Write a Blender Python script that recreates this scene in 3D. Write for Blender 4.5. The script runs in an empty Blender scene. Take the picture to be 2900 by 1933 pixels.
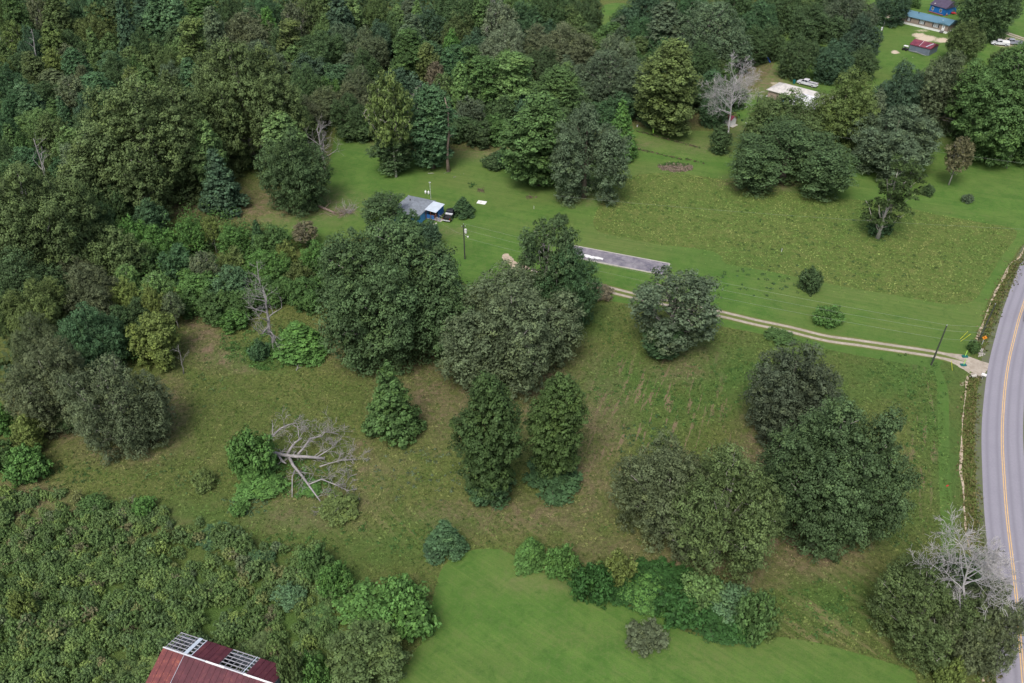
import bpy, math, random
import numpy as np
from mathutils import Vector
from mathutils.geometry import delaunay_2d_cdt
# ---------------------------------------------------------------- camera, sky, sun, exposure
scene = bpy.context.scene
COL = scene.collection
R_ = math.radians
FPX, PITCH, CAMH = 2350.0, R_(37.5), 96.0
cam_d = bpy.data.cameras.new('camera')
cam = bpy.data.objects.new('camera', cam_d)
COL.objects.link(cam)
cam.location = (0, 0, CAMH)
cam.rotation_euler = (math.pi / 2 - PITCH, 0, 0)
cam_d.sensor_width = 36.0
cam_d.lens = 36.0 * FPX / 2900.0
cam_d.clip_start = 1.0
cam_d.clip_end = 5000.0
scene.camera = cam

world = bpy.data.worlds.new('World')
scene.world = world
world.use_nodes = True
wn = world.node_tree
wn.nodes.clear()
sky = wn.nodes.new('ShaderNodeTexSky')
sky.sky_type = 'NISHITA'
sky.sun_disc = False
SUN_EL, SUN_AZ = R_(58), R_(200)
sky.sun_elevation = SUN_EL
sky.sun_rotation = SUN_AZ
sky.air_density = 1.0
sky.dust_density = 4.0
sky.ozone_density = 0.6
bg = wn.nodes.new('ShaderNodeBackground')
bg.inputs['Strength'].default_value = 0.11
wo = wn.nodes.new('ShaderNodeOutputWorld')
hs = wn.nodes.new('ShaderNodeHueSaturation')
hs.inputs['Saturation'].default_value = 0.72   # thin cloud whitens the sky light
wn.links.new(sky.outputs[0], hs.inputs['Color'])
wn.links.new(hs.outputs[0], bg.inputs[0])
wn.links.new(bg.outputs[0], wo.inputs[0])

sun_d = bpy.data.lights.new('sun', 'SUN')
sun_d.energy = 1.35
sun_d.angle = R_(22)
sun_d.color = (1.0, 0.95, 0.88)
sun = bpy.data.objects.new('sun', sun_d)
COL.objects.link(sun)
# direction towards the sun: rotation measured clockwise from +Y
sd = Vector((math.sin(SUN_AZ) * math.cos(SUN_EL), math.cos(SUN_AZ) * math.cos(SUN_EL), math.sin(SUN_EL)))
sun.rotation_euler = sd.to_track_quat('Z', 'Y').to_euler()
sun.location = (0, 0, 200)

scene.view_settings.view_transform = 'Standard'
scene.view_settings.look = 'None'
scene.view_settings.exposure = 0.80
scene.view_settings.gamma = 1.0
scene.view_settings.use_curve_mapping = False
scene.cycles.max_bounces = 5
scene.cycles.diffuse_bounces = 3
scene.cycles.transmission_bounces = 3

# ---------------------------------------------------------------- projection helpers (turn a position measured in the photograph into a place on the ground)
fw = np.array([0, math.cos(PITCH), -math.sin(PITCH)])
up = np.array([0, math.sin(PITCH), math.cos(PITCH)])


def G(x, y, z=0.0):
    d = fw + np.array([(x - 1450) / FPX, 0, 0]) - (y - 966.5) / FPX * up
    t = (z - CAMH) / d[2]
    return Vector((d[0] * t, d[1] * t, z))


def PX(p):
    q = np.atleast_2d(np.asarray(p, float)) - np.array([0, 0, CAMH])
    z = q @ fw
    return 1450 + FPX * q[:, 0] / z, 966.5 - FPX * (q @ up) / z, z


DS = 2900.0 / 2352.0


def crop(x0, y0, s=2.9412):
    return lambda p, q, z=0.0: G(x0 + p / s, y0 + q / s, z)


# ---------------------------------------------------------------- object helpers
def link(o, parent=None):
    COL.objects.link(o)
    if parent is not None:
        o.parent = parent
    return o


def tag(o, label=None, cat=None, group=None, kind=None):
    if label: o['label'] = label
    if cat: o['category'] = cat
    if group: o['group'] = group
    if kind: o['kind'] = kind
    return o


def thing(name, label, cat, loc=(0, 0, 0), rz=0.0, group=None):
    o = bpy.data.objects.new(name, None)
    o.empty_display_size = 0.5
    link(o)
    o.location = loc
    o.rotation_euler = (0, 0, rz)
    return tag(o, label, cat, group)


class MB:
    def __init__(s):
        s.v = []; s.f = []

    def add(s, vs, fs):
        b = len(s.v)
        s.v.extend([tuple(v) for v in vs])
        s.f.extend([tuple(b + i for i in f) for f in fs])
        return s

    def box(s, c, d, rz=0.0, taper=1.0):
        hx, hy, hz = d[0] / 2, d[1] / 2, d[2] / 2
        ca, sa = math.cos(rz), math.sin(rz)
        vs = []
        for k, (z, t) in enumerate(((-hz, 1.0), (hz, taper))):
            for x, y in ((-hx, -hy), (hx, -hy), (hx, hy), (-hx, hy)):
                x *= t; y *= t
                vs.append((c[0] + x * ca - y * sa, c[1] + x * sa + y * ca, c[2] + z))
        return s.add(vs, [(3, 2, 1, 0), (4, 5, 6, 7), (0, 1, 5, 4), (1, 2, 6, 5), (2, 3, 7, 6), (3, 0, 4, 7)])

    def beam(s, a, b, w, h):
        a = Vector(a); b = Vector(b)
        d = (b - a).normalized()
        side = d.cross(Vector((0, 0, 1)))
        if side.length < 1e-3: side = Vector((1, 0, 0))
        side.normalize()
        u = side.cross(d).normalized()
        vs = []
        for p in (a, b):
            for sx, sz in ((-1, -1), (1, -1), (1, 1), (-1, 1)):
                vs.append(p + side * sx * w / 2 + u * sz * h / 2)
        return s.add(vs, [(3, 2, 1, 0), (4, 5, 6, 7), (0, 1, 5, 4), (1, 2, 6, 5), (2, 3, 7, 6), (3, 0, 4, 7)])

    def slab(s, quad, t):
        """a sheet with thickness t (downwards along its normal) on four corners"""
        q = [Vector(p) for p in quad]
        n = (q[1] - q[0]).cross(q[2] - q[0]).normalized()
        if n.z < 0: n = -n
        vs = q + [p - n * t for p in q]
        k = len(q)
        fs = [tuple(range(k)), tuple(range(2 * k - 1, k - 1, -1))]
        for i in range(k):
            j = (i + 1) % k
            fs.append((j, i, k + i, k + j))
        return s.add(vs, fs)

    def prism(s, poly, z0, z1):
        k = len(poly)
        vs = [(p[0], p[1], z0) for p in poly] + [(p[0], p[1], z1) for p in poly]
        fs = [tuple(range(k - 1, -1, -1)), tuple(range(k, 2 * k))]
        for i in range(k):
            j = (i + 1) % k
            fs.append((i, j, k + j, k + i))
        return s.add(vs, fs)

    def tube(s, pts, rad, n=6, cap=True):
        pts = [Vector(p) for p in pts]
        b = len(s.v)
        m = len(pts)
        for i, p in enumerate(pts):
            d = (pts[min(i + 1, m - 1)] - pts[max(i - 1, 0)])
            if d.length < 1e-6: d = Vector((0, 0, 1))
            d.normalize()
            a = d.orthogonal().normalized() if abs(d.z) > 0.95 else d.cross(Vector((0, 0, 1))).normalized()
            c = d.cross(a)
            for k in range(n):
                t = 2 * math.pi * k / n
                q = p + (a * math.cos(t) + c * math.sin(t)) * rad[i]
                s.v.append(tuple(q))
        for i in range(m - 1):
            for k in range(n):
                k2 = (k + 1) % n
                s.f.append((b + i * n + k, b + i * n + k2, b + (i + 1) * n + k2, b + (i + 1) * n + k))
        if cap:
            s.f.append(tuple(b + k for k in range(n - 1, -1, -1)))
            s.f.append(tuple(b + (m - 1) * n + k for k in range(n)))
        return s

    def cyl(s, c, r, h, n=12, axis='z'):
        ax = {'z': Vector((0, 0, 1)), 'x': Vector((1, 0, 0)), 'y': Vector((0, 1, 0))}[axis]
        c = Vector(c)
        return s.tube([c - ax * h / 2, c + ax * h / 2], [r, r], n)

    def mesh(s, name, mat=None, smooth=False):
        me = bpy.data.meshes.new(name)
        me.from_pydata(s.v, [], s.f)
        if mat: me.materials.append(mat)
        if smooth:
            me.polygons.foreach_set('use_smooth', [True] * len(me.polygons))
        me.update()
        return me

    def build(s, name, mat=None, parent=None, smooth=False):
        o = bpy.data.objects.new(name, s.mesh(name, mat, smooth))
        return link(o, parent)


def np_mesh(name, V, Fc, mat, attrs=None, smooth=False):
    """V (n,3), Fc (m,k) faces of the same size; attrs: {name: (domain, array)}"""
    me = bpy.data.meshes.new(name)
    n, (m, k) = len(V), Fc.shape
    me.vertices.add(n)
    me.vertices.foreach_set('co', np.ascontiguousarray(V, dtype=np.float32).ravel())
    me.loops.add(m * k)
    me.loops.foreach_set('vertex_index', np.ascontiguousarray(Fc, dtype=np.int32).ravel())
    me.polygons.add(m)
    me.polygons.foreach_set('loop_start', np.arange(0, m * k, k, dtype=np.int32))
    me.polygons.foreach_set('loop_total', np.full(m, k, dtype=np.int32))
    if smooth:
        me.polygons.foreach_set('use_smooth', np.ones(m, dtype=bool))
    me.update(calc_edges=True)
    for an, (dom, arr) in (attrs or {}).items():
        arr = np.asarray(arr, dtype=np.float32)
        if arr.ndim == 2:
            a = me.attributes.new(an, 'FLOAT_COLOR', dom)
            a.data.foreach_set('color', np.concatenate([arr, np.ones((len(arr), 1), np.float32)], 1).ravel())
        else:
            a = me.attributes.new(an, 'FLOAT', dom)
            a.data.foreach_set('value', arr)
    me.materials.append(mat)
    return me


# ---------------------------------------------------------------- materials
def new_mat(name):
    m = bpy.data.materials.new(name)
    m.use_nodes = True
    nt = m.node_tree
    nt.nodes.clear()
    out = nt.nodes.new('ShaderNodeOutputMaterial')
    return m, nt, out


class NT:
    """small node-writing helper"""
    def __init__(s, nt): s.t = nt

    def n(s, ty, **kw):
        nd = s.t.nodes.new(ty)
        for k, v in kw.items():
            if k.startswith('i_'):
                nd.inputs[k[2:].replace('_', ' ')].default_value = v
            else:
                setattr(nd, k, v)
        return nd

    def l(s, a, b): s.t.links.new(a, b)

    def noise(s, vec, scale, detail=4, rough=0.6, dist=0.0):
        nd = s.n('ShaderNodeTexNoise')
        nd.inputs['Scale'].default_value = scale
        nd.inputs['Detail'].default_value = detail
        nd.inputs['Roughness'].default_value = rough
        nd.inputs['Distortion'].default_value = dist
        s.l(vec, nd.inputs['Vector'])
        return nd.outputs['Fac']

    def ramp(s, fac, lo, hi, a=0.0, b=1.0):
        nd = s.n('ShaderNodeMapRange')
        nd.inputs['From Min'].default_value = lo; nd.inputs['From Max'].default_value = hi
        nd.inputs['To Min'].default_value = a; nd.inputs['To Max'].default_value = b
        s.l(fac, nd.inputs['Value'])
        return nd.outputs[0]

    def mix(s, fac, a, b, blend='MIX'):
        nd = s.n('ShaderNodeMix', data_type='RGBA', blend_type=blend)
        for sock, v in ((nd.inputs[0], fac), (nd.inputs[6], a), (nd.inputs[7], b)):
            if isinstance(v, (int, float)): sock.default_value = v
            elif isinstance(v, tuple): sock.default_value = (*v, 1) if len(v) == 3 else v
            else: s.l(v, sock)
        return nd.outputs[2]

    def math(s, op, a, b=None, clamp=False):
        nd = s.n('ShaderNodeMath', operation=op, use_clamp=clamp)
        for i, v in enumerate((a, b)):
            if v is None: continue
            if isinstance(v, (int, float)): nd.inputs[i].default_value = v
            else: s.l(v, nd.inputs[i])
        return nd.outputs[0]

    def attr(s, name, out='Fac'):
        nd = s.n('ShaderNodeAttribute', attribute_name=name)
        return nd.outputs[out]

    def bump(s, h, strength, dist=0.1):
        nd = s.n('ShaderNodeBump')
        nd.inputs['Strength'].default_value = strength
        nd.inputs['Distance'].default_value = dist
        s.l(h, nd.inputs['Height'])
        return nd.outputs[0]

    def bsdf(s, out, col, rough=0.8, spec=0.3, metal=0.0, normal=None):
        b = s.n('ShaderNodeBsdfPrincipled')
        if isinstance(col, tuple): b.inputs['Base Color'].default_value = (*col, 1)
        else: s.l(col, b.inputs['Base Color'])
        if isinstance(rough, (int, float)): b.inputs['Roughness'].default_value = rough
        else: s.l(rough, b.inputs['Roughness'])
        b.inputs['Specular IOR Level'].default_value = spec
        b.inputs['Metallic'].default_value = metal
        if normal is not None: s.l(normal, b.inputs['Normal'])
        s.l(b.outputs[0], out.inputs[0])
        return b


def simple(name, col, rough=0.7, var=0.25, scale=2.0, spec=0.3, metal=0.0, bump=0.0, col2=None):
    m, nt, out = new_mat(name)
    N = NT(nt)
    tc = N.n('ShaderNodeTexCoord').outputs['Object']
    f = N.noise(tc, scale, 5, 0.65)
    dark = tuple(c * (1 - var) for c in col)
    c2 = col2 or tuple(min(1, c * (1 + var)) for c in col)
    c = N.mix(N.ramp(f, 0.3, 0.7), dark, c2)
    nrm = N.bump(N.noise(tc, scale * 6, 4), bump, 0.05) if bump else None
    N.bsdf(out, c, rough, spec, metal, nrm)
    return m


# foliage: colour comes from the object's own colour, each leaf spray carries its own tint
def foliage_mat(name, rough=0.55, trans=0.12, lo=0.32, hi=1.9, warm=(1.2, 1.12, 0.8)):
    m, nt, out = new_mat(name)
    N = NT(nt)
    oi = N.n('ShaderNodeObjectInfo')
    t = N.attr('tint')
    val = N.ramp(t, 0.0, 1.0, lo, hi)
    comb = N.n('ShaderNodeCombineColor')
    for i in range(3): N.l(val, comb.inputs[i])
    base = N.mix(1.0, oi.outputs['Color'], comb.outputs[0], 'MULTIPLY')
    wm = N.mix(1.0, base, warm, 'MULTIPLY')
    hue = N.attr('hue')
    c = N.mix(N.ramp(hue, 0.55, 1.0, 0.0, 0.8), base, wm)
    d = N.n('ShaderNodeBsdfPrincipled')
    d.inputs['Roughness'].default_value = rough
    d.inputs['Specular IOR Level'].default_value = 0.10
    N.l(c, d.inputs['Base Color'])
    tr = N.n('ShaderNodeBsdfTranslucent')
    N.l(c, tr.inputs['Color'])
    mx = N.n('ShaderNodeMixShader')
    mx.inputs[0].default_value = trans
    N.l(d.outputs[0], mx.inputs[1]); N.l(tr.outputs[0], mx.inputs[2])
    N.l(mx.outputs[0], out.inputs[0])
    return m


M = {}
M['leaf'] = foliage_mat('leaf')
M['bark'] = simple('bark', (0.13, 0.11, 0.09), 0.9, 0.35, 3.0, 0.1)
M['grey_bark'] = simple('grey_bark', (0.36, 0.34, 0.31), 0.9, 0.25, 2.0, 0.1)
M['dead_wood'] = simple('dead_wood', (0.28, 0.265, 0.265), 0.85, 0.28, 1.5, 0.15)
M['white_wood'] = simple('white_wood', (0.40, 0.385, 0.39), 0.85, 0.25, 1.5, 0.15)
M['dead_wood_brown'] = simple('dead_wood_brown', (0.26, 0.20, 0.17), 0.9, 0.3, 2.0, 0.1)
M['pole_wood'] = simple('pole_wood', (0.055, 0.065, 0.05), 0.85, 0.3, 1.0)
M['metal_grey'] = simple('metal_grey', (0.55, 0.57, 0.6), 0.45, 0.1, 2.0, 0.5)
M['white_paint'] = simple('white_paint', (0.72, 0.72, 0.72), 0.6, 0.08, 1.0)
M['wire'] = simple('wire', (0.22, 0.25, 0.21), 0.5, 0.1, 1.0)
M['shingle'] = simple('shingle', (0.20, 0.225, 0.26), 0.9, 0.28, 1.6, 0.2, bump=0.3)
M['blue_wall'] = simple('blue_wall', (0.025, 0.12, 0.36), 0.6, 0.12, 0.8)
M['sky_wall'] = simple('sky_wall', (0.10, 0.34, 0.62), 0.6, 0.08, 0.8)
M['tin_white'] = simple('tin_white', (0.50, 0.56, 0.64), 0.4, 0.10, 0.8, 0.5)
M['concrete'] = simple('concrete', (0.42, 0.40, 0.36), 0.9, 0.18, 1.2)
M['wood_brown'] = simple('wood_brown', (0.20, 0.08, 0.05), 0.8, 0.25, 2.0)
M['wood_grey'] = simple('wood_grey', (0.30, 0.29, 0.31), 0.85, 0.22, 2.0)
M['weather_wood'] = simple('weather_wood', (0.29, 0.29, 0.32), 0.85, 0.25, 2.0)
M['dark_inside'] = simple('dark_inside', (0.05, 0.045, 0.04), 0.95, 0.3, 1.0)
M['glass'] = simple('glass', (0.02, 0.025, 0.035), 0.08, 0.1, 1.0, 0.6)
M['glass_pale'] = simple('glass_pale', (0.28, 0.32, 0.36), 0.15, 0.2, 1.0, 0.6)
M['rubber'] = simple('rubber', (0.02, 0.02, 0.02), 0.9, 0.2, 3.0)
M['rim'] = simple('rim', (0.45, 0.45, 0.47), 0.35, 0.1, 3.0, 0.5)
M['bedliner'] = simple('bedliner', (0.025, 0.025, 0.03), 0.9, 0.2, 3.0)
M['lamp_red'] = simple('lamp_red', (0.35, 0.02, 0.02), 0.3, 0.1, 3.0)
M['lamp_clear'] = simple('lamp_clear', (0.7, 0.7, 0.68), 0.2, 0.1, 3.0)
M['teal_roof'] = simple('teal_roof', (0.10, 0.20, 0.27), 0.5, 0.10, 0.3, 0.4)
M['tan_siding'] = simple('tan_siding', (0.27, 0.22, 0.19), 0.8, 0.12, 0.5)
M['shutter'] = simple('shutter', (0.03, 0.035, 0.045), 0.6, 0.2, 1.0)
M['grey_blue_wall'] = simple('grey_blue_wall', (0.13, 0.16, 0.20), 0.7, 0.18, 0.6)
M['brick_pale'] = simple('brick_pale', (0.36, 0.28, 0.24), 0.9, 0.18, 2.5)
M['purple_roof'] = simple('purple_roof', (0.075, 0.06, 0.10), 0.85, 0.2, 0.6)
M['bright_blue'] = simple('bright_blue', (0.01, 0.12, 0.38), 0.6, 0.12, 0.6)
M['maroon'] = simple('maroon', (0.15, 0.025, 0.045), 0.6, 0.2, 0.8)
M['green_plastic'] = simple('green_plastic', (0.01, 0.12, 0.12), 0.5, 0.1, 1.0)
M['yellow_plastic'] = simple('yellow_plastic', (0.62, 0.62, 0.06), 0.5, 0.1, 1.0)
M['hi_vis'] = simple('hi_vis', (0.45, 0.80, 0.12), 0.5, 0.1, 1.0)
M['orange_sign'] = simple('orange_sign', (0.85, 0.30, 0.02), 0.5, 0.05, 1.0)
M['black'] = simple('black', (0.012, 0.012, 0.012), 0.6, 0.1, 1.0)
M['red_plastic'] = simple('red_plastic', (0.45, 0.03, 0.03), 0.5, 0.1, 1.0)
M['blue_plastic'] = simple('blue_plastic', (0.03, 0.08, 0.35), 0.5, 0.1, 1.0)


def roof_mat(name, col, rust, period=None):
    m, nt, out = new_mat(name)
    N = NT(nt)
    tc = N.n('ShaderNodeTexCoord').outputs['Object']
    mp = N.n('ShaderNodeMapping')
    N.l(tc, mp.inputs[0])
    f = N.noise(mp.outputs[0], 0.9, 5, 0.65)
    g = N.noise(mp.outputs[0], 5.0, 5, 0.7)
    c = N.mix(N.ramp(f, 0.35, 0.65), tuple(x * 0.75 for x in col), tuple(min(1, x * 1.2) for x in col))
    c = N.mix(N.math('MULTIPLY', N.ramp(f, 0.5, 0.68, 0, 1), N.ramp(g, 0.45, 0.65)), c, rust)
    N.bsdf(out, c, 0.6, 0.35)
    return m


M['barn_red'] = roof_mat('barn_red', (0.085, 0.020, 0.030), (0.15, 0.05, 0.04))
M['barn_rust'] = roof_mat('barn_rust', (0.135, 0.032, 0.034), (0.38, 0.13, 0.06))
M['shed_red'] = roof_mat('shed_red', (0.16, 0.035, 0.06), (0.30, 0.10, 0.06))
M['pale_roof'] = roof_mat('pale_roof', (0.50, 0.48, 0.46), (0.33, 0.30, 0.27))
M['bright_roof'] = roof_mat('bright_roof', (0.66, 0.66, 0.70), (0.50, 0.49, 0.50))


def paint(name, col):
    m, nt, out = new_mat(name)
    N = NT(nt)
    tc = N.n('ShaderNodeTexCoord').outputs['Object']
    f = N.noise(tc, 1.5, 4, 0.6)
    c = N.mix(N.ramp(f, 0.3, 0.7), tuple(x * 0.85 for x in col), tuple(min(1, x * 1.1) for x in col))
    b = N.bsdf(out, c, 0.3, 0.5)
    b.inputs['Coat Weight'].default_value = 0.5
    b.inputs['Coat Roughness'].default_value = 0.1
    return m


M['paint_black'] = paint('paint_black', (0.02, 0.02, 0.025))
M['paint_white'] = paint('paint_white', (0.62, 0.63, 0.68))
M['paint_grey'] = paint('paint_grey', (0.25, 0.26, 0.32))


# ground materials ------------------------------------------------
def ground_mat(name, kind):
    m, nt, out = new_mat(name)
    N = NT(nt)
    tc = N.n('ShaderNodeTexCoord').outputs['Object']
    big = N.noise(tc, 0.035, 4, 0.6, 0.3)
    mid = N.noise(tc, 0.22, 5, 0.65, 0.4)
    fine = N.noise(tc, 1.6, 6, 0.75)
    tiny = N.noise(tc, 5.0, 4, 0.8)
    vor = N.n('ShaderNodeTexVoronoi'); vor.inputs['Scale'].default_value = 0.9; vor.inputs['Randomness'].default_value = 1.0
    N.l(tc, vor.inputs['Vector'])
    blot = N.noise(tc, 0.55, 5, 0.7, 0.6)
    if kind == 'lawn':
        c = N.mix(N.ramp(mid, 0.35, 0.65), (0.064, 0.142, 0.026), (0.100, 0.182, 0.038))
        c = N.mix(N.ramp(big, 0.46, 0.66), c, (0.112, 0.162, 0.042))
        c = N.mix(N.ramp(blot, 0.52, 0.7, 0.0, 0.55), c, (0.115, 0.150, 0.050))
        c = N.mix(N.ramp(blot, 0.48, 0.3, 0.0, 0.6), c, (0.045, 0.100, 0.022))
        c = N.mix(N.math('MULTIPLY', N.attr('yel'), N.ramp(fine, 0.3, 0.7)), c, (0.150, 0.165, 0.060))
        # mowing passes, faint
        mp0 = N.n('ShaderNodeMapping')
        mp0.inputs['Rotation'].default_value = (0, 0, R_(20 if 'far' in name else 38))
        N.l(tc, mp0.inputs[0])
        mp = N.n('ShaderNodeMapping')
        mp.inputs['Scale'].default_value = (0.035, 0.9, 1)
        N.l(mp0.outputs[0], mp.inputs[0])
        st = N.noise(mp.outputs[0], 1.0, 5, 0.7, 1.4)
        c = N.mix(N.ramp(st, 0.36, 0.56, 0.38, 0.0), c, (0.050, 0.112, 0.024))
        c = N.mix(N.ramp(st, 0.56, 0.72, 0.0, 0.4), c, (0.150, 0.185, 0.060))
        c = N.mix(N.ramp(fine, 0.5, 0.72, 0, 0.5), c, (0.135, 0.165, 0.062))
        c = N.mix(N.ramp(tiny, 0.5, 0.3, 0, 0.45), c, (0.034, 0.075, 0.016))
    else:
        c = N.mix(N.ramp(mid, 0.3, 0.7), (0.088, 0.128, 0.030), (0.145, 0.168, 0.050))
        c = N.mix(N.ramp(big, 0.45, 0.62, 0.0, 0.6), c, (0.078, 0.118, 0.028))
        c = N.mix(N.ramp(blot, 0.50, 0.66, 0.0, 0.6), c, (0.155, 0.155, 0.062))
        c = N.mix(N.ramp(fine, 0.54, 0.36, 0.0, 0.85), c, (0.034, 0.056, 0.014))
        c = N.mix(N.ramp(tiny, 0.52, 0.68, 0.0, 0.7), c, (0.215, 0.190, 0.100))
        rowm = N.attr('rows')
        mp0 = N.n('ShaderNodeMapping')
        mp0.inputs['Rotation'].default_value = (0, 0, R_(-70))
        N.l(tc, mp0.inputs[0])
        mp = N.n('ShaderNodeMapping')
        mp.inputs['Scale'].default_value = (0.13, 1.15, 1)
        N.l(mp0.outputs[0], mp.inputs[0])
        st = N.noise(mp.outputs[0], 1.0, 3, 0.6, 0.3)
        rowf = N.math('MULTIPLY', rowm, N.ramp(st, 0.56, 0.61), True)
        mp20 = N.n('ShaderNodeMapping')
        mp20.inputs['Rotation'].default_value = (0, 0, R_(47))
        N.l(tc, mp20.inputs[0])
        mp2 = N.n('ShaderNodeMapping')
        mp2.inputs['Scale'].default_value = (0.07, 0.7, 1)
        N.l(mp20.outputs[0], mp2.inputs[0])
        st2 = N.noise(mp2.outputs[0], 1.0, 3, 0.6, 0.4)
        c = N.mix(N.math('MULTIPLY', N.attr('streak'), N.ramp(st2, 0.51, 0.58, 0, .8), True), c, (0.230, 0.195, 0.100))
    g = N.math('MULTIPLY', N.attr('lush'), N.ramp(mid, 0.30, 0.52), True)
    c = N.mix(g, c, (0.064, 0.120, 0.028))
    c = N.mix(N.math('MULTIPLY', g, N.ramp(fine, 0.45, 0.65)), c, (0.092, 0.160, 0.042))
    dfac = N.math('MULTIPLY', N.attr('dirt'), N.ramp(N.math('ADD', N.math('MULTIPLY', blot, .6), N.math('MULTIPLY', tiny, .4)), 0.40, 0.58, 0.0, 1.15), True)
    dcol = N.mix(N.ramp(fine, 0.35, 0.65), (0.120, 0.090, 0.056), (0.240, 0.180, 0.122))
    if kind == 'meadow': c = N.mix(.5, c, N.mix(N.ramp(blot, .4, .62), (0.086, 0.160, 0.032), (0.145, 0.185, 0.050)))
    if kind != 'lawn': c = N.mix(N.math('MULTIPLY', rowf, 0.8), c, (0.230, 0.165, 0.110))
    c = N.mix(dfac, c, dcol)
    sfac = N.ramp(N.math('MULTIPLY', N.attr('sand'), N.ramp(fine, 0.2, 0.6, 0.55, 1.3)), 0.35, 0.6)
    c = N.mix(sfac, c, N.mix(tiny, (0.42, 0.34, 0.24), (0.60, 0.52, 0.42)))
    nrm = N.bump(N.math('ADD', fine, tiny), 0.35 if kind == 'lawn' else 0.8, 0.25)
    N.bsdf(out, c, 0.9, 0.1, 0, nrm)
    return m


M['rough_grass'] = ground_mat('rough_grass', 'rough')
M['meadow_grass'] = ground_mat('meadow_grass', 'meadow')
M['lawn_far'] = ground_mat('lawn_far', 'lawn')
M['lawn_near'] = ground_mat('lawn_near', 'lawn')


def road_mat():
    m, nt, out = new_mat('asphalt')
    N = NT(nt)
    tc = N.n('ShaderNodeTexCoord').outputs['Object']
    a = N.attr('across')
    f = N.noise(tc, 3.0, 6, 0.7)
    c = N.mix(N.ramp(f, 0.3, 0.7), (0.235, 0.225, 0.265), (0.275, 0.265, 0.305))
    # wheel paths worn a little darker
    w = N.math('ABSOLUTE', N.math('SUBTRACT', N.math('ABSOLUTE', a), 0.5))
    w2 = N.ramp(N.math('ABSOLUTE', N.math('SUBTRACT', w, 0.24)), 0.0, 0.14, 0.55, 0.0)
    c = N.mix(w2, c, (0.165, 0.16, 0.19))
    g = N.noise(tc, 0.25, 4, 0.6)
    c = N.mix(N.ramp(g, 0.4, 0.7, 0.0, 0.25), c, (0.20, 0.19, 0.23))
    N.bsdf(out, c, 0.85, 0.2)
    return m


M['asphalt'] = road_mat()
M['yellow_line'] = simple('yellow_line', (0.62, 0.40, 0.16), 0.7, 0.15, 1.5)


def track_mat():
    m, nt, out = new_mat('gravel_track')
    N = NT(nt)
    tc = N.n('ShaderNodeTexCoord').outputs['Object']
    a = N.math('ABSOLUTE', N.attr('across'))
    f = N.noise(tc, 1.3, 6, 0.75)
    g = N.noise(tc, 0.35, 4, 0.6)
    apron = N.attr('apron')
    t = N.math('ABSOLUTE', N.math('SUBTRACT', a, 0.52))
    d = N.math('ADD', t, N.math('MULTIPLY', N.math('SUBTRACT', f, 0.5), 0.45))
    d = N.math('SUBTRACT', d, N.math('MULTIPLY', apron, 0.5))
    fac = N.ramp(d, 0.17, 0.30, 1.0, 0.0)
    grs = N.mix(f, (0.085, 0.13, 0.03), (0.15, 0.165, 0.055))
    grv = N.mix(N.ramp(f, 0.3, 0.7), (0.26, 0.215, 0.165), (0.50, 0.45, 0.39))
    grv = N.mix(N.ramp(g, 0.4, 0.6, 0.0, 0.5), grv, (0.27, 0.235, 0.19))
    N.bsdf(out, N.mix(fac, grs, grv), 0.95, 0.1, 0, N.bump(f, 0.4, 0.1))
    return m


M['gravel_track'] = track_mat()
M['sand'] = simple('sand', (0.40, 0.33, 0.25), 0.95, 0.25, 1.5, 0.1, bump=0.4)
M['rust_grass'] = simple('rust_grass', (0.12, 0.115, 0.040), 0.95, 0.4, 1.2, 0.1, bump=0.6, col2=(0.10, 0.13, 0.035))
M['verge_gravel'] = simple('verge_gravel', (0.17, 0.165, 0.14), 0.95, 0.35, 1.6, 0.1, bump=0.4, col2=(0.11, 0.14, 0.05))


def slab_mat():
    m, nt, out = new_mat('old_concrete')
    N = NT(nt)
    tc = N.n('ShaderNodeTexCoord').outputs['Object']
    f = N.noise(tc, 0.45, 6, 0.7, 0.5)
    g = N.noise(tc, 2.5, 5, 0.7)
    c = N.mix(N.ramp(f, 0.35, 0.62), (0.105, 0.10, 0.135), (0.25, 0.235, 0.26))
    c = N.mix(N.ramp(g, 0.55, 0.75, 0, 0.5), c, (0.38, 0.36, 0.37))
    N.bsdf(out, c, 0.85, 0.2)
    return m


M['old_concrete'] = slab_mat()

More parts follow.
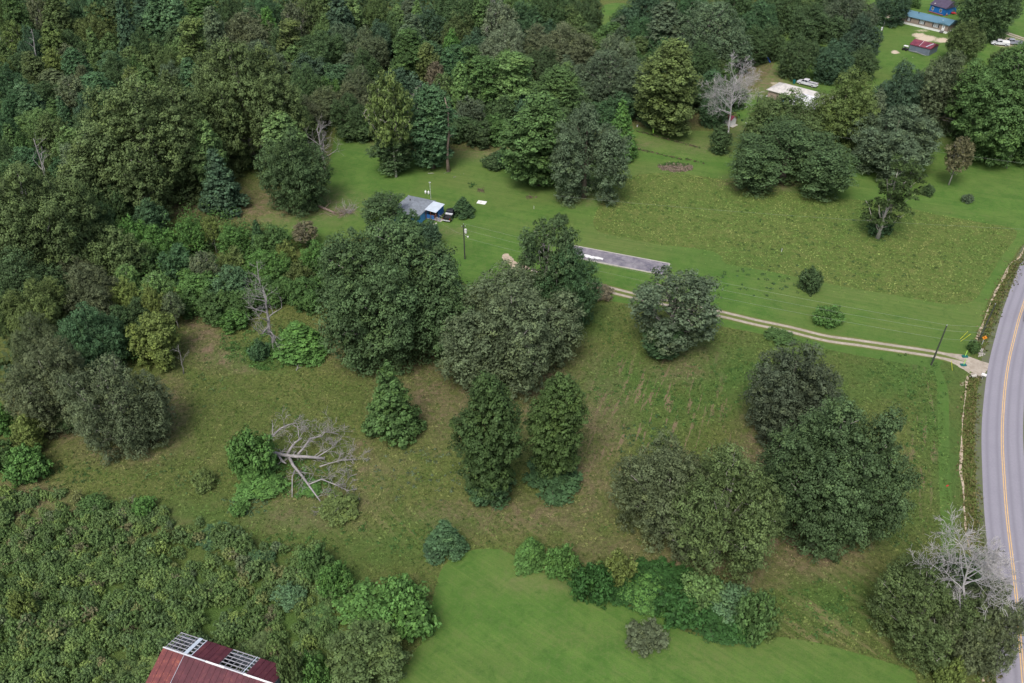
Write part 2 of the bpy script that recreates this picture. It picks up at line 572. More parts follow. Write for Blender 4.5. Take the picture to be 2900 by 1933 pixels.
# ---------------------------------------------------------------- ground fields
# soft patches, centre and radii in photograph pixels (2352 wide), strength
DIRT = [(438, 742, 16, 22, 1.2), (455, 775, 16, 20, 1.2), (480, 805, 18, 16, 1.2), (515, 832, 24, 12, 1.1), (560, 850, 26, 9, .9), (822, 1030, 7, 30, 1), (846, 1050, 7, 40, .9), (828, 1080, 7, 30, .8), (1840, 1235, 60, 30, 1.2), (1760, 1255, 50, 30, 1.1), (1900, 1265, 70, 25, 1.1), (1700, 1330, 60, 30, .9), (600, 470, 200, 45, .9), (430, 470, 90, 30, 1), (470, 770, 50, 60, .9), (500, 820, 50, 30, .7), (800, 790, 90, 50, .75),
        (1000, 830, 170, 60, .75), (1000, 920, 120, 90, .8), (870, 1070, 70, 60, .25), (1190, 1180, 200, 40, .75), (1350, 1090, 60, 110, .7),
        (1380, 960, 60, 100, .7), (1250, 900, 80, 120, .8), (1560, 850, 70, 30, .6), (1600, 820, 60, 25, .4), (1750, 1060, 60, 110, 1), (1650, 1280, 220, 60, .9),
        (1860, 1260, 130, 60, 1), (1400, 1260, 120, 40, .55), (1800, 1230, 60, 50, 1), (120, 970, 110, 60, .95), (280, 1030, 120, 40, .7), (390, 950, 40, 90, .75),
        (230, 1200, 160, 40, .6), (60, 1150, 90, 50, .9), (1250, 1340, 120, 20, .3), (700, 1190, 120, 30, .5), (800, 1150, 90, 30, .5),
        (950, 320, 90, 30, .7), (1190, 345, 180, 25, .6), (1340, 455, 60, 18, .5), (1760, 420, 90, 20, 1), (1750, 180, 60, 40, .9), (1780, 205, 40, 25, .9),
        (1460, 330, 60, 14, .5), (1620, 340, 80, 20, .3), (1530, 270, 110, 25, .8), (1700, 300, 60, 20, .4), (2230, 290, 90, 40, .5), (2000, 250, 90, 30, .7), (2130, 260, 60, 20, .8),
        (1340, 840, 60, 60, .35), (660, 1160, 80, 30, .5), (2240, 1480, 60, 60, .8), (2080, 1450, 30, 60, .5), (1040, 530, 40, 12, .5), (1310, 1180, 80, 40, .5)]
LUSH = [(200, 1350, 260, 150, .9), (500, 1400, 260, 130, .9), (100, 1500, 200, 100, .9), (650, 1450, 120, 110, .9), (1420, 880, 110, 70, .9), (1560, 900, 140, 60, 1), (1700, 860, 120, 60, 1), (1500, 960, 90, 60, .6), (2080, 860, 140, 70, 1), (2150, 980, 50, 90, .9), (1950, 900, 70, 50, .6),
        (2180, 1050, 40, 150, .9), (1700, 470, 140, 50, .35), (2000, 500, 90, 50, .7), (1700, 600, 110, 35, .5), (2250, 600, 60, 60, .4), (600, 820, 110, 30, .8),
        (600, 1060, 60, 40, .5), (480, 1180, 150, 40, .6), (700, 1210, 120, 40, .35), (1900, 1380, 110, 60, .8), (1350, 740, 60, 50, .6), (2080, 1180, 60, 60, .4), (880, 1260, 110, 40, .7),
        (640, 470, 60, 20, .5), (560, 450, 50, 30, .3), (2000, 1420, 60, 60, .5), (1560, 780, 90, 40, .4), (1000, 1200, 100, 30, .5), (780, 1330, 60, 60, .6), (1840, 800, 140, 40, .6)]
SAND = [(1178, 600, 8, 7, 1), (1150, 583, 5, 5, 1), (1196, 611, 9, 6, 1), (1164, 592, 7, 6, 1), (2215, 880, 10, 8, .8), (1790, 195, 22, 12, .5), (2060, 1250, 10, 5, .3), (2128, 88, 26, 8, .9), (2110, 80, 18, 6, .8),
        (2165, 92, 22, 7, .8), (2120, 70, 30, 5, .5), (2203, 100, 20, 6, .7), (1955, 55, 20, 5, .0), (2055, 119, 10, 5, .9), (2040, 37, 12, 5, .8), (1840, 65, 14, 9, .6), (2190, 88, 10, 5, .6), (2095, 130, 6, 4, .5),
        (1370, 1108, 12, 6, .6), (1560, 870, 6, 4, .3), (2310, 96, 40, 14, .7), (2262, 80, 14, 14, .5), (2140, 150, 14, 6, .4), (1775, 190, 8, 5, .6)]
YEL = [(1420, 560, 160, 30, .6), (1000, 560, 60, 30, .5), (1900, 660, 160, 40, .5), (1250, 1290, 120, 60, .5), (1400, 1330, 160, 50, .6), (1650, 1500, 200, 50, .45), (1350, 1460, 120, 30, .45),
       (1150, 440, 120, 30, .4), (1600, 320, 120, 30, .8), (1500, 400, 120, 25, .7), (2280, 420, 80, 30, .3), (900, 330, 80, 20, .6), (1120, 345, 120, 18, .6), (2000, 430, 120, 20, .3), (1180, 520, 80, 20, .5)]
ROWS = [(1500, 960, 160, 160, 1), (1400, 1030, 90, 90, .9), (1600, 930, 110, 60, .7), (1690, 1010, 60, 50, .6), (2120, 1020, 40, 160, .7), (1450, 1140, 90, 40, .5)]
STREAK = [(1900, 1400, 130, 110, 1), (2030, 1480, 100, 60, .7), (1000, 1200, 160, 30, .8), (1150, 1220, 200, 26, .6), (860, 1080, 60, 60, .3), (850, 1220, 120, 30, .4), (1450, 1190, 100, 40, .4)]


def field(X, Y, patches):
    px, py, z = PX(np.stack([X, Y, np.zeros_like(X)], 1))
    px = px / DS; py = py / DS
    out = np.zeros_like(px)
    for cx, cy, rx, ry, s in patches:
        d = np.sqrt(((px - cx) / rx) ** 2 + ((py - cy) / ry) ** 2)
        v = s * np.clip(1.35 - d * 0.9, 0, 1)
        v = v * v * (3 - 2 * np.clip(v, 0, 1)) if False else v
        out = np.maximum(out, v)
    return out


def fields(X, Y):
    return {'dirt': ('POINT', np.clip(field(X, Y, DIRT) * .9, 0, 1.1)), 'lush': ('POINT', field(X, Y, LUSH)), 'sand': ('POINT', field(X, Y, SAND) * .85),
            'yel': ('POINT', field(X, Y, YEL)), 'rows': ('POINT', field(X, Y, ROWS)), 'streak': ('POINT', field(X, Y, STREAK))}


def in_poly(X, Y, poly):
    X = np.asarray(X); Y = np.asarray(Y)
    inside = np.zeros(X.shape, bool)
    n = len(poly)
    j = n - 1
    for i in range(n):
        xi, yi = poly[i][0], poly[i][1]; xj, yj = poly[j][0], poly[j][1]
        if yi != yj:
            c = ((yi > Y) != (yj > Y)) & (X < (xj - xi) * (Y - yi) / (yj - yi) + xi)
            inside ^= c
        j = i
    return inside


def smooth_line(pts, step=1.0, wob=0.0, seed=0):
    """Catmull-Rom through world points, resampled"""
    P = [np.array([p[0], p[1]], float) for p in pts]
    rs = np.random.RandomState(seed)
    out = []
    for i in range(len(P) - 1):
        p0 = P[max(i - 1, 0)]; p1 = P[i]; p2 = P[i + 1]; p3 = P[min(i + 2, len(P) - 1)]
        n = max(1, int(np.linalg.norm(p2 - p1) / step))
        for k in range(n):
            t = k / n
            q = 0.5 * ((2 * p1) + (-p0 + p2) * t + (2 * p0 - 5 * p1 + 4 * p2 - p3) * t * t + (-p0 + 3 * p1 - 3 * p2 + p3) * t ** 3)
            out.append(q + rs.normal(0, wob, 2) if wob else q)
    out.append(P[-1])
    return np.array(out)


def dpoly(pts):
    """polygon given in photograph pixels (2352 wide) -> ground"""
    return [G(x * DS, y * DS) for x, y in pts]


LAWN_FAR = dpoly([(592, 500), (640, 482), (700, 475), (738, 420), (760, 360), (772, 305), (810, 298), (880, 330), (960, 350), (1080, 345), (1160, 352), (1290, 360),
                  (1440, 340), (1450, 300), (1500, 290), (1600, 300), (1690, 292), (1690, 230), (1740, 200), (1790, 120), (1790, 60), (1850, 20), (1870, -30), (2420, -30),
                  (2420, 560), (2352, 560), (2318, 608), (2292, 648), (2270, 690), (2256, 735), (2245, 775), (2236, 810), (2210, 822), (2160, 836), (2178, 900), (2180, 1040), (2190, 1200), (2195, 1300),
                  (2165, 1300), (2160, 1180), (2155, 1040), (2152, 920), (2140, 850), (2050, 830), (1950, 812), (1850, 790), (1740, 765), (1640, 745), (1560, 722), (1480, 703), (1395, 690), (1330, 680),
                  (1220, 660), (1060, 650), (1040, 610), (1000, 560), (880, 545), (800, 548), (730, 560), (660, 545), (610, 520)])
ROUGH_IN = dpoly([(1362, 508), (1372, 530), (1415, 541), (1510, 560), (1600, 570), (1640, 578), (1660, 592), (1668, 605), (1780, 625), (1850, 640), (1960, 662), (2060, 678), (2175, 698), (2235, 690),
                  (2270, 640), (2300, 590), (2335, 530), (2250, 510), (2140, 490), (2050, 468), (1960, 458), (1880, 452), (1800, 438), (1720, 425), (1660, 412), (1560, 398), (1470, 400), (1415, 420),
                  (1390, 450), (1372, 480)])
LAWN_NEAR = dpoly([(900, 1660), (915, 1560), (948, 1500), (988, 1450), (990, 1400), (1000, 1350), (1018, 1300), (1050, 1275), (1090, 1262), (1150, 1262), (1200, 1290), (1215, 1308), (1262, 1318), (1310, 1322),
                   (1330, 1360), (1370, 1376), (1430, 1378), (1450, 1398), (1530, 1410), (1560, 1445), (1640, 1468), (1705, 1475), (1780, 1462), (1830, 1468), (1880, 1476), (1950, 1495), (2010, 1512), (2070, 1530),
                   (2100, 1545), (2112, 1600), (2130, 1660)])
CLEARING = dpoly([(1368, 60), (1380, 20), (1400, 8), (1440, 8), (1470, 20), (1455, 50), (1430, 80), (1395, 90)])


def sheet(name, poly, z, mat, step, kind='structure', holes=(), extra=None):
    b = smooth_line([*poly, poly[0]], 1.0)[:-1] if len(poly) > 5 else np.array([[p[0], p[1]] for p in poly])
    pts = [Vector((p[0], p[1])) for p in b]
    edges = [(i, (i + 1) % len(b)) for i in range(len(b))]
    mn, mx = b.min(0), b.max(0)
    gx, gy = np.meshgrid(np.arange(mn[0] + step / 2, mx[0], step), np.arange(mn[1] + step / 2, mx[1], step))
    gx = gx.ravel(); gy = gy.ravel()
    rs = np.random.RandomState(7)
    gx = gx + rs.uniform(-.3, .3, gx.shape) * step; gy = gy + rs.uniform(-.3, .3, gy.shape) * step
    keep = in_poly(gx, gy, b)
    hb = []
    for h in holes:
        hh = smooth_line([*h, h[0]], 1.0)[:-1]
        k0 = len(pts)
        pts += [Vector((p[0], p[1])) for p in hh]
        edges += [(k0 + i, k0 + (i + 1) % len(hh)) for i in range(len(hh))]
        keep &= ~in_poly(gx, gy, hh)
        hb.append(hh)
    pts += [Vector((x, y)) for x, y in zip(gx[keep], gy[keep])]
    vo, eo, fo, *_ = delaunay_2d_cdt(pts, edges, [], 1, 1e-4)
    V = np.array([(v[0], v[1], z) for v in vo])
    Fc = np.array([f for f in fo if len(f) == 3])
    cen = V[Fc].mean(1)
    ok = in_poly(cen[:, 0], cen[:, 1], b)
    for hh in hb: ok &= ~in_poly(cen[:, 0], cen[:, 1], hh)
    Fc = Fc[ok]
    a = V[Fc[:, 1]] - V[Fc[:, 0]]; c = V[Fc[:, 2]] - V[Fc[:, 0]]
    flip = (a[:, 0] * c[:, 1] - a[:, 1] * c[:, 0]) < 0
    Fc[flip] = Fc[flip][:, ::-1]
    me = np_mesh(name, V, Fc, mat, fields(V[:, 0], V[:, 1]))
    o = link(bpy.data.objects.new(name, me))
    return tag(o, kind=kind)


def grid_ground():
    xs = np.arange(-235, 235.1, 1.25); ys = np.arange(40, 420.1, 1.25)
    X, Y = np.meshgrid(xs, ys)
    nx, ny = len(xs), len(ys)
    V = np.stack([X.ravel(), Y.ravel(), np.zeros(X.size)], 1)
    i = np.arange((ny - 1) * (nx - 1)); r = i // (nx - 1); c = i % (nx - 1)
    a = r * nx + c
    Fc = np.stack([a, a + 1, a + nx + 1, a + nx], 1)
    me = np_mesh('pasture', V, Fc, M['rough_grass'], fields(V[:, 0], V[:, 1]))
    tag(link(bpy.data.objects.new('pasture', me)), kind='structure')
    # the land beyond, out to the horizon
    mb = MB()
    B = 3000
    mb.add([(-B, -B, -.02), (B, -B, -.02), (B, 40, -.02), (-B, 40, -.02), (-B, 420, -.02), (B, 420, -.02), (B, B, -.02), (-B, B, -.02), (-235, 40, -.02), (235, 40, -.02), (235, 420, -.02), (-235, 420, -.02)],
           [(0, 1, 2, 9, 8, 3), (3, 8, 11, 4), (9, 2, 5, 10), (4, 11, 10, 5, 6, 7)])
    tag(mb.build('ground', M['rough_grass']), kind='structure')


grid_ground()
sheet('lawn', LAWN_FAR, 0.006, M['lawn_far'], 1.5, holes=[ROUGH_IN])
sheet('lawn', LAWN_NEAR, 0.006, M['lawn_near'], 1.2)
sheet('lawn', CLEARING, 0.006, M['lawn_far'], 1.5)
sheet('meadow', ROUGH_IN, 0.006, M['meadow_grass'], 1.5)


def strip(name, centre, halfs, z, mat, cols=5, attrs=None, jag=0.0, seed=3, kind='structure'):
    """ribbon along a centre line; halfs is a number or a function of the running length 0..1"""
    rs = np.random.RandomState(seed)
    C = np.array(centre)
    T = np.gradient(C, axis=0)
    T /= np.linalg.norm(T, axis=1)[:, None]
    Nn = np.stack([T[:, 1], -T[:, 0]], 1)     # to the right of travel
    n = len(C)
    V = []; acr = []; ap = []
    for i in range(n):
        h = halfs(i / (n - 1)) if callable(halfs) else halfs
        for k in range(cols):
            u = -1 + 2 * k / (cols - 1)
            j = rs.normal(0, jag) if abs(u) > 0.99 else 0
            hh = h if not isinstance(h, tuple) else (h[0] if u < 0 else h[1])
            p = C[i] + Nn[i] * (u * hh + j)
            V.append((p[0], p[1], z)); acr.append(u)
            ap.append(attrs(i / (n - 1)) if attrs else 0.0)
    V = np.array(V)
    F_ = []
    for i in range(n - 1):
        for k in range(cols - 1):
            a = i * cols + k
            F_.append((a, a + 1, a + cols + 1, a + cols))
    F_ = np.array(F_)
    e1 = V[F_[0, 1]] - V[F_[0, 0]]; e2 = V[F_[0, 2]] - V[F_[0, 0]]
    if e1[0] * e2[1] - e1[1] * e2[0] < 0: F_ = F_[:, ::-1]
    me = np_mesh(name, V, F_, mat, {'across': ('POINT', np.array(acr)), 'apron': ('POINT', np.array(ap))})
    return tag(link(bpy.data.objects.new(name, me)), kind=kind)


# road: centre line from the double yellow line
yl = [(2899, 861), (2873.5, 950), (2850, 1062), (2837.8, 1222), (2843, 1341), (2849.7, 1443), (2858, 1518), (2875, 1654), (2891, 1841), (2899, 1940)]
rc = [G(*p) for p in yl]
d0 = (rc[0] - rc[1]); d1 = (rc[-1] - rc[-2])
pre = [rc[0] + Vector((55, 62, 0)), rc[0] + Vector((36, 44, 0)), rc[0] + Vector((16, 22.5, 0))]
post = [rc[-1] + d1.normalized() * k for k in (14, 30)]
road_c = smooth_line(pre + rc + post, 1.5)
# smooth the centre line
for _ in range(6):
    road_c[1:-1] = (road_c[:-2] + 2 * road_c[1:-1] + road_c[2:]) / 4
strip('road_verge', road_c, (3.85, 4.2), 0.010, M['verge_gravel'], 7, jag=0.12, seed=5)
strip('road', road_c, 3.12, 0.022, M['asphalt'], 25)
for k, off in enumerate((-0.14, 0.14)):
    C = np.array(road_c); T = np.gradient(C, axis=0); T /= np.linalg.norm(T, axis=1)[:, None]
    Nn = np.stack([T[:, 1], -T[:, 0]], 1)
    strip('road_marking', C + Nn * off, 0.06, 0.028, M['yellow_line'], 2)

# gravel drive
dr = [(1500, 770), (1600, 794), (1680, 808), (1800, 838), (2030, 886), (2140, 912), (2236, 932), (2338, 957), (2430, 970), (2525, 984), (2644, 1002), (2726, 1022), (2760, 1038), (2792, 1052)]
drive_c = smooth_line([G(*p) for p in dr], 0.8)
strip('driveway', drive_c, lambda t: 1.55 if t < 0.93 else 1.55 + (t - 0.93) / 0.07 * 1.4, 0.016, M['gravel_track'], 13, attrs=lambda t: max(0, (t - 0.92) / 0.08), jag=0.08)
d2 = [(2750, 318 * 1.0), (2690, 300), (2600, 285)]
# farm track under the far cedars, two short reaches are visible
tr = [(2560, 300), (2600, 318), (2660, 332), (2740, 352), (2850, 375), (2960, 398)]
strip('dirt_track', smooth_line([G(*p) for p in tr], 1.0), 2.0, 0.016, M['gravel_track'], 13, attrs=lambda t: 0.0, jag=0.1)
tr = [(2840, 90), (2870, 100), (2905, 112), (2960, 130)]
strip('dirt_track', smooth_line([G(*p) for p in tr], 1.0), 1.8, 0.016, M['gravel_track'], 13, attrs=lambda t: 0.2, jag=0.1)
# pale road surface by the parked trucks
tag(MB().add([tuple(G(*p, 0.012)) for p in ((2868, 152), (2912, 150), (2960, 162), (2960, 210), (2905, 196), (2880, 180))], [(5, 4, 3, 2, 1, 0)]).build('parking_area', M['concrete']), kind='structure')

Bc = crop(700, 480)
sp = smooth_line([Bc(*q) for q in ((2128, 703), (2165, 698), (2200, 728), (2243, 768), (2290, 788), (2345, 812), (2348, 832), (2262, 838), (2205, 826), (2186, 790), (2150, 768), (2126, 740), (2128, 703))], .25, .10, 3)[:-1]
tag(MB().add([(q[0], q[1], .012) for q in sp], [tuple(range(len(sp)))[::-1]]).build('sand_patch', M['sand']), kind='structure')
# sandy cut along the roadside and the rusty grass of the ditch
cut = [(2912, 690), (2880, 735), (2862, 745), (2840, 790), (2818, 830), (2800, 870), (2788, 905), (2772, 945), (2752, 985)]
cut2 = [(2740, 1062), (2735, 1110), (2728, 1170), (2724, 1240), (2722, 1290), (2720, 1330), (2728, 1375), (2731, 1440), (2735, 1500), (2745, 1550), (2752, 1620), (2760, 1700), (2768, 1780), (2778, 1850), (2788, 1945)]
C1 = smooth_line([G(*p) for p in cut], 0.5, 0.05, 4)
C2 = smooth_line([G(*p) for p in cut2], 0.5, 0.05, 5)
for C_ in (C1, C2):
    for _ in range(3): C_[1:-1] = (C_[:-2] + 2 * C_[1:-1] + C_[2:]) / 4
ns = np.random.RandomState(8)
w1 = np.clip(.22 + np.convolve(ns.normal(0, .22, 420), np.ones(15) / 15, 'same') * 2.0, .05, .4) * .75
strip('ditch', C1 + np.array([1.3, -0.4]), 1.2, 0.009, M['rust_grass'], 5, jag=0.2)
strip('ditch', C2 + np.array([1.3, -0.4]), 1.2, 0.009, M['rust_grass'], 5, jag=0.2)
strip('dirt_bank', C1, lambda t: float(w1[int(t * 199)]), 0.015, M['sand'], 4, jag=0.02)
strip('dirt_bank', C2, lambda t: float(w1[int(t * 199) + 100]) * 0.8, 0.015, M['sand'], 4, jag=0.02)

# ---------------------------------------------------------------- foliage generator
def leaf_mesh(name, lobes, n_leaf, leaf, seed, sub=0.85, per=14, inner=0.15, upb=0.55, mat=None, elong=1.5, spacing=0.95):
    """lobes: array (k, 6) centre xyz + radii xyz. Leaves sit in small clumps on the outside of the lobes."""
    rs = np.random.RandomState(seed)
    L = np.asarray(lobes, float)
    area = (L[:, 3] * L[:, 4] + L[:, 3] * L[:, 5] + L[:, 4] * L[:, 5])
    nsub = max(8, int(n_leaf * (1 - inner) / per))
    # candidates, rejecting those inside other lobes
    cand = int(nsub * 5)
    li = rs.choice(len(L), cand, p=area / area.sum())
    d = rs.normal(size=(cand, 3)); d /= np.linalg.norm(d, axis=1)[:, None]
    d[:, 2] = np.where((d[:, 2] < -0.25) & (rs.rand(cand) < 0.6), -d[:, 2], d[:, 2])
    p = L[li, :3] + d * L[li, 3:] * rs.uniform(0.86, 1.08, (cand, 1))
    q = (p[:, None, :] - L[None, :, :3]) / L[None, :, 3:]
    dist = (q ** 2).sum(2)
    dist[np.arange(cand), li] = 9
    ok = dist.min(1) > 0.72
    idx = np.nonzero(ok)[0]
    # keep the clumps apart so that gaps stay between them
    md2 = (sub * spacing) ** 2
    kept = []
    cell = {}
    cs_ = sub * spacing
    for i in idx:
        key = (int(p[i, 0] // cs_), int(p[i, 1] // cs_), int(p[i, 2] // cs_))
        clash = False
        for ax in (-1, 0, 1):
            for ay in (-1, 0, 1):
                for az in (-1, 0, 1):
                    for j in cell.get((key[0] + ax, key[1] + ay, key[2] + az), ()):
                        if ((p[i] - p[j]) ** 2).sum() < md2: clash = True
        if clash: continue
        kept.append(i); cell.setdefault(key, []).append(i)
        if len(kept) >= nsub: break
    idx = np.array(kept)
    per = int(min(n_leaf * (1 - inner) / max(1, len(idx)), per * 2.2))
    p = p[idx]; d = d[idx]; li = li[idx]
    n = d / L[li, 3:]; n /= np.linalg.norm(n, axis=1)[:, None]
    lobe_t = rs.rand(len(L)); sub_t = rs.rand(len(p))
    hue_l = rs.rand(len(L)); hue_s = rs.rand(len(p))
    si = np.repeat(np.arange(len(p)), per)
    m = len(si)
    off = rs.normal(size=(m, 3)); off /= np.linalg.norm(off, axis=1)[:, None]
    off *= (rs.rand(m, 1) ** 0.45) * sub
    off[:, 2] = np.where(off[:, 2] < 0, off[:, 2] * 0.45, off[:, 2] * 0.85)
    off *= rs.uniform(.65, 1.25, (len(p), 1))[si]
    c = p[si] + off + n[si] * 0.15
    nn = off / sub * 1.3 + n[si] * 0.3 + np.array([0, 0, upb]) + rs.normal(0, 0.26, (m, 3))
    t = 0.20 * lobe_t[li[si]] + 0.46 * sub_t[si] + 0.34 * rs.rand(m)
    hue = 0.35 * hue_l[li[si]] + 0.35 * hue_s[si] + 0.3 * rs.rand(m)
    sz = leaf * rs.uniform(0.6, 1.35, m)
    # interior filling
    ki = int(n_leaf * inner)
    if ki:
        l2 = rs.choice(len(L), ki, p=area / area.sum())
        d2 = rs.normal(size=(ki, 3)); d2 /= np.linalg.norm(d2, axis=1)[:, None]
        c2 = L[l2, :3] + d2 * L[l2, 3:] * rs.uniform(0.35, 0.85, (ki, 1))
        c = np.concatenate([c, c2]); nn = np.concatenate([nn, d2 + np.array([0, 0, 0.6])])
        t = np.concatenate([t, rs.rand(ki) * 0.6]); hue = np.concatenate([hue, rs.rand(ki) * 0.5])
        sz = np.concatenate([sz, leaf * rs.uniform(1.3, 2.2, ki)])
    m = len(c)
    nn /= np.linalg.norm(nn, axis=1)[:, None]
    a = np.cross(nn, rs.normal(size=(m, 3))); a /= np.linalg.norm(a, axis=1)[:, None]
    b = np.cross(nn, a)
    s1 = sz[:, None] * 0.5 * elong ** 0.5; s2 = sz[:, None] * 0.5 / elong ** 0.5
    bend = nn * (sz[:, None] * 0.12)
    V = np.empty((m, 4, 3))
    V[:, 0] = c - a * s1 - bend; V[:, 1] = c - b * s2; V[:, 2] = c + a * s1 - bend; V[:, 3] = c + b * s2
    V[:, :, 2] = np.maximum(V[:, :, 2], 0.02)
    Fc = np.arange(m * 4).reshape(m, 4)
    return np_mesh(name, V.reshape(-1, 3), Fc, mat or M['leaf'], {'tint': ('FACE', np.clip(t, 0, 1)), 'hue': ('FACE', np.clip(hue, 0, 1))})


def trunk_mesh(name, h, r, lobes, rs, mat, nlimb=9, lean=0.0, twigs=0, top=0.85, n=7):
    mb = MB()
    pts = []
    ax = rs.uniform(-.4, .4, 2)
    for k in range(6):
        t = k / 5
        pts.append((ax[0] * math.sin(t * 3) + lean * h * t, ax[1] * math.sin(t * 2.2), h * top * t))
    mb.tube(pts, [r * 1.5, r * 1.05, r * .85, r * .6, r * .4, r * .15], n)
    L = np.asarray(lobes)
    order = rs.permutation(len(L))[:nlimb]
    for i in order:
        c = L[i, :3]
        z0 = min(max(c[2] * rs.uniform(0.35, 0.6), 0.12 * h), h * top * .9)
        t = z0 / (h * top)
        k = min(int(t * 5), 4); u = t * 5 - k
        s = Vector(pts[k]).lerp(Vector(pts[k + 1]), u)
        e = Vector(c) + Vector(rs.normal(0, .3, 3))
        mid = s.lerp(e, 0.5) + Vector((0, 0, -0.06 * h * rs.rand())) + Vector(rs.normal(0, .03 * h, 3))
        rr = r * rs.uniform(.28, .45) * (1 - .5 * t)
        mb.tube([s, mid, e], [rr, rr * .7, rr * .25], 5)
        for _ in range(twigs):
            dd = Vector(rs.normal(0, 1, 3)); dd.z = abs(dd.z) * .8 + .2
            dd.normalize()
            q = s.lerp(e, rs.uniform(.5, 1.0))
            ln = float(L[i, 3]) * rs.uniform(.9, 1.5)
            e2 = q + dd * ln
            mb.tube([q, q.lerp(e2, .5) + Vector(rs.normal(0, .12, 3)), e2], [max(.07, rr * .45), max(.05, rr * .3), .025], 4)
    return mb.mesh(name, mat, True)


PROTO = {}


def reg(kind, lobes, n, leaf, seed, h, tr, bark='bark', nlimb=9, twigs=0, top=0.85, **kw):
    rs = np.random.RandomState(seed + 1000)
    L = np.asarray(lobes, float)
    cm = leaf_mesh('crown', L, n, leaf, seed, **kw)
    tm = trunk_mesh('trunk', h, tr, L, rs, M[bark], nlimb, twigs=twigs, top=top)
    Rr = float(np.percentile(np.abs(L[:, :2]) + L[:, 3:5], 88))
    zb = float((L[:, 2] - L[:, 5]).min()); zt = float((L[:, 2] + L[:, 5]).max())
    PROTO.setdefault(kind, []).append(dict(L=L, crown=cm, trunk=tm, R=Rr, zb=max(zb, 0), zt=zt))


def dome(rs, R, h, zb, n, lr=(0.26, 0.40), flat=0.8, low=0.25, ecc=0.12):
    """lobes over a dome-shaped crown"""
    out = []
    rz = (h - zb) / 2; zc = zb + rz
    gold = math.pi * (3 - math.sqrt(5))
    ph = rs.rand() * 6
    for i in range(n):
        z = 1 - (i + .5) / n * (1.0 + (1 - low) * 0.75)
        rr = math.sqrt(max(0, 1 - z * z))
        a = gold * i + ph + rs.normal(0, .25)
        k = rs.uniform(lr[0], lr[1])
        f = (1 - k) * rs.uniform(.74, 1.10) * (1 + ecc * math.sin(2 * a + ph) + .07 * math.sin(5 * a + 3 * z + ph))
        out.append((rr * math.cos(a) * R * f, rr * math.sin(a) * R * f, zc + z * rz * (1 - k * .8) * rs.uniform(.93, 1.03), R * k, R * k, min(R * k * flat, rz * .6)))
    out.append((0, 0, zc - rz * .1, R * .5, R * .5, rz * .6))
    return out


def multi(rs, R, h, zb, nsub, nl, kr=(.30, .46), flat=.85, sp=.58):
    """a crown made of several sub-crowns of uneven height, each with its own lobes"""
    out = []
    ph = rs.rand() * 6
    subs = [(rs.normal(0, .08) * R, rs.normal(0, .08) * R, R * rs.uniform(.42, .52), 1.0)]
    for i in range(nsub):
        a = ph + 6.283 * i / nsub + rs.normal(0, .22)
        d = R * sp * rs.uniform(.78, 1.14)
        subs.append((math.cos(a) * d, math.sin(a) * d, R * rs.uniform(*kr), rs.uniform(.62, .92)))
    for (cx, cy, sr, ht) in subs:
        top = zb + (h - zb) * ht
        bot = zb + (h - zb) * rs.uniform(0, .05)
        zc = (top + bot) / 2 + (top - bot) * .08; rz = (top - bot) / 2
        gold = 2.39996; p2 = rs.rand() * 6
        for i in range(nl):
            z = 1 - (i + .5) / nl * 1.7
            rr = math.sqrt(max(0, 1 - z * z))
            k = rs.uniform(.26, .44) * sr
            f = max(0, 1 - k / sr) * rs.uniform(.82, 1.18)
            a = gold * i + p2 + rs.normal(0, .3)
            out.append((cx + rr * math.cos(a) * sr * f, cy + rr * math.sin(a) * sr * f, zc + z * rz * (1 - k / max(rz, k) * .8), k, k, min(k * flat, rz * .5)))
        out.append((cx, cy, zc - rz * .1, sr * .55, sr * .55, rz * .6))
        out.append((cx * .9, cy * .9, zb + sr * .28, sr * .6, sr * .6, sr * .3))
    return out


def coney(rs, R, h, zb, n, top=0.15, flat=0.9, power=1.0):
    out = []
    for i in range(n):
        t = (i + .5) / n
        z = zb + (h - zb) * t
        rr = R * ((1 - t) ** power * (1 - top) + top * .6)
        a = i * 2.39996 + rs.normal(0, .3)
        k = max(0.32 * R * (1 - .55 * t), .12 * R) * rs.uniform(.8, 1.25)
        d = max(rr - k * .75, 0)
        out.append((math.cos(a) * d, math.sin(a) * d, z, k, k, k * flat))
    for t in (.2, .45, .7):
        out.append((0, 0, zb + (h - zb) * t, R * (1 - t) * .6 + .1, R * (1 - t) * .6 + .1, (h - zb) * .2))
    out.append((0, 0, h * .96, R * .13, R * .13, h * .05))
    return out


def colum(rs, R, h, zb, n, flat=0.6, irregular=0.25):
    out = []
    for i in range(n):
        t = (i + .5) / n
        z = zb + (h - zb) * (0.04 + .93 * t)
        prof = math.sin(math.pi * min(1, (t * .85 + .12))) ** .6
        rr = R * prof * rs.uniform(1 - irregular, 1.05)
        a = i * 2.39996 + rs.normal(0, .4)
        k = R * rs.uniform(.30, .46) * (1 - .25 * t)
        d = max(rr - k, 0)
        out.append((math.cos(a) * d, math.sin(a) * d, z, k, k, k * flat))
    for t in (.2, .45, .7):
        out.append((0, 0, zb + (h - zb) * t, R * .5, R * .5, (h - zb) * .16))
    return out


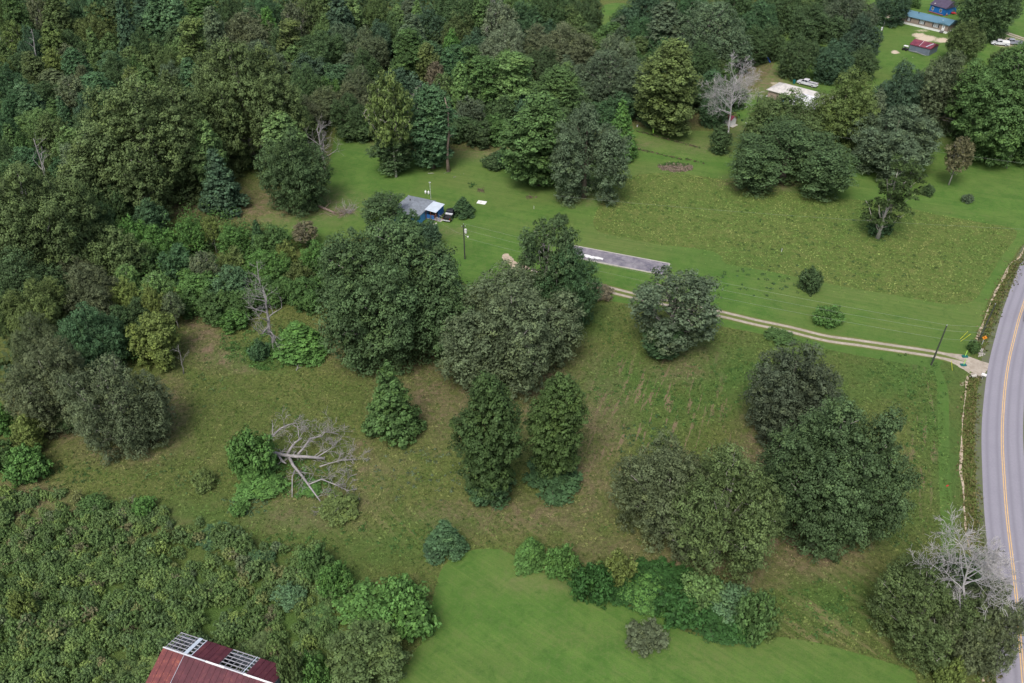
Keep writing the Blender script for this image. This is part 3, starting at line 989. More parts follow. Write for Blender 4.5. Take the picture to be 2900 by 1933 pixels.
for s in (1, 2, 3, 4):
    rs = np.random.RandomState(s)
    reg('oak', multi(rs, 11, 17, .3, 4 + s, 16), 46000, .27, s, 17, .55, sub=1.0, per=44)
for s in (11, 12):
    rs = np.random.RandomState(s)
    reg('bigoak', multi(rs, 13, 19, .4, 8, 20, (.28, .42)), 96000, .27, s, 19, .7, sub=1.05, per=52, bark='grey_bark', nlimb=26, twigs=2)
for s in (21, 22, 23):
    rs = np.random.RandomState(s)
    reg('spray', multi(rs, 10.5, 15, .3, 7, 18, (.28, .42), .9), 52000, .25, s, 15, .5, 'grey_bark', nlimb=26, twigs=3, sub=.85, per=34, inner=.08, elong=2.2)
for s in (31, 32, 33):
    rs = np.random.RandomState(s)
    reg('round', multi(rs, 5.5, 9.5, .3, 4, 9, (.32, .5)), 17000, .26, s, 9.5, .22, sub=.68, per=34)
for s in (41, 42):
    rs = np.random.RandomState(s)
    reg('cone', coney(rs, 3.8, 11, .3, 40, .12), 14000, .27, s, 11, .2, sub=.55, per=26, top=.95)
for s in (51, 52, 53):
    rs = np.random.RandomState(s)
    reg('tall', colum(rs, 4.2, 16, 2.5, 34, .8), 17000, .31, s, 16, .28, sub=.68, per=32, twigs=1, inner=.12)
for s in (61, 62):
    rs = np.random.RandomState(s)
    reg('pine', [(math.cos(a) * d, math.sin(a) * d, z, k, k, k * .5) for a, d, z, k in
                 [(i * 2.4 + rs.normal(0, .3), rs.uniform(1.2, 3.4) * (1 - .45 * i / 22), 4 + 13.5 * i / 22, rs.uniform(1.0, 1.7)) for i in range(23)]] + [(0, 0, 17.6, 1.1, 1.1, .9)],
        13000, .30, s, 18, .3, sub=.66, per=30, twigs=1, inner=.05, upb=.9, top=.97, nlimb=18)
for s in (71, 72):
    rs = np.random.RandomState(s)
    reg('cedar', colum(rs, 5.0, 16, .8, 46, .5, .52), 26000, .26, s, 16, .35, sub=.68, per=34, upb=.9, inner=.12)
for s in (81, 82, 83):
    rs = np.random.RandomState(s)
    reg('bush', multi(rs, 2.6, 3.2, .05, 5, 8, (.34, .52), .85, .6), 6500, .21, s, 3.0, .09, sub=.40, per=26, inner=.2)
for s in (91, 92, 93):
    rs = np.random.RandomState(s)
    reg('airy', dome(rs, 4.2, 10, 2.2, 34, (.13, .22), flat=.8), 8000, .27, s, 10, .16, 'grey_bark', nlimb=18, twigs=4, sub=.62, per=24, inner=.03)

rs = np.random.RandomState(101)
# open old pine with separate flat clumps and the trunk in sight
reg('openpine', [(-1.9 + .25 * z + dx, dy, z, k, k, k * .42) for dx, dy, z, k in
                 [(rs.uniform(-3.4, 4.6) * (1.1 - abs(t - .45)), rs.uniform(-3.2, 3.2), 3.2 + 11.5 * t, rs.uniform(.7, 1.3)) for t in np.linspace(0, 1, 46)]],
    12000, .27, 101, 14.5, .32, 'grey_bark', nlimb=24, twigs=1, sub=.6, per=34, inner=.02, upb=.8, top=.95)
rs = np.random.RandomState(102)
# leaning tree with a ragged, half open crown over a dark shrub
reg('ragged', [(rs.uniform(-4.5, 4.5) * (1 - .4 * abs(t - .5)), rs.uniform(-3.5, 3.5), 3.2 + 9.5 * t, k, k, k * .9) for t, k in zip(np.linspace(0, 1, 58), rs.uniform(.5, 1.15, 58))],
    14500, .26, 102, 13, .34, 'grey_bark', nlimb=26, twigs=3, sub=.7, per=34, inner=.05)

# colours of the foliage (linear albedo)
FC = dict(dk=(.046, .080, .030), bl=(.040, .076, .044), ol=(.070, .104, .034), gy=(.078, .100, .052), br=(.080, .098, .048), md=(.056, .108, .030), lt=(.094, .160, .050),
          yl=(.118, .158, .038), bt=(.066, .146, .032), gn=(.046, .098, .042), pl=(.108, .146, .082), dp=(.056, .070, .044), gb=(.068, .098, .056), vg=(.034, .074, .028), oy=(.086, .122, .034),
          rb=(.130, .108, .072), lg=(.070, .134, .062))
for k_ in FC: FC[k_] = tuple(.80 * a_ + .20 * b_ for a_, b_ in zip(FC[k_], (.060, .090, .054)))
CW = dict(dk='dark green', bl='blue-green', ol='olive green', gy='grey-green', br='brownish olive', md='mid green', lt='light green', yl='yellow-green', bt='bright green', gn='cool green',
          pl='pale green', dp='dusky dark', gb='grey-blue green', vg='deep green', oy='golden olive', rb='russet brown', lg='soft light green')
SHAPE = dict(oak=('oak_tree', 'broad domed tree'), bigoak=('oak_tree', 'very large domed oak'), spray=('oak_tree', 'spreading oak with feathery sprays'), round=('broadleaf_tree', 'small rounded tree'),
             cone=('conical_tree', 'pointed conical tree'), tall=('broadleaf_tree', 'tall narrow tree'), pine=('pine_tree', 'tall layered pine'), cedar=('cedar_tree', 'shaggy tiered cedar'),
             bush=('bush', 'low rounded bush'), airy=('broadleaf_tree', 'thin open-crowned tree'), openpine=('pine_tree', 'open pine'), ragged=('broadleaf_tree', 'ragged tree'))
CAT = dict(bush='bush')
TREES = []          # records, labels are written once all stand
trs = random.Random(5)


def silhouette(Y, X, fb, h, r):
    rz = (1 - fb) * h / 2; zc = fb * h + rz
    a = np.linspace(0, 2 * math.pi, 25)
    pts = np.stack([np.full(25, X), Y + r * np.cos(a), zc + rz * np.sin(a)], 1)
    _, py, _ = PX(pts)
    return py.min(), py.max(), zc


AV = np.linspace(0, 2 * math.pi, 13)[:-1]


def extent(pr, rot, e, X, Y, r, h):
    """outline in the photograph of a prototype standing at X, Y with crown radius r and height h"""
    L = pr['L']; sc = r / pr['R']; sz = h / pr['zt']
    ca, sa = math.cos(rot), math.sin(rot)
    x = L[:, 0] * sc * e; y = L[:, 1] * sc / e
    cx = x * ca - y * sa; cy = x * sa + y * ca
    rr = (L[:, 3] + .25) * sc; rz = (L[:, 5] + .2) * sz
    P1 = np.stack([cx[:, None] + 0 * AV, cy[:, None] + rr[:, None] * np.cos(AV), L[:, 2:3] * sz + rz[:, None] * np.sin(AV)], 2).reshape(-1, 3)
    P2 = np.stack([cx[:, None] + rr[:, None] * np.cos(AV), cy[:, None] + rr[:, None] * np.sin(AV), L[:, 2:3] * sz + 0 * AV], 2).reshape(-1, 3)
    P1[:, 2] = np.maximum(P1[:, 2], 0)
    P = np.concatenate([P1, P2]) + np.array([X, Y, 0])
    px, py, z = PX(P)
    return np.percentile(px, 1.5), np.percentile(px, 98.5), np.percentile(py, 1.0), np.percentile(py, 99.2), float(np.median(z))


def put(kind, col, X, Y, r, h, label=None, jit=0.12, group=None, var=None, name=None, rot=None, e=None, pr=None):
    if pr is None: pr = PROTO[kind][trs.randrange(len(PROTO[kind])) if var is None else var % len(PROTO[kind])]
    nm = name or SHAPE[kind][0]
    root = bpy.data.objects.new(nm, None)
    root.empty_display_size = 0.5
    link(root)
    root.location = (X, Y, 0)
    if rot is None: rot = trs.uniform(0, 6.28) if kind not in ('openpine', 'ragged') else 0
    root.rotation_euler = (0, 0, rot)
    s = r / pr['R']
    if e is None: e = trs.uniform(.88, 1.1)
    root.scale = (s * e, s / e, h / pr['zt'])
    c = bpy.data.objects.new('crown', pr['crown']); link(c, root)
    base = tuple(v * 1.32 for v in FC[col]) if isinstance(col, str) else col
    j = 1 + trs.uniform(-jit, jit)
    g = 1 + trs.uniform(-jit, jit) * .5
    c.color = (base[0] * j, base[1] * j * g, base[2] * j, 1)
    t = bpy.data.objects.new('trunk' if kind != 'bush' else 'stem', pr['trunk']); link(t, root)
    TREES.append(dict(o=root, kind=kind, col=col, X=X, Y=Y, r=r, h=h, label=label, group=group))
    return root


def setup(kind, var):
    pr = PROTO[kind][trs.randrange(len(PROTO[kind])) if var is None else var % len(PROTO[kind])]
    rot = trs.uniform(0, 6.28) if kind not in ('openpine', 'ragged') else 0.0
    return pr, rot, trs.uniform(.88, 1.1)


def tree_box(kind, col, x0, y0, x1, y1, label=None, var=None, **kw):
    """fit a tree to the outline it has in the photograph (2352-wide pixels): its foot, width and height follow"""
    x0, y0, x1, y1 = (v * DS for v in (x0, y0, x1, y1))
    pr, rot, e = setup(kind, var)
    g = G((x0 + x1) / 2, y1)
    X, Y, h, r = g[0], g[1], 8.0, 4.0
    for _ in range(50):
        a0, a1, b0, b1, z = extent(pr, rot, e, X, Y, r, h)
        k = FPX / z
        r *= 1 + ((x1 - x0) / max(1, a1 - a0) - 1) * .6
        X += ((x0 + x1) / 2 - (a0 + a1) / 2) / k * .7
        e0 = b0 - y0; e1 = b1 - y1
        Y += e1 / (k * math.sin(PITCH)) * 0.6
        h += (e0 - e1) / (k * math.cos(PITCH)) * 0.5
        h = max(0.4, h, r * .5)
        h = min(h, r * dict(oak=3.0, bigoak=3.0, spray=3.0, round=3.2).get(kind, 9))
    kw.setdefault('jit', 0.05)
    return put(kind, col, X, Y, r, h, label, rot=rot, e=e, pr=pr, **kw)


def tree_top(kind, col, cx, ytop, w, h, label=None, var=None, **kw):
    """a tree whose foot is hidden: its top and width as seen, its height known"""
    pr, rot, e = setup(kind, var)
    X, Y, r = 0.0, 200.0, 4.0
    for _ in range(50):
        a0, a1, b0, b1, z = extent(pr, rot, e, X, Y, r, h)
        k = FPX / z
        r *= 1 + (w / max(1, a1 - a0) - 1) * .6
        X += (cx - (a0 + a1) / 2) / k * .7
        Y += (b0 - ytop) / (k * math.sin(PITCH)) * 0.7
    return put(kind, col, X, Y, r, h, label, rot=rot, e=e, pr=pr, **kw)


# ------------- trees that stand out, one by one
B = tree_box
B('bigoak', 'dk', 752, 525, 1056, 815, 'huge dark green oak in the middle of the photo, just below the blue house')
B('spray', 'gy', 1035, 628, 1320, 890, 'large olive-grey feathery oak directly right of the huge dark oak', var=0)
B('ragged', 'dk', 1200, 508, 1318, 700, 'tall dark cedar with a broken flat top left of the concrete slab', var=0)
B('oak', 'vg', 1235, 570, 1366, 762, 'deep green vine-covered tree growing against the flat-topped dark cedar', var=1)
B('ragged', 'gb', 1463, 618, 1642, 800, 'ragged grey-green tree standing alone beside the gravel drive')
B('cedar', 'vg', 1488, 735, 1560, 822, 'small dark cedar at the foot of the ragged grey-green tree', var=1)
B('oak', 'dp', 1730, 782, 1914, 1012, 'dusky purplish-dark oak, upper one of the pair below the gravel drive', var=2)
B('bigoak', 'dk', 1765, 885, 2070, 1245, 'big blue-green oak nearest the road bend, lower one of the pair', var=1)
B('spray', 'br', 1425, 972, 1640, 1262, 'brownish bare-twigged oak, left half of the pair above the leafy hedge', var=1)
B('spray', 'ol', 1545, 985, 1778, 1310, 'olive green feathery oak, right half of the pair above the leafy hedge', var=2)
B('cedar', (.050, .088, .030), 1062, 868, 1182, 1130, 'left one of the two tall shaggy dark cedars in the middle of the field', var=0)
B('cedar', (.056, .094, .030), 1226, 865, 1332, 1090, 'right one of the two tall shaggy cedars in the field, with grey dead twigs', var=1)
B('bush', 'vg', 1075, 1070, 1172, 1165, 'dark leafy bush wrapped round the foot of the left tall cedar')
B('bush', 'vg', 1214, 1052, 1328, 1158, 'round dark green bush at the foot of the right tall cedar')
B('cone', 'md', 852, 838, 956, 1012, 'bright green cone-shaped tree alone in the field left of the tall cedars', var=0)
B('spray', 'br', 2160, 1335, 2352, 1540, 'right part of the large roadside oak, reaching over the road', var=1)
B('spray', 'ol', 2020, 1290, 2240, 1525, 'large roadside oak at the bottom right under bare white branches, left part', var=0)
B('round', 'dk', 2160, 1270, 2300, 1400, 'dark green tree half hidden behind the dead branches at the bottom right')
B('spray', 'gy', 155, 785, 378, 1035, 'olive-grey feathery oak at the left edge of the rough field', var=2)
B('spray', 'br', 18, 722, 195, 985, 'brownish feathery oak at the far left behind the olive-grey one', var=1)
B('oak', 'dk', 120, 860, 260, 985, 'dark low tree tucked between the two feathery oaks on the left')
B('oak', 'gn', 143, 690, 285, 860, 'domed cool green tree left of the yellow-green trees', var=1)
B('oak', 'oy', 12, 642, 158, 800, 'golden olive tree near the left edge', var=0)
B('bigoak', 'ol', -40, 400, 218, 660, 'huge olive oak at the left edge of the photo', var=0)
B('oak', 'dk', -40, 590, 150, 745, 'dark oak at the left edge below the huge olive oak', var=1)
B('round', 'ol', 210, 518, 330, 660, 'olive round tree left of the bright young thicket', var=1)
B('bigoak', 'ol', 178, 200, 468, 478, 'huge domed olive oak in the woods at the upper left', var=1)
B('spray', 'pl', 150, 255, 290, 470, 'pale grey mossy oak on the left flank of the huge domed oak', var=1)
B('bigoak', 'ol', 462, 120, 682, 375, 'large lumpy olive oak right of the huge domed oak', var=0)
B('tall', 'lt', 436, 282, 515, 425, 'light green upright tree at the edge of the brown clearing', var=0)
B('cone', 'bl', 470, 345, 552, 492, 'dark bluish tree in front of the light green upright one', var=1)
B('oak', 'dk', 602, 310, 748, 480, 'dark round tree at the left end of the upper lawn', var=2)
B('tall', 'lt', 612, 262, 700, 400, 'light green upright tree behind the dark round tree by the lawn', var=1)
B('cedar', 'gn', 940, 200, 1030, 378, 'cool green shaggy tree left of the tall bare snag', var=1)
B('cedar', 'dk', 862, 250, 942, 392, 'dark vine-covered column under the golden tree', var=0)
B('airy', 'oy', 848, 168, 945, 330, 'golden-leaved tree with white branches at the back of the lawn', var=0)
B('cedar', 'md', 1165, 222, 1292, 418, 'mid green shaggy tree at the back of the lawn, left of the grey one', var=0)
B('oak', 'gb', 1278, 245, 1432, 458, 'grey-green domed tree standing on the lawn right of the shaggy one', var=0)
B('cone', 'bt', 1393, 232, 1455, 372, 'bright green pointed tree behind the grey-green domed tree', var=1)
B('cedar', 'oy', 1472, 98, 1588, 300, 'tall golden-green cedar at the back of the garden rows', var=0)
B('oak', 'dk', 1696, 272, 1945, 440, 'broad dark green oak in front of the pale-roofed house', var=0)
B('oak', 'ol', 1725, 222, 1885, 360, 'olive tree hiding the front of the pale-roofed house', var=1)
B('oak', 'oy', 1862, 155, 2004, 340, 'golden olive tree right of the pale-roofed house', var=2)
B('oak', 'gb', 1965, 258, 2148, 405, 'round grey-blue tree on the lawn right of the pale-roofed house', var=2)
B('openpine', (.048, .078, .026), 1990, 362, 2118, 515, 'open dark pine with a leaning trunk in the rough field', var=0)
B('bush', 'vg', 1998, 488, 2050, 540, 'dark shrub at the foot of the open leaning pine')
B('airy', (.115, .115, .060), 2172, 318, 2235, 392, 'small brownish thin tree on the lawn at the right')
B('bigoak', 'md', 2200, 128, 2440, 358, 'big shaggy green tree at the right edge above the small brownish tree', var=0)
B('oak', 'gy', 2098, 112, 2250, 300, 'grey-olive tree left of the big shaggy one at the right edge', var=0)
B('oak', 'bl', 1998, 152, 2118, 292, 'dark bluish tree right of the golden olive tree', var=1)
B('tall', 'pl', 1990, 208, 2032, 300, 'pale thin tree between the golden olive and the dark bluish tree', var=2)
B('oak', 'ol', 2178, 30, 2258, 140, 'olive tree just right of the red-roofed shed', var=2)
B('oak', 'dk', 2205, -60, 2340, 84, 'dark oak above the parked trucks in the top right corner', var=1)
B('round', 'ol', 2272, 112, 2328, 165, 'small olive tree below the parked trucks')
B('round', 'dk', 1632, 268, 1680, 352, 'dark ivy mass round the foot of the bare white-twigged tree', var=1)
B('bush', 'dk', 1838, 618, 1888, 672, 'dark upright shrub alone on the mown strip, upper one of two')
B('bush', 'bt', 1872, 702, 1936, 750, 'bright green shrub just above the gravel drive')
B('bush', 'md', 1760, 752, 1822, 792, 'green shrub below the gravel drive, at the top of the dusky oak')
B('bush', 'dk', 1271, 490, 1304, 516, 'small dark shrub on the lawn above the concrete slab')
B('bush', 'rb', 1360, 664, 1406, 690, 'brown grassy clump at the left end of the visible gravel drive')
B('bush', 'dk', 1110, 355, 1150, 390, 'small dark shrub at the woods edge beside the bare snag, left of two')
B('bush', 'vg', 1138, 346, 1185, 386, 'small green shrub at the woods edge, right of the two by the snag')
B('bush', 'dk', 2118, 425, 2146, 450, 'tiny dark shrub on the lawn right of the open pine')
B('bush', 'gb', 2210, 446, 2236, 466, 'tiny grey shrub alone on the right lawn')
B('bush', 'md', 2224, 782, 2252, 812, 'small shrub beside the orange arrow sign')
B('bush', 'oy', 443, 1078, 492, 1132, 'yellow-green bush alone in the field on the left')
B('bush', 'oy', 740, 1128, 820, 1205, 'yellow-green bush at the lower end of the fallen dead tree')
B('cone', 'gn', 985, 1195, 1062, 1288, 'small cone-shaped tree at the top left corner of the lower lawn', var=1)
B('bush', 'bl', 975, 1240, 1018, 1285, 'small dark bush hugging the cone-shaped tree at the lower lawn')
B('cone', 'bt', 1187, 1235, 1246, 1315, 'bright green small upright bush on the lower lawn edge, left of two', var=0)
B('bush', 'bt', 1255, 1252, 1325, 1328, 'bright green small bush on the lower lawn edge, right of two')
B('bush', 'gy', 1442, 1422, 1528, 1508, 'grey-green round shrub alone on the lower lawn')
B('bush', 'bt', 780, 1335, 900, 1450, 'large bright leafy bush right of the scrub, left of two')
B('bush', 'bt', 868, 1325, 990, 1470, 'large bright leafy bush by the lower lawn, right of two')
B('round', 'ol', 765, 1425, 925, 1600, 'olive feathery tree at the bottom edge beside the lower lawn', var=0)
B('cone', 'bt', 640, 738, 735, 835, 'bright green young cedar beside the standing dead tree', var=0)
B('bush', 'gn', 572, 782, 618, 828, 'leafy bush at the foot of the standing dead tree')
B('bush', 'bt', 530, 990, 625, 1100, 'bright green bush left of the fallen dead tree')
B('bush', 'bt', 548, 1085, 650, 1148, 'spreading green bush below the fallen dead tree')
B('bush', 'bt', 690, 1105, 735, 1140, 'small bright bush under the lower limbs of the fallen dead tree')
B('bush', 'bt', 528, 1148, 572, 1186, 'low weedy green bush below the fallen tree on the left')
B('airy', 'dk', 838, 440, 924, 520, 'dark bushy pine at the left of the blue house')
B('round', 'vg', 912, 484, 962, 565, 'small dark tree against the near wall of the blue house', var=0)
B('round', 'bl', 960, 510, 1008, 570, 'small bluish tree near the right corner of the huge dark oak', var=1)
B('cone', 'vg', 1042, 453, 1084, 500, 'small dark cedar beside the black pickup')
B('bush', 'ol', 240, 1520, 330, 1600, 'yellow-green bush at the bottom edge left of the red barn')
B('bush', 'oy', 315, 1515, 425, 1600, 'round yellow-green bush against the red barn roof')
B('bush', 'yl', 400, 1435, 455, 1490, 'yellow-green bush behind the left end of the red barn')
B('round', 'ol', 545, 1450, 628, 1540, 'thin olive tree hanging over the red barn roof', var=1)
B('bush', 'ol', 640, 1490, 700, 1600, 'olive bush right of the red barn')
B('bush', 'bt', 690, 1500, 760, 1600, 'bright bush right of the red barn at the bottom edge')
B('round', 'bt', -30, 915, 40, 1000, 'bright green small tree at the left edge of the rough field', var=0)
B('round', 'md', -40, 985, 30, 1080, 'mid green small tree at the left edge, below the bright green one', var=1)
B('round', 'yl', 28, 938, 102, 1040, 'yellow-green small tree at the left edge of the rough field', var=1)
B('bush', 'bt', 15, 1025, 108, 1110, 'bright green bush at the left edge above the scrub')
B('bush', 'yl', 2150, 1515, 2215, 1590, 'yellow-green bush at the bottom right below the roadside oak')
B('bush', 'bt', 306, 1140, 352, 1190, 'bright bush on the upper edge of the scrub')
B('bush', 'bt', 20, 1580, 80, 1640, 'bright bush at the bottom left corner')
B('bush', 'md', 690, 1252, 765, 1335, 'taller green bush at the right end of the scrub, upper one')
B('bush', 'bt', 735, 1292, 806, 1375, 'bright green bush at the right edge of the scrub beside the grass lane')
B('bush', 'gn', 560, 1262, 630, 1325, 'rounded cool green bush in the upper right of the scrub')
B('bush', 'lg', 630, 1340, 700, 1400, 'soft light green bush in the middle of the right scrub')
B('bush', 'md', 700, 1390, 770, 1460, 'mid green bush at the scrub edge above the lane end')
B('bush', 'yl', 22, 1360, 85, 1430, 'yellow-green bush in the scrub at the left edge')
B('bush', 'gn', 455, 1205, 525, 1262, 'cool green bush on the top rim of the scrub')
B('bush', 'md', 180, 1135, 250, 1195, 'mid green bush at the top of the scrub on the left')
B('bush', 'lg', 330, 1350, 390, 1400, 'soft green bush in the middle of the scrub')
# the leafy hedge between the two lower lawns, bush by bush
HG = (.036, .092, .026)
for i, (x0, y0, x1, y1, c, w) in enumerate([
        (1318, 1296, 1402, 1384, HG, 'glossy deep green'), (1375, 1264, 1455, 1350, 'yl', 'yellow-green'), (1380, 1318, 1462, 1388, HG, 'glossy deep green'), (1435, 1312, 1530, 1412, 'bt', 'bright green'),
        (1490, 1305, 1590, 1385, HG, 'deep glossy green'), (1510, 1340, 1610, 1446, HG, 'deep glossy green'), (1570, 1320, 1655, 1405, 'lt', 'light green'), (1575, 1375, 1685, 1474, HG, 'deep glossy green'),
        (1635, 1340, 1725, 1435, 'lg', 'soft light green'), (1650, 1385, 1745, 1482, HG, 'deep glossy green'), (1695, 1362, 1780, 1474, 'md', 'mid green'), (1738, 1405, 1790, 1470, 'oy', 'golden'),
        (1448, 1298, 1525, 1350, HG, 'dark glossy green'), (1465, 1335, 1505, 1368, 'pl', 'pale')]):
    B('bush', c, x0, y0, x1, y1, f'{w} bush in the leafy hedge above the lower lawn', var=i, group='bushes of the leafy hedge')

# ------------- the woods: crowns read from the photograph (crop x, crop top y, crop width, height in metres)
def W(x0, y0, rows):
    for kind, col, cx, yt, w, h in rows:
        tree_top(kind, col, x0 + cx / 2.9412, y0 + yt / 2.9412, w / 2.9412, h)


W(0, 0, [
    ('oak', 'ol', 30, -20, 190, 19), ('tall', 'md', 150, -20, 230, 20), ('airy', 'br', 330, -60, 210, 20), ('tall', 'ol', 500, -20, 230, 19), ('oak', 'gn', 700, -60, 280, 19), ('airy', 'oy', 130, 175, 220, 14),
    ('tall', 'oy', 460, 205, 220, 17), ('oak', 'oy', 820, 75, 320, 17), ('cone', 'bl', 1110, 5, 270, 24), ('cone', 'lt', 840, 245, 230, 17), ('tall', 'lg', 1330, -40, 240, 20), ('tall', 'lg', 1460, -30, 210, 20),
    ('pine', 'oy', 1650, 150, 310, 22), ('tall', 'pl', 1790, 75, 180, 20), ('oak', 'br', 2090, 130, 440, 18), ('tall', 'md', 1680, -60, 220, 19), ('oak', 'gn', 2200, -20, 300, 18), ('round', 'yl', 470, 440, 240, 12),
    ('tall', 'gn', 650, 410, 230, 15), ('tall', 'ol', 290, 440, 200, 14), ('round', 'oy', 70, 470, 170, 12), ('oak', 'gn', 90, 555, 300, 15), ('tall', 'lg', 240, 700, 260, 14), ('airy', 'gy', 590, 640, 240, 12),
    ('airy', 'oy', 1120, 560, 180, 13), ('tall', 'lt', 1245, 575, 190, 15), ('cone', 'gn', 900, 620, 240, 14), ('round', 'ol', 1310, 390, 250, 12), ('tall', 'lg', 1600, 495, 180, 15), ('oak', 'ol', 1440, 430, 260, 13),
    ('round', 'ol', 1420, 620, 210, 12), ('cone', 'gn', 570, 810, 190, 12), ('oak', 'gn', 180, 780, 300, 13), ('round', 'lt', 330, 1000, 200, 11), ('oak', 'gn', 50, 960, 230, 13), ('round', 'ol', 460, 970, 250, 12),
    ('round', 'bl', 720, 830, 180, 12), ('oak', 'dk', 80, 1180, 260, 13), ('round', 'ol', 430, 1290, 190, 10), ('round', 'gn', 560, 1330, 240, 10), ('round', 'md', 230, 1130, 200, 11), ('tall', 'dk', 1600, 780, 220, 14),
    ('round', 'gn', 760, 720, 200, 12), ('round', 'br', 700, 560, 200, 12), ('oak', 'dk', 1000, 470, 260, 14), ('round', 'bl', 1720, 640, 220, 13), ('oak', 'dk', 1240, 280, 260, 16), ('oak', 'dk', 620, 280, 240, 14),
    ('round', 'md', 1150, 485, 160, 12), ('oak', 'bl', 280, 250, 240, 15), ('oak', 'dk', 1930, 0, 260, 17), ('tall', 'gn', 850, -30, 220, 19), ('tall', 'dk', 1000, -60, 220, 20)])
W(700, 0, [
    ('oak', 'gn', 100, 30, 260, 18), ('tall', 'bt', 190, 80, 140, 18), ('airy', 'gy', 400, 20, 210, 18), ('airy', 'ol', 520, -20, 200, 19), ('tall', 'ol', 650, -50, 210, 19), ('tall', 'bl', 780, 0, 210, 20),
    ('tall', 'lt', 880, 5, 200, 18), ('oak', 'ol', 1090, -10, 250, 18), ('tall', 'lt', 1265, 55, 130, 18), ('pine', 'oy', 380, 165, 240, 18), ('oak', 'lt', 690, 140, 260, 15), ('oak', 'gb', 780, 230, 300, 15),
    ('oak', 'bl', 1060, 200, 260, 16), ('tall', 'gb', 1380, 140, 220, 18), ('oak', 'dk', 1650, -10, 480, 20), ('oak', 'ol', 1750, 130, 240, 16), ('airy', 'pl', 2100, 30, 240, 19), ('spray', 'pl', 2120, 225, 350, 17),
    ('cedar', 'md', 1380, 255, 300, 20), ('cedar', 'oy', 1510, 370, 180, 17), ('spray', 'gy', 1000, 260, 320, 16), ('oak', 'dk', 620, 290, 380, 16), ('round', 'bt', 1710, 280, 160, 14), ('cone', 'gn', 1680, 410, 230, 18),
    ('pine', 'md', 1880, 390, 180, 18), ('pine', 'md', 2010, 480, 250, 18), ('pine', 'lt', 2230, 440, 280, 20), ('oak', 'gb', 120, 375, 380, 16), ('oak', 'dk', 520, 560, 270, 15), ('round', 'bt', 690, 660, 180, 11),
    ('spray', 'gy', 950, 590, 280, 15), ('airy', 'rb', 1570, 530, 150, 15), ('tall', 'lt', 1790, 540, 150, 18), ('airy', 'lt', 1640, 620, 200, 14), ('oak', 'br', 500, 815, 260, 12), ('round', 'dk', 1790, 970, 230, 7),
    ('round', 'md', 2050, 960, 260, 8), ('round', 'dk', 1930, 1010, 200, 7), ('round', 'dk', 900, 960, 260, 6), ('round', 'md', 1080, 940, 220, 7), ('oak', 'dk', 850, 800, 280, 12), ('round', 'dk', 1560, 1010, 240, 9),
    ('round', 'bl', 1200, 1130, 220, 6), ('oak', 'dk', 1250, 130, 260, 16), ('oak', 'dk', 980, 440, 250, 14), ('oak', 'dk', 1900, 640, 260, 13), ('round', 'dk', 400, 720, 200, 12), ('oak', 'dk', 280, 260, 260, 15),
    ('oak', 'bl', 1530, 90, 240, 17), ('oak', 'dk', 1900, -40, 240, 18), ('tall', 'md', 1960, -40, 160, 20), ('cone', 'bl', 1280, 620, 180, 13)])
W(1400, 0, [
    ('airy', 'pl', 60, 60, 250, 17), ('oak', 'gn', 250, 40, 280, 16), ('oak', 'lt', 240, -50, 280, 17), ('oak', 'dk', 480, -60, 320, 19), ('oak', 'ol', 620, 60, 260, 14), ('round', 'lt', 720, 150, 180, 11), ('oak', 'dk', 760, -50, 260, 18),
    ('round', 'md', 1080, 75, 210, 9), ('oak', 'bl', 1240, -70, 380, 20), ('tall', 'gb', 1430, 25, 270, 20), ('spray', 'gb', 1780, 50, 600, 21), ('oak', 'gn', 1650, -60, 260, 18), ('oak', 'dk', 1980, -70, 340, 18),
    ('oak', 'br', 550, 225, 520, 17), ('spray', 'pl', 1000, 330, 330, 17), ('oak', 'gn', 1240, 165, 250, 14), ('spray', 'gb', 930, 470, 600, 17), ('pine', 'lt', 170, 450, 310, 20), ('cedar', 'md', 510, 565, 330, 18),
    ('oak', 'dk', 1700, 390, 320, 15), ('round', 'gn', 1760, 600, 250, 11), ('oak', 'gn', 1840, 755, 220, 11), ('oak', 'dk', 1330, 430, 260, 15), ('round', 'gn', 1050, 745, 260, 9), ('round', 'dk', 760, 800, 220, 8), ('round', 'gn', 900, 850, 200, 7),
    ('round', 'dk', 1310, 780, 240, 9), ('oak', 'dk', 1560, 640, 220, 12), ('round', 'dk', 560, 900, 240, 9), ('round', 'dk', 60, 800, 240, 10), ('oak', 'dk', 400, 420, 260, 13), ('round', 'lt', 850, 270, 150, 9), ('oak', 'gn', 2180, 60, 300, 15),
    ('oak', 'dk', 2120, 240, 280, 13), ('round', 'gn', 1380, 260, 200, 12), ('round', 'dk', 2010, 700, 190, 8), ('oak', 'dk', 1230, 560, 220, 11)])
W(2100, 0, [
    ('oak', 'gn', 120, 30, 300, 14), ('oak', 'dk', 220, 220, 260, 12), ('oak', 'dk', 640, 55, 440, 18), ('oak', 'dk', 470, 330, 300, 14), ('oak', 'bl', 980, 160, 330, 16), ('spray', 'gb', 900, -60, 420, 18), ('oak', 'dk', 300, -70, 360, 15),
    ('oak', 'bl', 1260, -60, 280, 13), ('round', 'lt', 1345, 490, 130, 7), ('bush', 'md', 1450, -20, 90, 4), ('oak', 'bl', 760, 360, 300, 13), ('oak', 'dk', 1010, 400, 240, 11), ('oak', 'bl', 1750, 660, 300, 12), ('oak', 'dk', 1620, 560, 320, 13),
    ('round', 'dk', 2270, 480, 200, 8), ('bush', 'vg', 2000, 1130, 200, 4)])
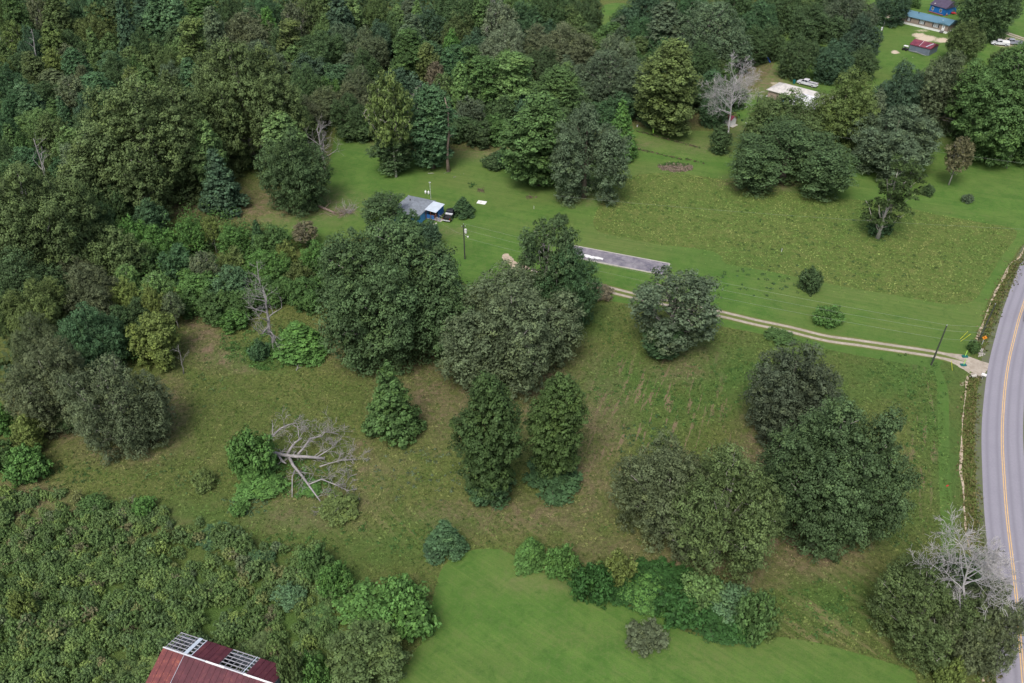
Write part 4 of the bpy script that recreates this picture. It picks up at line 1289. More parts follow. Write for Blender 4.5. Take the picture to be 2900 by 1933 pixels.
# the bright young thicket
W(0, 480, [
    ('round', 'gn', 1260, 260, 270, 9), ('round', 'bt', 1120, 410, 240, 9), ('round', 'bt', 1340, 480, 260, 9), ('round', 'bt', 1600, 420, 230, 9), ('airy', 'yl', 1745, 400, 150, 9), ('round', 'bt', 1950, 470, 240, 8), ('cone', 'vg', 2170, 430, 140, 9),
    ('round', 'gn', 1480, 630, 280, 8), ('airy', 'gy', 1700, 690, 240, 9), ('round', 'oy', 1950, 650, 220, 8), ('round', 'bt', 2150, 680, 250, 7), ('round', 'bt', 1650, 850, 320, 8), ('round', 'lg', 1900, 820, 320, 8), ('round', 'bt', 2290, 700, 250, 8),
    ('airy', 'lt', 1300, 860, 270, 9), ('airy', 'lt', 1060, 800, 200, 9), ('bush', 'bt', 1940, 1170, 240, 3.6), ('round', 'yl', 1060, 935, 260, 10), ('round', 'yl', 1300, 985, 240, 10), ('round', 'yl', 1270, 1205, 370, 10), ('oak', 'br', 740, 830, 470, 13),
    ('spray', 'br', 330, 1230, 420, 13), ('airy', 'gy', 1430, 1030, 200, 8), ('round', 'ol', 40, 1110, 220, 11), ('round', 'dk', 1150, 1080, 240, 8), ('round', 'dk', 1000, 1150, 260, 8), ('round', 'md', 1180, 620, 240, 8), ('round', 'dk', 640, 980, 260, 9),
    ('round', 'md', 1560, 1000, 220, 6), ('round', 'md', 1780, 1010, 240, 6), ('round', 'md', 2020, 1000, 240, 6), ('round', 'md', 2230, 900, 240, 6), ('round', 'dk', 820, 300, 300, 12), ('round', 'dk', 1000, 120, 260, 11), ('oak', 'dk', 760, 80, 300, 13), ('round', 'ol', 560, 60, 240, 12)])
W(700, 480, [
    ('cone', 'vg', 110, 430, 130, 9), ('round', 'md', 200, 490, 270, 8), ('round', 'yl', 330, 620, 180, 8), ('round', 'bt', 560, 620, 210, 8), ('round', 'bt', 220, 700, 240, 8), ('round', 'oy', 430, 780, 220, 7), ('round', 'md', 490, 900, 230, 6),
    ('bush', 'bt', 600, 900, 180, 5), ('airy', 'rb', 480, 430, 190, 6), ('round', 'md', 350, 900, 220, 6)])

# filling trees where the woods close up behind the ones above
WOODS = dpoly([(-60, -120), (2000, -120), (2010, -20), (1900, 40), (1830, 60), (1760, 110), (1700, 160), (1690, 280), (1600, 270), (1500, 260), (1450, 270), (1330, 300), (1180, 330), (1040, 320), (900, 295), (800, 280), (735, 300),
               (690, 380), (600, 400), (540, 380), (500, 440), (380, 440), (300, 480), (210, 560), (200, 700), (120, 880), (-60, 900)])
CLR = dpoly([(1340, 110), (1355, 10), (1400, -20), (1470, -10), (1490, 20), (1450, 80), (1410, 120)])
frs = np.random.RandomState(77)
placed = np.array([[t['X'], t['Y'], t['r']] for t in TREES])
wp = np.array([[p[0], p[1]] for p in WOODS])
cnt = 0
cands = []
for yy in np.arange(wp[:, 1].min(), 430, 8.5):
    for xx in np.arange(-240, 190, 8.5):
        cands.append((xx + frs.uniform(-3, 3), yy + frs.uniform(-3, 3)))
cands = np.array(cands)
okm = in_poly(cands[:, 0], cands[:, 1], wp) & ~in_poly(cands[:, 0], cands[:, 1], [(p[0], p[1]) for p in CLR])
half = 0.62 * np.sqrt(cands[:, 1] ** 2 + CAMH ** 2) + 14
okm &= np.abs(cands[:, 0]) < half
pick = []
for (x, y) in cands[okm]:
    if len(placed) and (np.hypot(placed[:, 0] - x, placed[:, 1] - y) < np.maximum(placed[:, 2] * 0.8, 4.6)).any():
        continue
    k = ['round', 'oak', 'tall', 'cone', 'round'][frs.randint(5)]
    c = ['dk', 'gn', 'ol', 'md', 'bl', 'br', 'dk', 'gb', 'lt'][frs.randint(9)]
    h = frs.uniform(8.5, 12) if y < 365 else frs.uniform(13, 19)
    r = frs.uniform(3.6, 5.2) if k != 'cone' else frs.uniform(2.8, 3.6)
    pick.append((k, c, x, y, r, h))
    placed = np.vstack([placed, [x, y, r]])
# leave out those of which the photograph would show nothing: far to near, who covers whom
W4, H4 = 512, 342
yy4, xx4 = np.mgrid[0:H4, 0:W4]
idm = np.full((H4, W4), -1)
allt = [(t['X'], t['Y'], t['r'], t['h'], -2) for t in TREES] + [(p[2], p[3], p[4], p[5], i) for i, p in enumerate(pick)]
allt.sort(key=lambda t: -t[1])
f4 = W4 / 2900.0
for X_, Y_, r__, h__, i in allt:
    y0_, y1_, zc_ = silhouette(Y_, X_, .15, h__, r__)
    cx_, cy_, z_ = PX((X_, Y_, zc_))
    ex = max(.5, r__ * FPX / float(z_[0]) * f4 * .95); ey = max(.5, (y1_ - y0_) / 2 * f4 * .95)
    cx_ = float(cx_[0]) * f4; cy_ = (y0_ + y1_) / 2 * f4
    a0, a1, b0, b1 = max(0, int(cy_ - ey)), min(H4, int(cy_ + ey) + 2), max(0, int(cx_ - ex)), min(W4, int(cx_ + ex) + 2)
    if a0 >= a1 or b0 >= b1: continue
    m4 = ((xx4[a0:a1, b0:b1] - cx_) / ex) ** 2 + ((yy4[a0:a1, b0:b1] - cy_) / ey) ** 2 < 1
    idm[a0:a1, b0:b1][m4] = i
cntv = np.bincount(idm[idm >= 0], minlength=len(pick))
for i, p in enumerate(pick):
    if cntv[i] >= 22:
        put(*p[:2], p[2], p[3], p[4], p[5])
        cnt += 1
print('fill trees', cnt, 'total', len(TREES))

# ---------------------------------------------------------------- bare and dead trees
def bare(mb, p, d, ln, r, depth, rs, spread=.55, n=5, seg=4, kids=3, up=.15):
    p = Vector(p); d = Vector(d).normalized()
    pts = [p.copy()]; rad = [r]
    for k in range(seg):
        d = (d + Vector(rs.normal(0, .13, 3)) + Vector((0, 0, up * .2))).normalized()
        p = p + d * ln / seg
        pts.append(p.copy()); rad.append(max(.018, r * (1 - .72 * (k + 1) / seg)))
    mb.tube(pts, rad, n if depth > 0 else 3, cap=False)
    if depth <= 0: return
    for k in range(kids + rs.randint(0, 3)):
        t = rs.uniform(.3, 1.0)
        i = min(int(t * seg), seg - 1)
        q = pts[i].lerp(pts[i + 1], t * seg - i)
        side = Vector(rs.normal(0, 1, 3)); side = (side - d * side.dot(d)).normalized()
        nd = (d * (1 - spread) + side * spread + Vector((0, 0, up))).normalized()
        bare(mb, q, nd, ln * rs.uniform(.42, .68), max(.02, rad[i] * rs.uniform(.45, .65)), depth - 1, rs, spread, max(3, n - 1), 3, kids, up)


def dead_tree(label, base, top, r, seed, nb=9, spread=.6, mat='dead_wood', blen=.35, start=.3, depth=2, name='dead_tree', kids=3, up=.15, reach=0):
    g = G(base[0] * DS, base[1] * DS)
    hs = np.arange(1, 26, .1)
    _, py, _ = PX(np.stack([np.full(len(hs), g[0]), np.full(len(hs), g[1]), hs], 1))
    h = float(hs[np.argmin(np.abs(py - top[1] * DS))])
    tp = G(top[0] * DS, top[1] * DS, h)
    rs = np.random.RandomState(seed)
    root = thing(name, label, 'dead tree', g)
    tx = tp[0] - g[0]
    pts = [(0, 0, 0)]
    for k in range(1, 7):
        t = k / 6
        pts.append((tx * t + rs.normal(0, .015 * h), rs.normal(0, .02 * h), h * t))
    mb = MB()
    mb.tube(pts, [r * (1.35 if k == 0 else 1 - .8 * k / 6) for k in range(7)], 8)
    mb.build('trunk', M[mat], root, True)
    for b in range(nb):
        t = start + (1 - start) * (b + .3) / nb
        k = min(int(t * 6), 5)
        q = Vector(pts[k]).lerp(Vector(pts[k + 1]), t * 6 - k)
        a = rs.uniform(0, 6.28)
        d = Vector((math.cos(a) * spread, math.sin(a) * spread, rs.uniform(.25, .9)))
        m2 = MB()
        bare(m2, q, d, h * blen * (1.15 - .6 * t) * rs.uniform(.7, 1.25), r * .5 * (1.1 - t * .75), depth, rs, .55, 5, 4, kids, up)
        m2.build('branch', M[mat], root, True)
    return root


dead_tree('grey standing dead tree with many broken branches left of the huge dark oak', (628, 796), (606, 664), .42, 11, nb=11, blen=.42, start=.22, spread=.75)
dead_tree('whitish dead tree at the left end of the upper lawn', (752, 410), (728, 296), .38, 12, nb=12, blen=.42, start=.30, spread=.8)
dead_tree('tall bare snag with stub branches standing on the upper lawn', (1030, 393), (1024, 222), .42, 13, nb=7, blen=.09, start=.45, spread=1.0, depth=0, mat='dead_wood_brown', name='tree_snag')
dead_tree('white dead snag in the woods at the top left corner', (100, 190), (72, 66), .28, 14, nb=4, blen=.16, start=.5, depth=1, mat='dead_wood')
dead_tree('broken reddish snag in the woods above the lumpy olive oak', (548, 230), (520, 116), .32, 15, nb=6, blen=.14, start=.6, depth=1, mat='dead_wood_brown')
dead_tree('white dead tree in the woods beside the huge domed oak', (130, 470), (78, 318), .28, 16, nb=8, blen=.22, start=.45, depth=1)
dead_tree('bare white-twigged tree beside the small red-roofed shed', (1666, 345), (1688, 182), .33, 17, mat='white_wood', nb=20, blen=.34, start=.5, depth=3, spread=.95, kids=4)
dead_tree('thin bare sapling at the edge of the rough field below the yellow trees', (422, 858), (408, 792), .10, 18, nb=5, blen=.28, start=.3, depth=1)
dead_tree('slim pale bare sapling on the lawn at the right', (2312, 386), (2320, 356), .10, 19, nb=4, blen=.35, start=.4, depth=1)
dead_tree('white-barked dead top over the large roadside oak, left one', (2150, 1440), (2135, 1300), .2, 20, mat='white_wood', nb=8, blen=.30, start=.6, depth=2, spread=.8)
dead_tree('white-barked dead top over the large roadside oak, right one', (2200, 1480), (2220, 1268), .26, 21, mat='white_wood', nb=15, blen=.30, start=.62, depth=3, spread=1.0, kids=4)
dead_tree('small pale dead top in the middle of the large roadside oak', (2215, 1500), (2203, 1375), .16, 27, nb=9, blen=.22, start=.7, depth=2, spread=1.0, mat='white_wood')
dead_tree('pale dead top on the road side of the large roadside oak', (2272, 1490), (2290, 1345), .16, 28, nb=9, blen=.26, start=.65, depth=2, spread=1.0, mat='white_wood')
dead_tree('grey twiggy dead top showing over the golden tree by the bare snag', (965, 330), (955, 200), .22, 22, nb=10, blen=.25, start=.55, depth=1)
dead_tree('pale bare trunk in the bright young thicket', (605, 700), (590, 600), .18, 23, nb=7, blen=.3, start=.4, depth=1)
dead_tree('grey bare tree showing through the purplish crowns near the top centre', (1150, 130), (1140, 12), .25, 24, nb=14, blen=.4, start=.45, depth=2, spread=.8)

# fallen dead tree, limb by limb
F8 = crop(700, 1160, 5.6)
root_p = F8(700, 760)
ft = thing('fallen_tree', 'big fallen dead tree with grey limbs lying in the rough field', 'dead tree', root_p)
frs2 = np.random.RandomState(31)


def limb(name, pts, r0, r1, twigs, tl=1.6):
    P3 = [F8(*p) - root_p for p in pts]
    n = len(P3)
    mb = MB()
    mb.tube(P3, [r0 + (r1 - r0) * i / (n - 1) for i in range(n)], 7)
    for _ in range(twigs):
        t = frs2.uniform(.25, 1) * (n - 1); i = min(int(t), n - 2)
        q = P3[i].lerp(P3[i + 1], t - i)
        dd = (P3[i + 1] - P3[i]).normalized()
        side = Vector(frs2.normal(0, 1, 3)); side.z = abs(side.z) * .5
        bare(mb, q, dd * .6 + side.normalized() * .7, tl * frs2.uniform(.7, 1.9), max(.035, r1 * .6), 1 if tl < 1.5 else 2, frs2, .5, 4, 3, 3, .0)
    mb.build(name, M['dead_wood'], ft, True)


limb('trunk', [(240, 635, .9), (350, 665, 1.1), (500, 700, 1.3), (700, 735, 1.4), (950, 745, 1.1), (1230, 770, .6)], .36, .22, 5)
limb('limb', [(330, 640, 1.1), (285, 575, 1.7), (390, 430, 2.3), (520, 300, 2.6), (660, 235, 2.6), (790, 205, 2.3)], .26, .09, 8)
limb('limb', [(640, 700, 1.3), (690, 610, 1.9), (760, 520, 2.4), (870, 445, 2.6)], .26, .12, 4)
limb('limb', [(820, 440, 2.2), (815, 370, 2.8), (795, 230, 3.2)], .11, .05, 5, 1.0)
limb('limb', [(800, 710, 1.2), (900, 600, 1.7), (1000, 455, 2.0), (1190, 415, 1.7), (1220, 350, 1.6), (1440, 380, 1.0)], .20, .06, 12)
limb('limb', [(480, 700, 1.2), (560, 820, .9), (620, 850, .8)], .22, .10, 4, 1.0)
limb('limb', [(660, 740, 1.3), (730, 880, 1.2), (880, 1060, 1.1), (1000, 1230, .8), (1110, 1380, .3), (1200, 1500, .15)], .26, .07, 10)
limb('limb', [(760, 960, 1.2), (715, 1060, 1.0), (712, 1385, .4)], .14, .06, 3, 1.0)
limb('limb', [(980, 1180, .9), (1180, 1100, 1.1), (1380, 1180, .8), (1620, 1290, .3)], .12, .05, 14)
limb('limb', [(1150, 900, .8), (1300, 850, .8), (1500, 800, .7), (1740, 790, .4)], .12, .04, 12)
limb('limb', [(400, 400, 2.4), (405, 210, 3.3)], .10, .05, 2, .8)
limb('limb', [(1090, 760, .9), (1280, 640, 1.2), (1400, 560, 1.0)], .12, .04, 10)
limb('limb', [(780, 975, 1.2), (1020, 1010, 1.5)], .07, .03, 2, .8)
limb('limb', [(430, 740, 1.1), (265, 755, 1.5)], .07, .03, 2, .8)

# fallen log and brush pile by the lawn
lg = thing('fallen_log', 'long grey fallen log reaching from the dark round tree to the brush pile', 'log', G(720 * DS, 472 * DS))
a = G(690 * DS, 455 * DS, .35) - lg.location; b = G(768 * DS, 488 * DS, .3) - lg.location
mb = MB(); mb.tube([a, a.lerp(b, .5), b], [.42, .34, .22], 8); mb.build('trunk', M['dead_wood_brown'], lg, True)
mb = MB(); bare(mb, a.lerp(b, .7), (1, .3, .6), 2.2, .1, 1, frs2); mb.build('branch', M['dead_wood_brown'], lg, True)
for (x, y, w, lab, mat) in ((782, 492, 2.6, 'heap of brown dead branches at the end of the fallen log', 'dead_wood_brown'), (800, 485, 2.0, 'grey branch heap with weeds right of the fallen log', 'dead_wood')):
    mb = MB()
    for _ in range(26):
        aa = frs2.uniform(0, 6.28)
        bare(mb, Vector((frs2.normal(0, w * .45), frs2.normal(0, w * .3), .1)), (math.cos(aa), math.sin(aa), frs2.uniform(.1, .7)), frs2.uniform(1, 2.6), .07, 1, frs2)
    o = mb.build('brush_pile', M[mat]); o.location = G(x * DS, y * DS); tag(o, lab, 'brush pile')

# ---------------------------------------------------------------- stuff: scrub, rough grass, undergrowth, weeds
def scatter_leaves(name, centres, rad, hgt, cols, per, leaf, seed, upb=.6, shell=.55):
    """many small low clumps in one mesh; cols (n,3) per clump"""
    rs = np.random.RandomState(seed)
    n = len(centres)
    si = np.repeat(np.arange(n), per)
    m = len(si)
    d = rs.normal(size=(m, 3)); d /= np.linalg.norm(d, axis=1)[:, None]
    d[:, 2] = np.abs(d[:, 2])
    k = rs.uniform(shell, 1.05, (m, 1))
    c = np.zeros((m, 3)); c[:, :2] = centres[si]
    c += d * np.stack([rad[si], rad[si], hgt[si]], 1) * k
    nn = d * .8 + np.array([0, 0, upb]) + rs.normal(0, .45, (m, 3))
    nn /= np.linalg.norm(nn, axis=1)[:, None]
    a = np.cross(nn, rs.normal(size=(m, 3))); a /= np.linalg.norm(a, axis=1)[:, None]
    b = np.cross(nn, a)
    sz = (leaf[si] if isinstance(leaf, np.ndarray) else leaf) * rs.uniform(.6, 1.4, m)
    sz = sz[:, None]
    V = np.empty((m, 4, 3))
    V[:, 0] = c - a * sz * .62; V[:, 1] = c - b * sz * .4; V[:, 2] = c + a * sz * .62; V[:, 3] = c + b * sz * .4
    V[:, :, 2] = np.maximum(V[:, :, 2], .012)
    col = cols[si] * rs.uniform(.6, 1.4, (m, 1))
    me = np_mesh(name, V.reshape(-1, 3), np.arange(m * 4).reshape(m, 4), M['ground_leaf'], {'col': ('FACE', col)})
    return link(bpy.data.objects.new(name, me))


def gl_mat():
    m, nt, out = new_mat('ground_leaf')
    N = NT(nt)
    c = N.attr('col', 'Color')
    d = N.n('ShaderNodeBsdfPrincipled'); d.inputs['Roughness'].default_value = .6; d.inputs['Specular IOR Level'].default_value = .08
    N.l(c, d.inputs['Base Color'])
    t = N.n('ShaderNodeBsdfTranslucent'); N.l(c, t.inputs['Color'])
    mx = N.n('ShaderNodeMixShader'); mx.inputs[0].default_value = .12
    N.l(d.outputs[0], mx.inputs[1]); N.l(t.outputs[0], mx.inputs[2]); N.l(mx.outputs[0], out.inputs[0])
    return m


M['ground_leaf'] = gl_mat()


def rand_in(poly, dens, seed):
    rs = np.random.RandomState(seed)
    b = np.array([[p[0], p[1]] for p in poly])
    mn, mx = b.min(0), b.max(0)
    n = int((mx - mn).prod() * dens)
    p = rs.uniform(mn, mx, (n, 2))
    return p[in_poly(p[:, 0], p[:, 1], b)]


def val_noise(p, scale, seed):
    """smooth 2-D value noise 0..1"""
    rs = np.random.RandomState(seed)
    tab = rs.rand(256, 256)
    q = p / scale + 1000
    i = np.floor(q).astype(int); f = q - i
    f = f * f * (3 - 2 * f)
    a = tab[i[:, 0] % 256, i[:, 1] % 256]; b = tab[(i[:, 0] + 1) % 256, i[:, 1] % 256]
    c = tab[i[:, 0] % 256, (i[:, 1] + 1) % 256]; d = tab[(i[:, 0] + 1) % 256, (i[:, 1] + 1) % 256]
    return (a * (1 - f[:, 0]) + b * f[:, 0]) * (1 - f[:, 1]) + (c * (1 - f[:, 0]) + d * f[:, 0]) * f[:, 1]


SCRUB = dpoly([(-80, 1135), (60, 1140), (150, 1130), (240, 1150), (330, 1165), (420, 1180), (480, 1215), (560, 1238), (640, 1255), (720, 1262), (790, 1310), (808, 1360), (775, 1420), (762, 1480), (735, 1560), (730, 1680), (-80, 1680)])
BARN_C = G(570 * DS, 1560 * DS)
p = rand_in(SCRUB, 1.15, 41)
den = val_noise(p, 5.0, 3)
rs = np.random.RandomState(42)
p = p[(den > .34) | (rs.rand(len(p)) < .25)]
ba = R_(-18.3)
q = p - np.array([-34.5, 52.5])
lu = q[:, 0] * math.cos(ba) + q[:, 1] * math.sin(ba); lv = -q[:, 0] * math.sin(ba) + q[:, 1] * math.cos(ba)
p = p[~((np.abs(lu) < 8.4) & (np.abs(lv) < 4.6))]


def shrub_mat():
    m, nt, out = new_mat('shrub_leaf')
    N = NT(nt)
    rnd = N.n('ShaderNodeObjectInfo').outputs['Random']
    cr = N.n('ShaderNodeValToRGB')
    N.l(rnd, cr.inputs[0])
    els = [(0.0, (.064, .108, .036)), (.3, (.082, .132, .044)), (.55, (.070, .112, .046)), (.8, (.105, .158, .050)), (.9, (.135, .190, .055)), (.95, (.120, .112, .062)), (1.0, (.080, .120, .060))]
    while len(cr.color_ramp.elements) < len(els): cr.color_ramp.elements.new(.5)
    for e_, (p_, c_) in zip(cr.color_ramp.elements, els): e_.position = p_; e_.color = (*c_, 1)
    val = N.ramp(N.attr('tint'), 0, 1, .7, 2.3)
    cb_ = N.n('ShaderNodeCombineColor')
    for i in range(3): N.l(val, cb_.inputs[i])
    c = N.mix(1.0, cr.outputs[0], cb_.outputs[0], 'MULTIPLY')
    d = N.n('ShaderNodeBsdfPrincipled'); d.inputs['Roughness'].default_value = .6; d.inputs['Specular IOR Level'].default_value = .08
    N.l(c, d.inputs['Base Color'])
    t = N.n('ShaderNodeBsdfTranslucent'); N.l(c, t.inputs['Color'])
    mx = N.n('ShaderNodeMixShader'); mx.inputs[0].default_value = .12
    N.l(d.outputs[0], mx.inputs[1]); N.l(t.outputs[0], mx.inputs[2]); N.l(mx.outputs[0], out.inputs[0])
    return m


M['shrub_leaf'] = shrub_mat()


def instanced_mass(name, protos, pts, scale, zs, seed, mat):
    """one object: shrub meshes and the points they grow on travel in the same mesh, geometry nodes spread them"""
    rs = np.random.RandomState(seed)
    me = bpy.data.meshes.new(name)
    Vs, Fs, tint, pid = [], [], [], []
    k = 0
    for i, pm in enumerate(protos):
        n = len(pm.vertices); co = np.empty(n * 3, np.float32); pm.vertices.foreach_get('co', co)
        lv = np.empty(len(pm.loops), np.int32); pm.loops.foreach_get('vertex_index', lv)
        tt = np.empty(len(pm.polygons), np.float32); pm.attributes['tint'].data.foreach_get('value', tt)
        Vs.append(co.reshape(-1, 3)); Fs.append(lv.reshape(-1, 4) + k); tint.append(tt); pid.append(np.full(n, i + 1, np.float32)); k += n
    npt = len(pts)
    Vs.append(np.column_stack([pts, np.zeros(npt)])); pid.append(np.zeros(npt, np.float32))
    V = np.concatenate(Vs).astype(np.float32); Fc = np.concatenate(Fs); m = len(Fc)
    me.vertices.add(len(V)); me.vertices.foreach_set('co', V.ravel())
    me.loops.add(m * 4); me.loops.foreach_set('vertex_index', Fc.astype(np.int32).ravel())
    me.polygons.add(m); me.polygons.foreach_set('loop_start', np.arange(0, m * 4, 4, dtype=np.int32)); me.polygons.foreach_set('loop_total', np.full(m, 4, np.int32))
    me.update(calc_edges=True)
    t_ = me.attributes.new('tint', 'FLOAT', 'FACE'); t_.data.foreach_set('value', np.concatenate(tint))
    t_ = me.attributes.new('pid', 'FLOAT', 'POINT'); t_.data.foreach_set('value', np.concatenate(pid))
    pk = np.concatenate([np.zeros(k), rs.randint(1, len(protos) + 1, npt)]).astype(np.float32)
    t_ = me.attributes.new('pick', 'FLOAT', 'POINT'); t_.data.foreach_set('value', pk)
    sc = np.zeros((len(V), 3), np.float32); sc[k:, 0] = scale; sc[k:, 1] = scale; sc[k:, 2] = zs
    t_ = me.attributes.new('size', 'FLOAT_VECTOR', 'POINT'); t_.data.foreach_set('vector', sc.ravel())
    ro = np.zeros((len(V), 3), np.float32); ro[k:, 2] = rs.uniform(0, 6.28, npt)
    t_ = me.attributes.new('turn', 'FLOAT_VECTOR', 'POINT'); t_.data.foreach_set('vector', ro.ravel())
    me.materials.append(mat)
    o = link(bpy.data.objects.new(name, me))
    ng = bpy.data.node_groups.new(name + '_spread', 'GeometryNodeTree')
    ng.interface.new_socket('Geometry', in_out='INPUT', socket_type='NodeSocketGeometry')
    ng.interface.new_socket('Geometry', in_out='OUTPUT', socket_type='NodeSocketGeometry')
    gi = ng.nodes.new('NodeGroupInput'); go = ng.nodes.new('NodeGroupOutput')
    jn = ng.nodes.new('GeometryNodeJoinGeometry')

    def named(nm, ty='FLOAT'):
        a_ = ng.nodes.new('GeometryNodeInputNamedAttribute'); a_.data_type = ty; a_.inputs['Name'].default_value = nm
        return next(q for q in a_.outputs if q.enabled)

    def eq(sock, v):
        c_ = ng.nodes.new('FunctionNodeCompare'); c_.data_type = 'FLOAT'; c_.operation = 'EQUAL'
        ng.links.new(sock, c_.inputs[0]); c_.inputs[1].default_value = v; c_.inputs['Epsilon'].default_value = .1
        return c_.outputs[0]

    for i in range(len(protos)):
        s1 = ng.nodes.new('GeometryNodeSeparateGeometry'); s1.domain = 'POINT'
        ng.links.new(gi.outputs[0], s1.inputs[0]); ng.links.new(eq(named('pid'), i + 1), s1.inputs['Selection'])
        s2 = ng.nodes.new('GeometryNodeSeparateGeometry'); s2.domain = 'POINT'
        ng.links.new(gi.outputs[0], s2.inputs[0]); ng.links.new(eq(named('pick'), i + 1), s2.inputs['Selection'])
        mp_ = ng.nodes.new('GeometryNodeMeshToPoints'); ng.links.new(s2.outputs[0], mp_.inputs[0])
        ip = ng.nodes.new('GeometryNodeInstanceOnPoints')
        ng.links.new(mp_.outputs[0], ip.inputs['Points']); ng.links.new(s1.outputs[0], ip.inputs['Instance'])
        ng.links.new(named('size', 'FLOAT_VECTOR'), ip.inputs['Scale']); ng.links.new(named('turn', 'FLOAT_VECTOR'), ip.inputs['Rotation'])
        ng.links.new(ip.outputs[0], jn.inputs[0])
    ng.links.new(jn.outputs[0], go.inputs[0])
    md = o.modifiers.new('spread', 'NODES'); md.node_group = ng
    return o


shp = []
for q_ in range(5):
    rq = np.random.RandomState(300 + q_)
    lb = [(rq.normal(0, .32), rq.normal(0, .32), rq.uniform(.3, .75), k_, k_, k_ * .9) for k_ in rq.uniform(.25, .5, 6)] + [(0, 0, .4, .55, .55, .42)]
    shp.append(leaf_mesh('shrub', lb, 620, .17, 310 + q_, sub=.2, per=14, inner=.1, upb=.7, mat=M['shrub_leaf']))
n = len(p)
t2 = val_noise(p, 4.5, 6)
rad = rs.uniform(.5, 1.2, n) * (.7 + .7 * t2)
tag(instanced_mass('scrub', shp, p, rad, rad * rs.uniform(1.0, 1.9, n), 44, M['shrub_leaf']), 'dense low green scrub filling the bottom left', 'scrub', kind='stuff')
print('scrub', n)

# undergrowth beneath the woods
p = rand_in(WOODS, .11, 51)
half = 0.62 * np.sqrt(p[:, 1] ** 2 + CAMH ** 2) + 10
p = p[(np.abs(p[:, 0]) < half) & (p[:, 1] < 400) & ~in_poly(p[:, 0], p[:, 1], [(v[0], v[1]) for v in CLR])]
n = len(p)
rs = np.random.RandomState(52)
r_ = rs.rand(n, 1)
cols = np.where(r_ < .5, np.array(FC['dk']), np.where(r_ < .8, np.array(FC['gn']), np.array(FC['ol'])))
rad = rs.uniform(1.6, 3.0, n); hg = rs.uniform(2.5, 6.0, n)
tag(scatter_leaves('undergrowth', p, rad, hg, cols, 26, .8, 53), 'dark undergrowth between the trees of the woods', 'undergrowth', kind='stuff')
THICK = dpoly([(225, 560), (330, 480), (400, 500), (520, 490), (640, 540), (745, 590), (765, 680), (740, 700), (600, 690), (500, 740), (420, 720), (400, 800), (300, 860), (200, 800), (200, 650)])
p = rand_in(THICK, .22, 54); n = len(p)
cols = np.where(rs.rand(n, 1) < .5, np.array(FC['md']), np.array(FC['bt']))
tag(scatter_leaves('undergrowth', p, rs.uniform(1.2, 2.2, n), rs.uniform(2.5, 6.0, n), cols * rs.uniform(.8, 1.3, (n, 1)), 60, .36, 55), 'leafy undergrowth among the bright young trees', 'undergrowth', kind='stuff')


HEDGE = dpoly([(1325, 1340), (1375, 1300), (1440, 1290), (1530, 1310), (1640, 1335), (1740, 1380), (1780, 1440), (1750, 1470), (1680, 1472), (1600, 1450), (1540, 1415), (1450, 1395), (1380, 1374), (1335, 1365)])
p = rand_in(HEDGE, 1.6, 56); n = len(p)
tag(scatter_leaves('vines', p, rs.uniform(.6, 1.2, n), rs.uniform(.8, 2.4, n), np.array([[.036, .088, .026]]) * rs.uniform(.75, 1.3, (n, 1)), 34, .26, 57), 'glossy vines tangled through the leafy hedge', 'vines', kind='stuff')
VP = dpoly([(500, 770), (600, 740), (690, 760), (750, 800), (720, 840), (600, 850), (520, 820)])
VP2 = dpoly([(528, 1010), (600, 990), (650, 1040), (760, 1080), (760, 1140), (640, 1150), (560, 1130), (530, 1080)])
for q_, sd_ in ((VP, 58), (VP2, 60)):
    p = rand_in(q_, .8, sd_); n = len(p)
    tag(scatter_leaves('vines', p, rs.uniform(.4, .8, n), rs.uniform(.3, .8, n), np.array([[.07, .15, .04]]) * rs.uniform(.7, 1.3, (n, 1)), 24, .22, sd_ + 1), 'low tangled green vines round the ' + ('standing dead tree' if sd_ == 58 else 'fallen dead tree'), 'vines', kind='stuff')


# rough grass tufts over the pasture and the unmown field
def tufts(name, p, size, cols, hgt, seed, label):
    rs = np.random.RandomState(seed)
    n = len(p)
    per = 3
    si = np.repeat(np.arange(n), per); m = len(si)
    a = rs.uniform(0, 6.283, m)
    d = np.stack([np.cos(a), np.sin(a), np.zeros(m)], 1)
    s = np.stack([-np.sin(a), np.cos(a), np.zeros(m)], 1)
    c = np.zeros((m, 3)); c[:, :2] = p[si] + rs.normal(0, .1, (m, 2)); c[:, 2] = .01
    L_ = (size[si] * rs.uniform(.6, 1.3, m))[:, None]
    Hh = (hgt[si] * rs.uniform(.5, 1.3, m))[:, None]
    V = np.empty((m, 3, 3))
    V[:, 0] = c - s * L_ * .35; V[:, 1] = c + s * L_ * .35
    V[:, 2] = c + d * L_ * .55 + np.array([0, 0, 1.0]) * Hh
    col = cols[si] * np.repeat(rs.uniform(.58, 1.42, (n, 1)), per, 0) * rs.uniform(.85, 1.15, (m, 1))
    me = np_mesh(name, V.reshape(-1, 3), np.arange(m * 3).reshape(m, 3), M['ground_leaf'], {'col': ('FACE', col)})
    return tag(link(bpy.data.objects.new(name, me)), label, 'grass', kind='stuff')


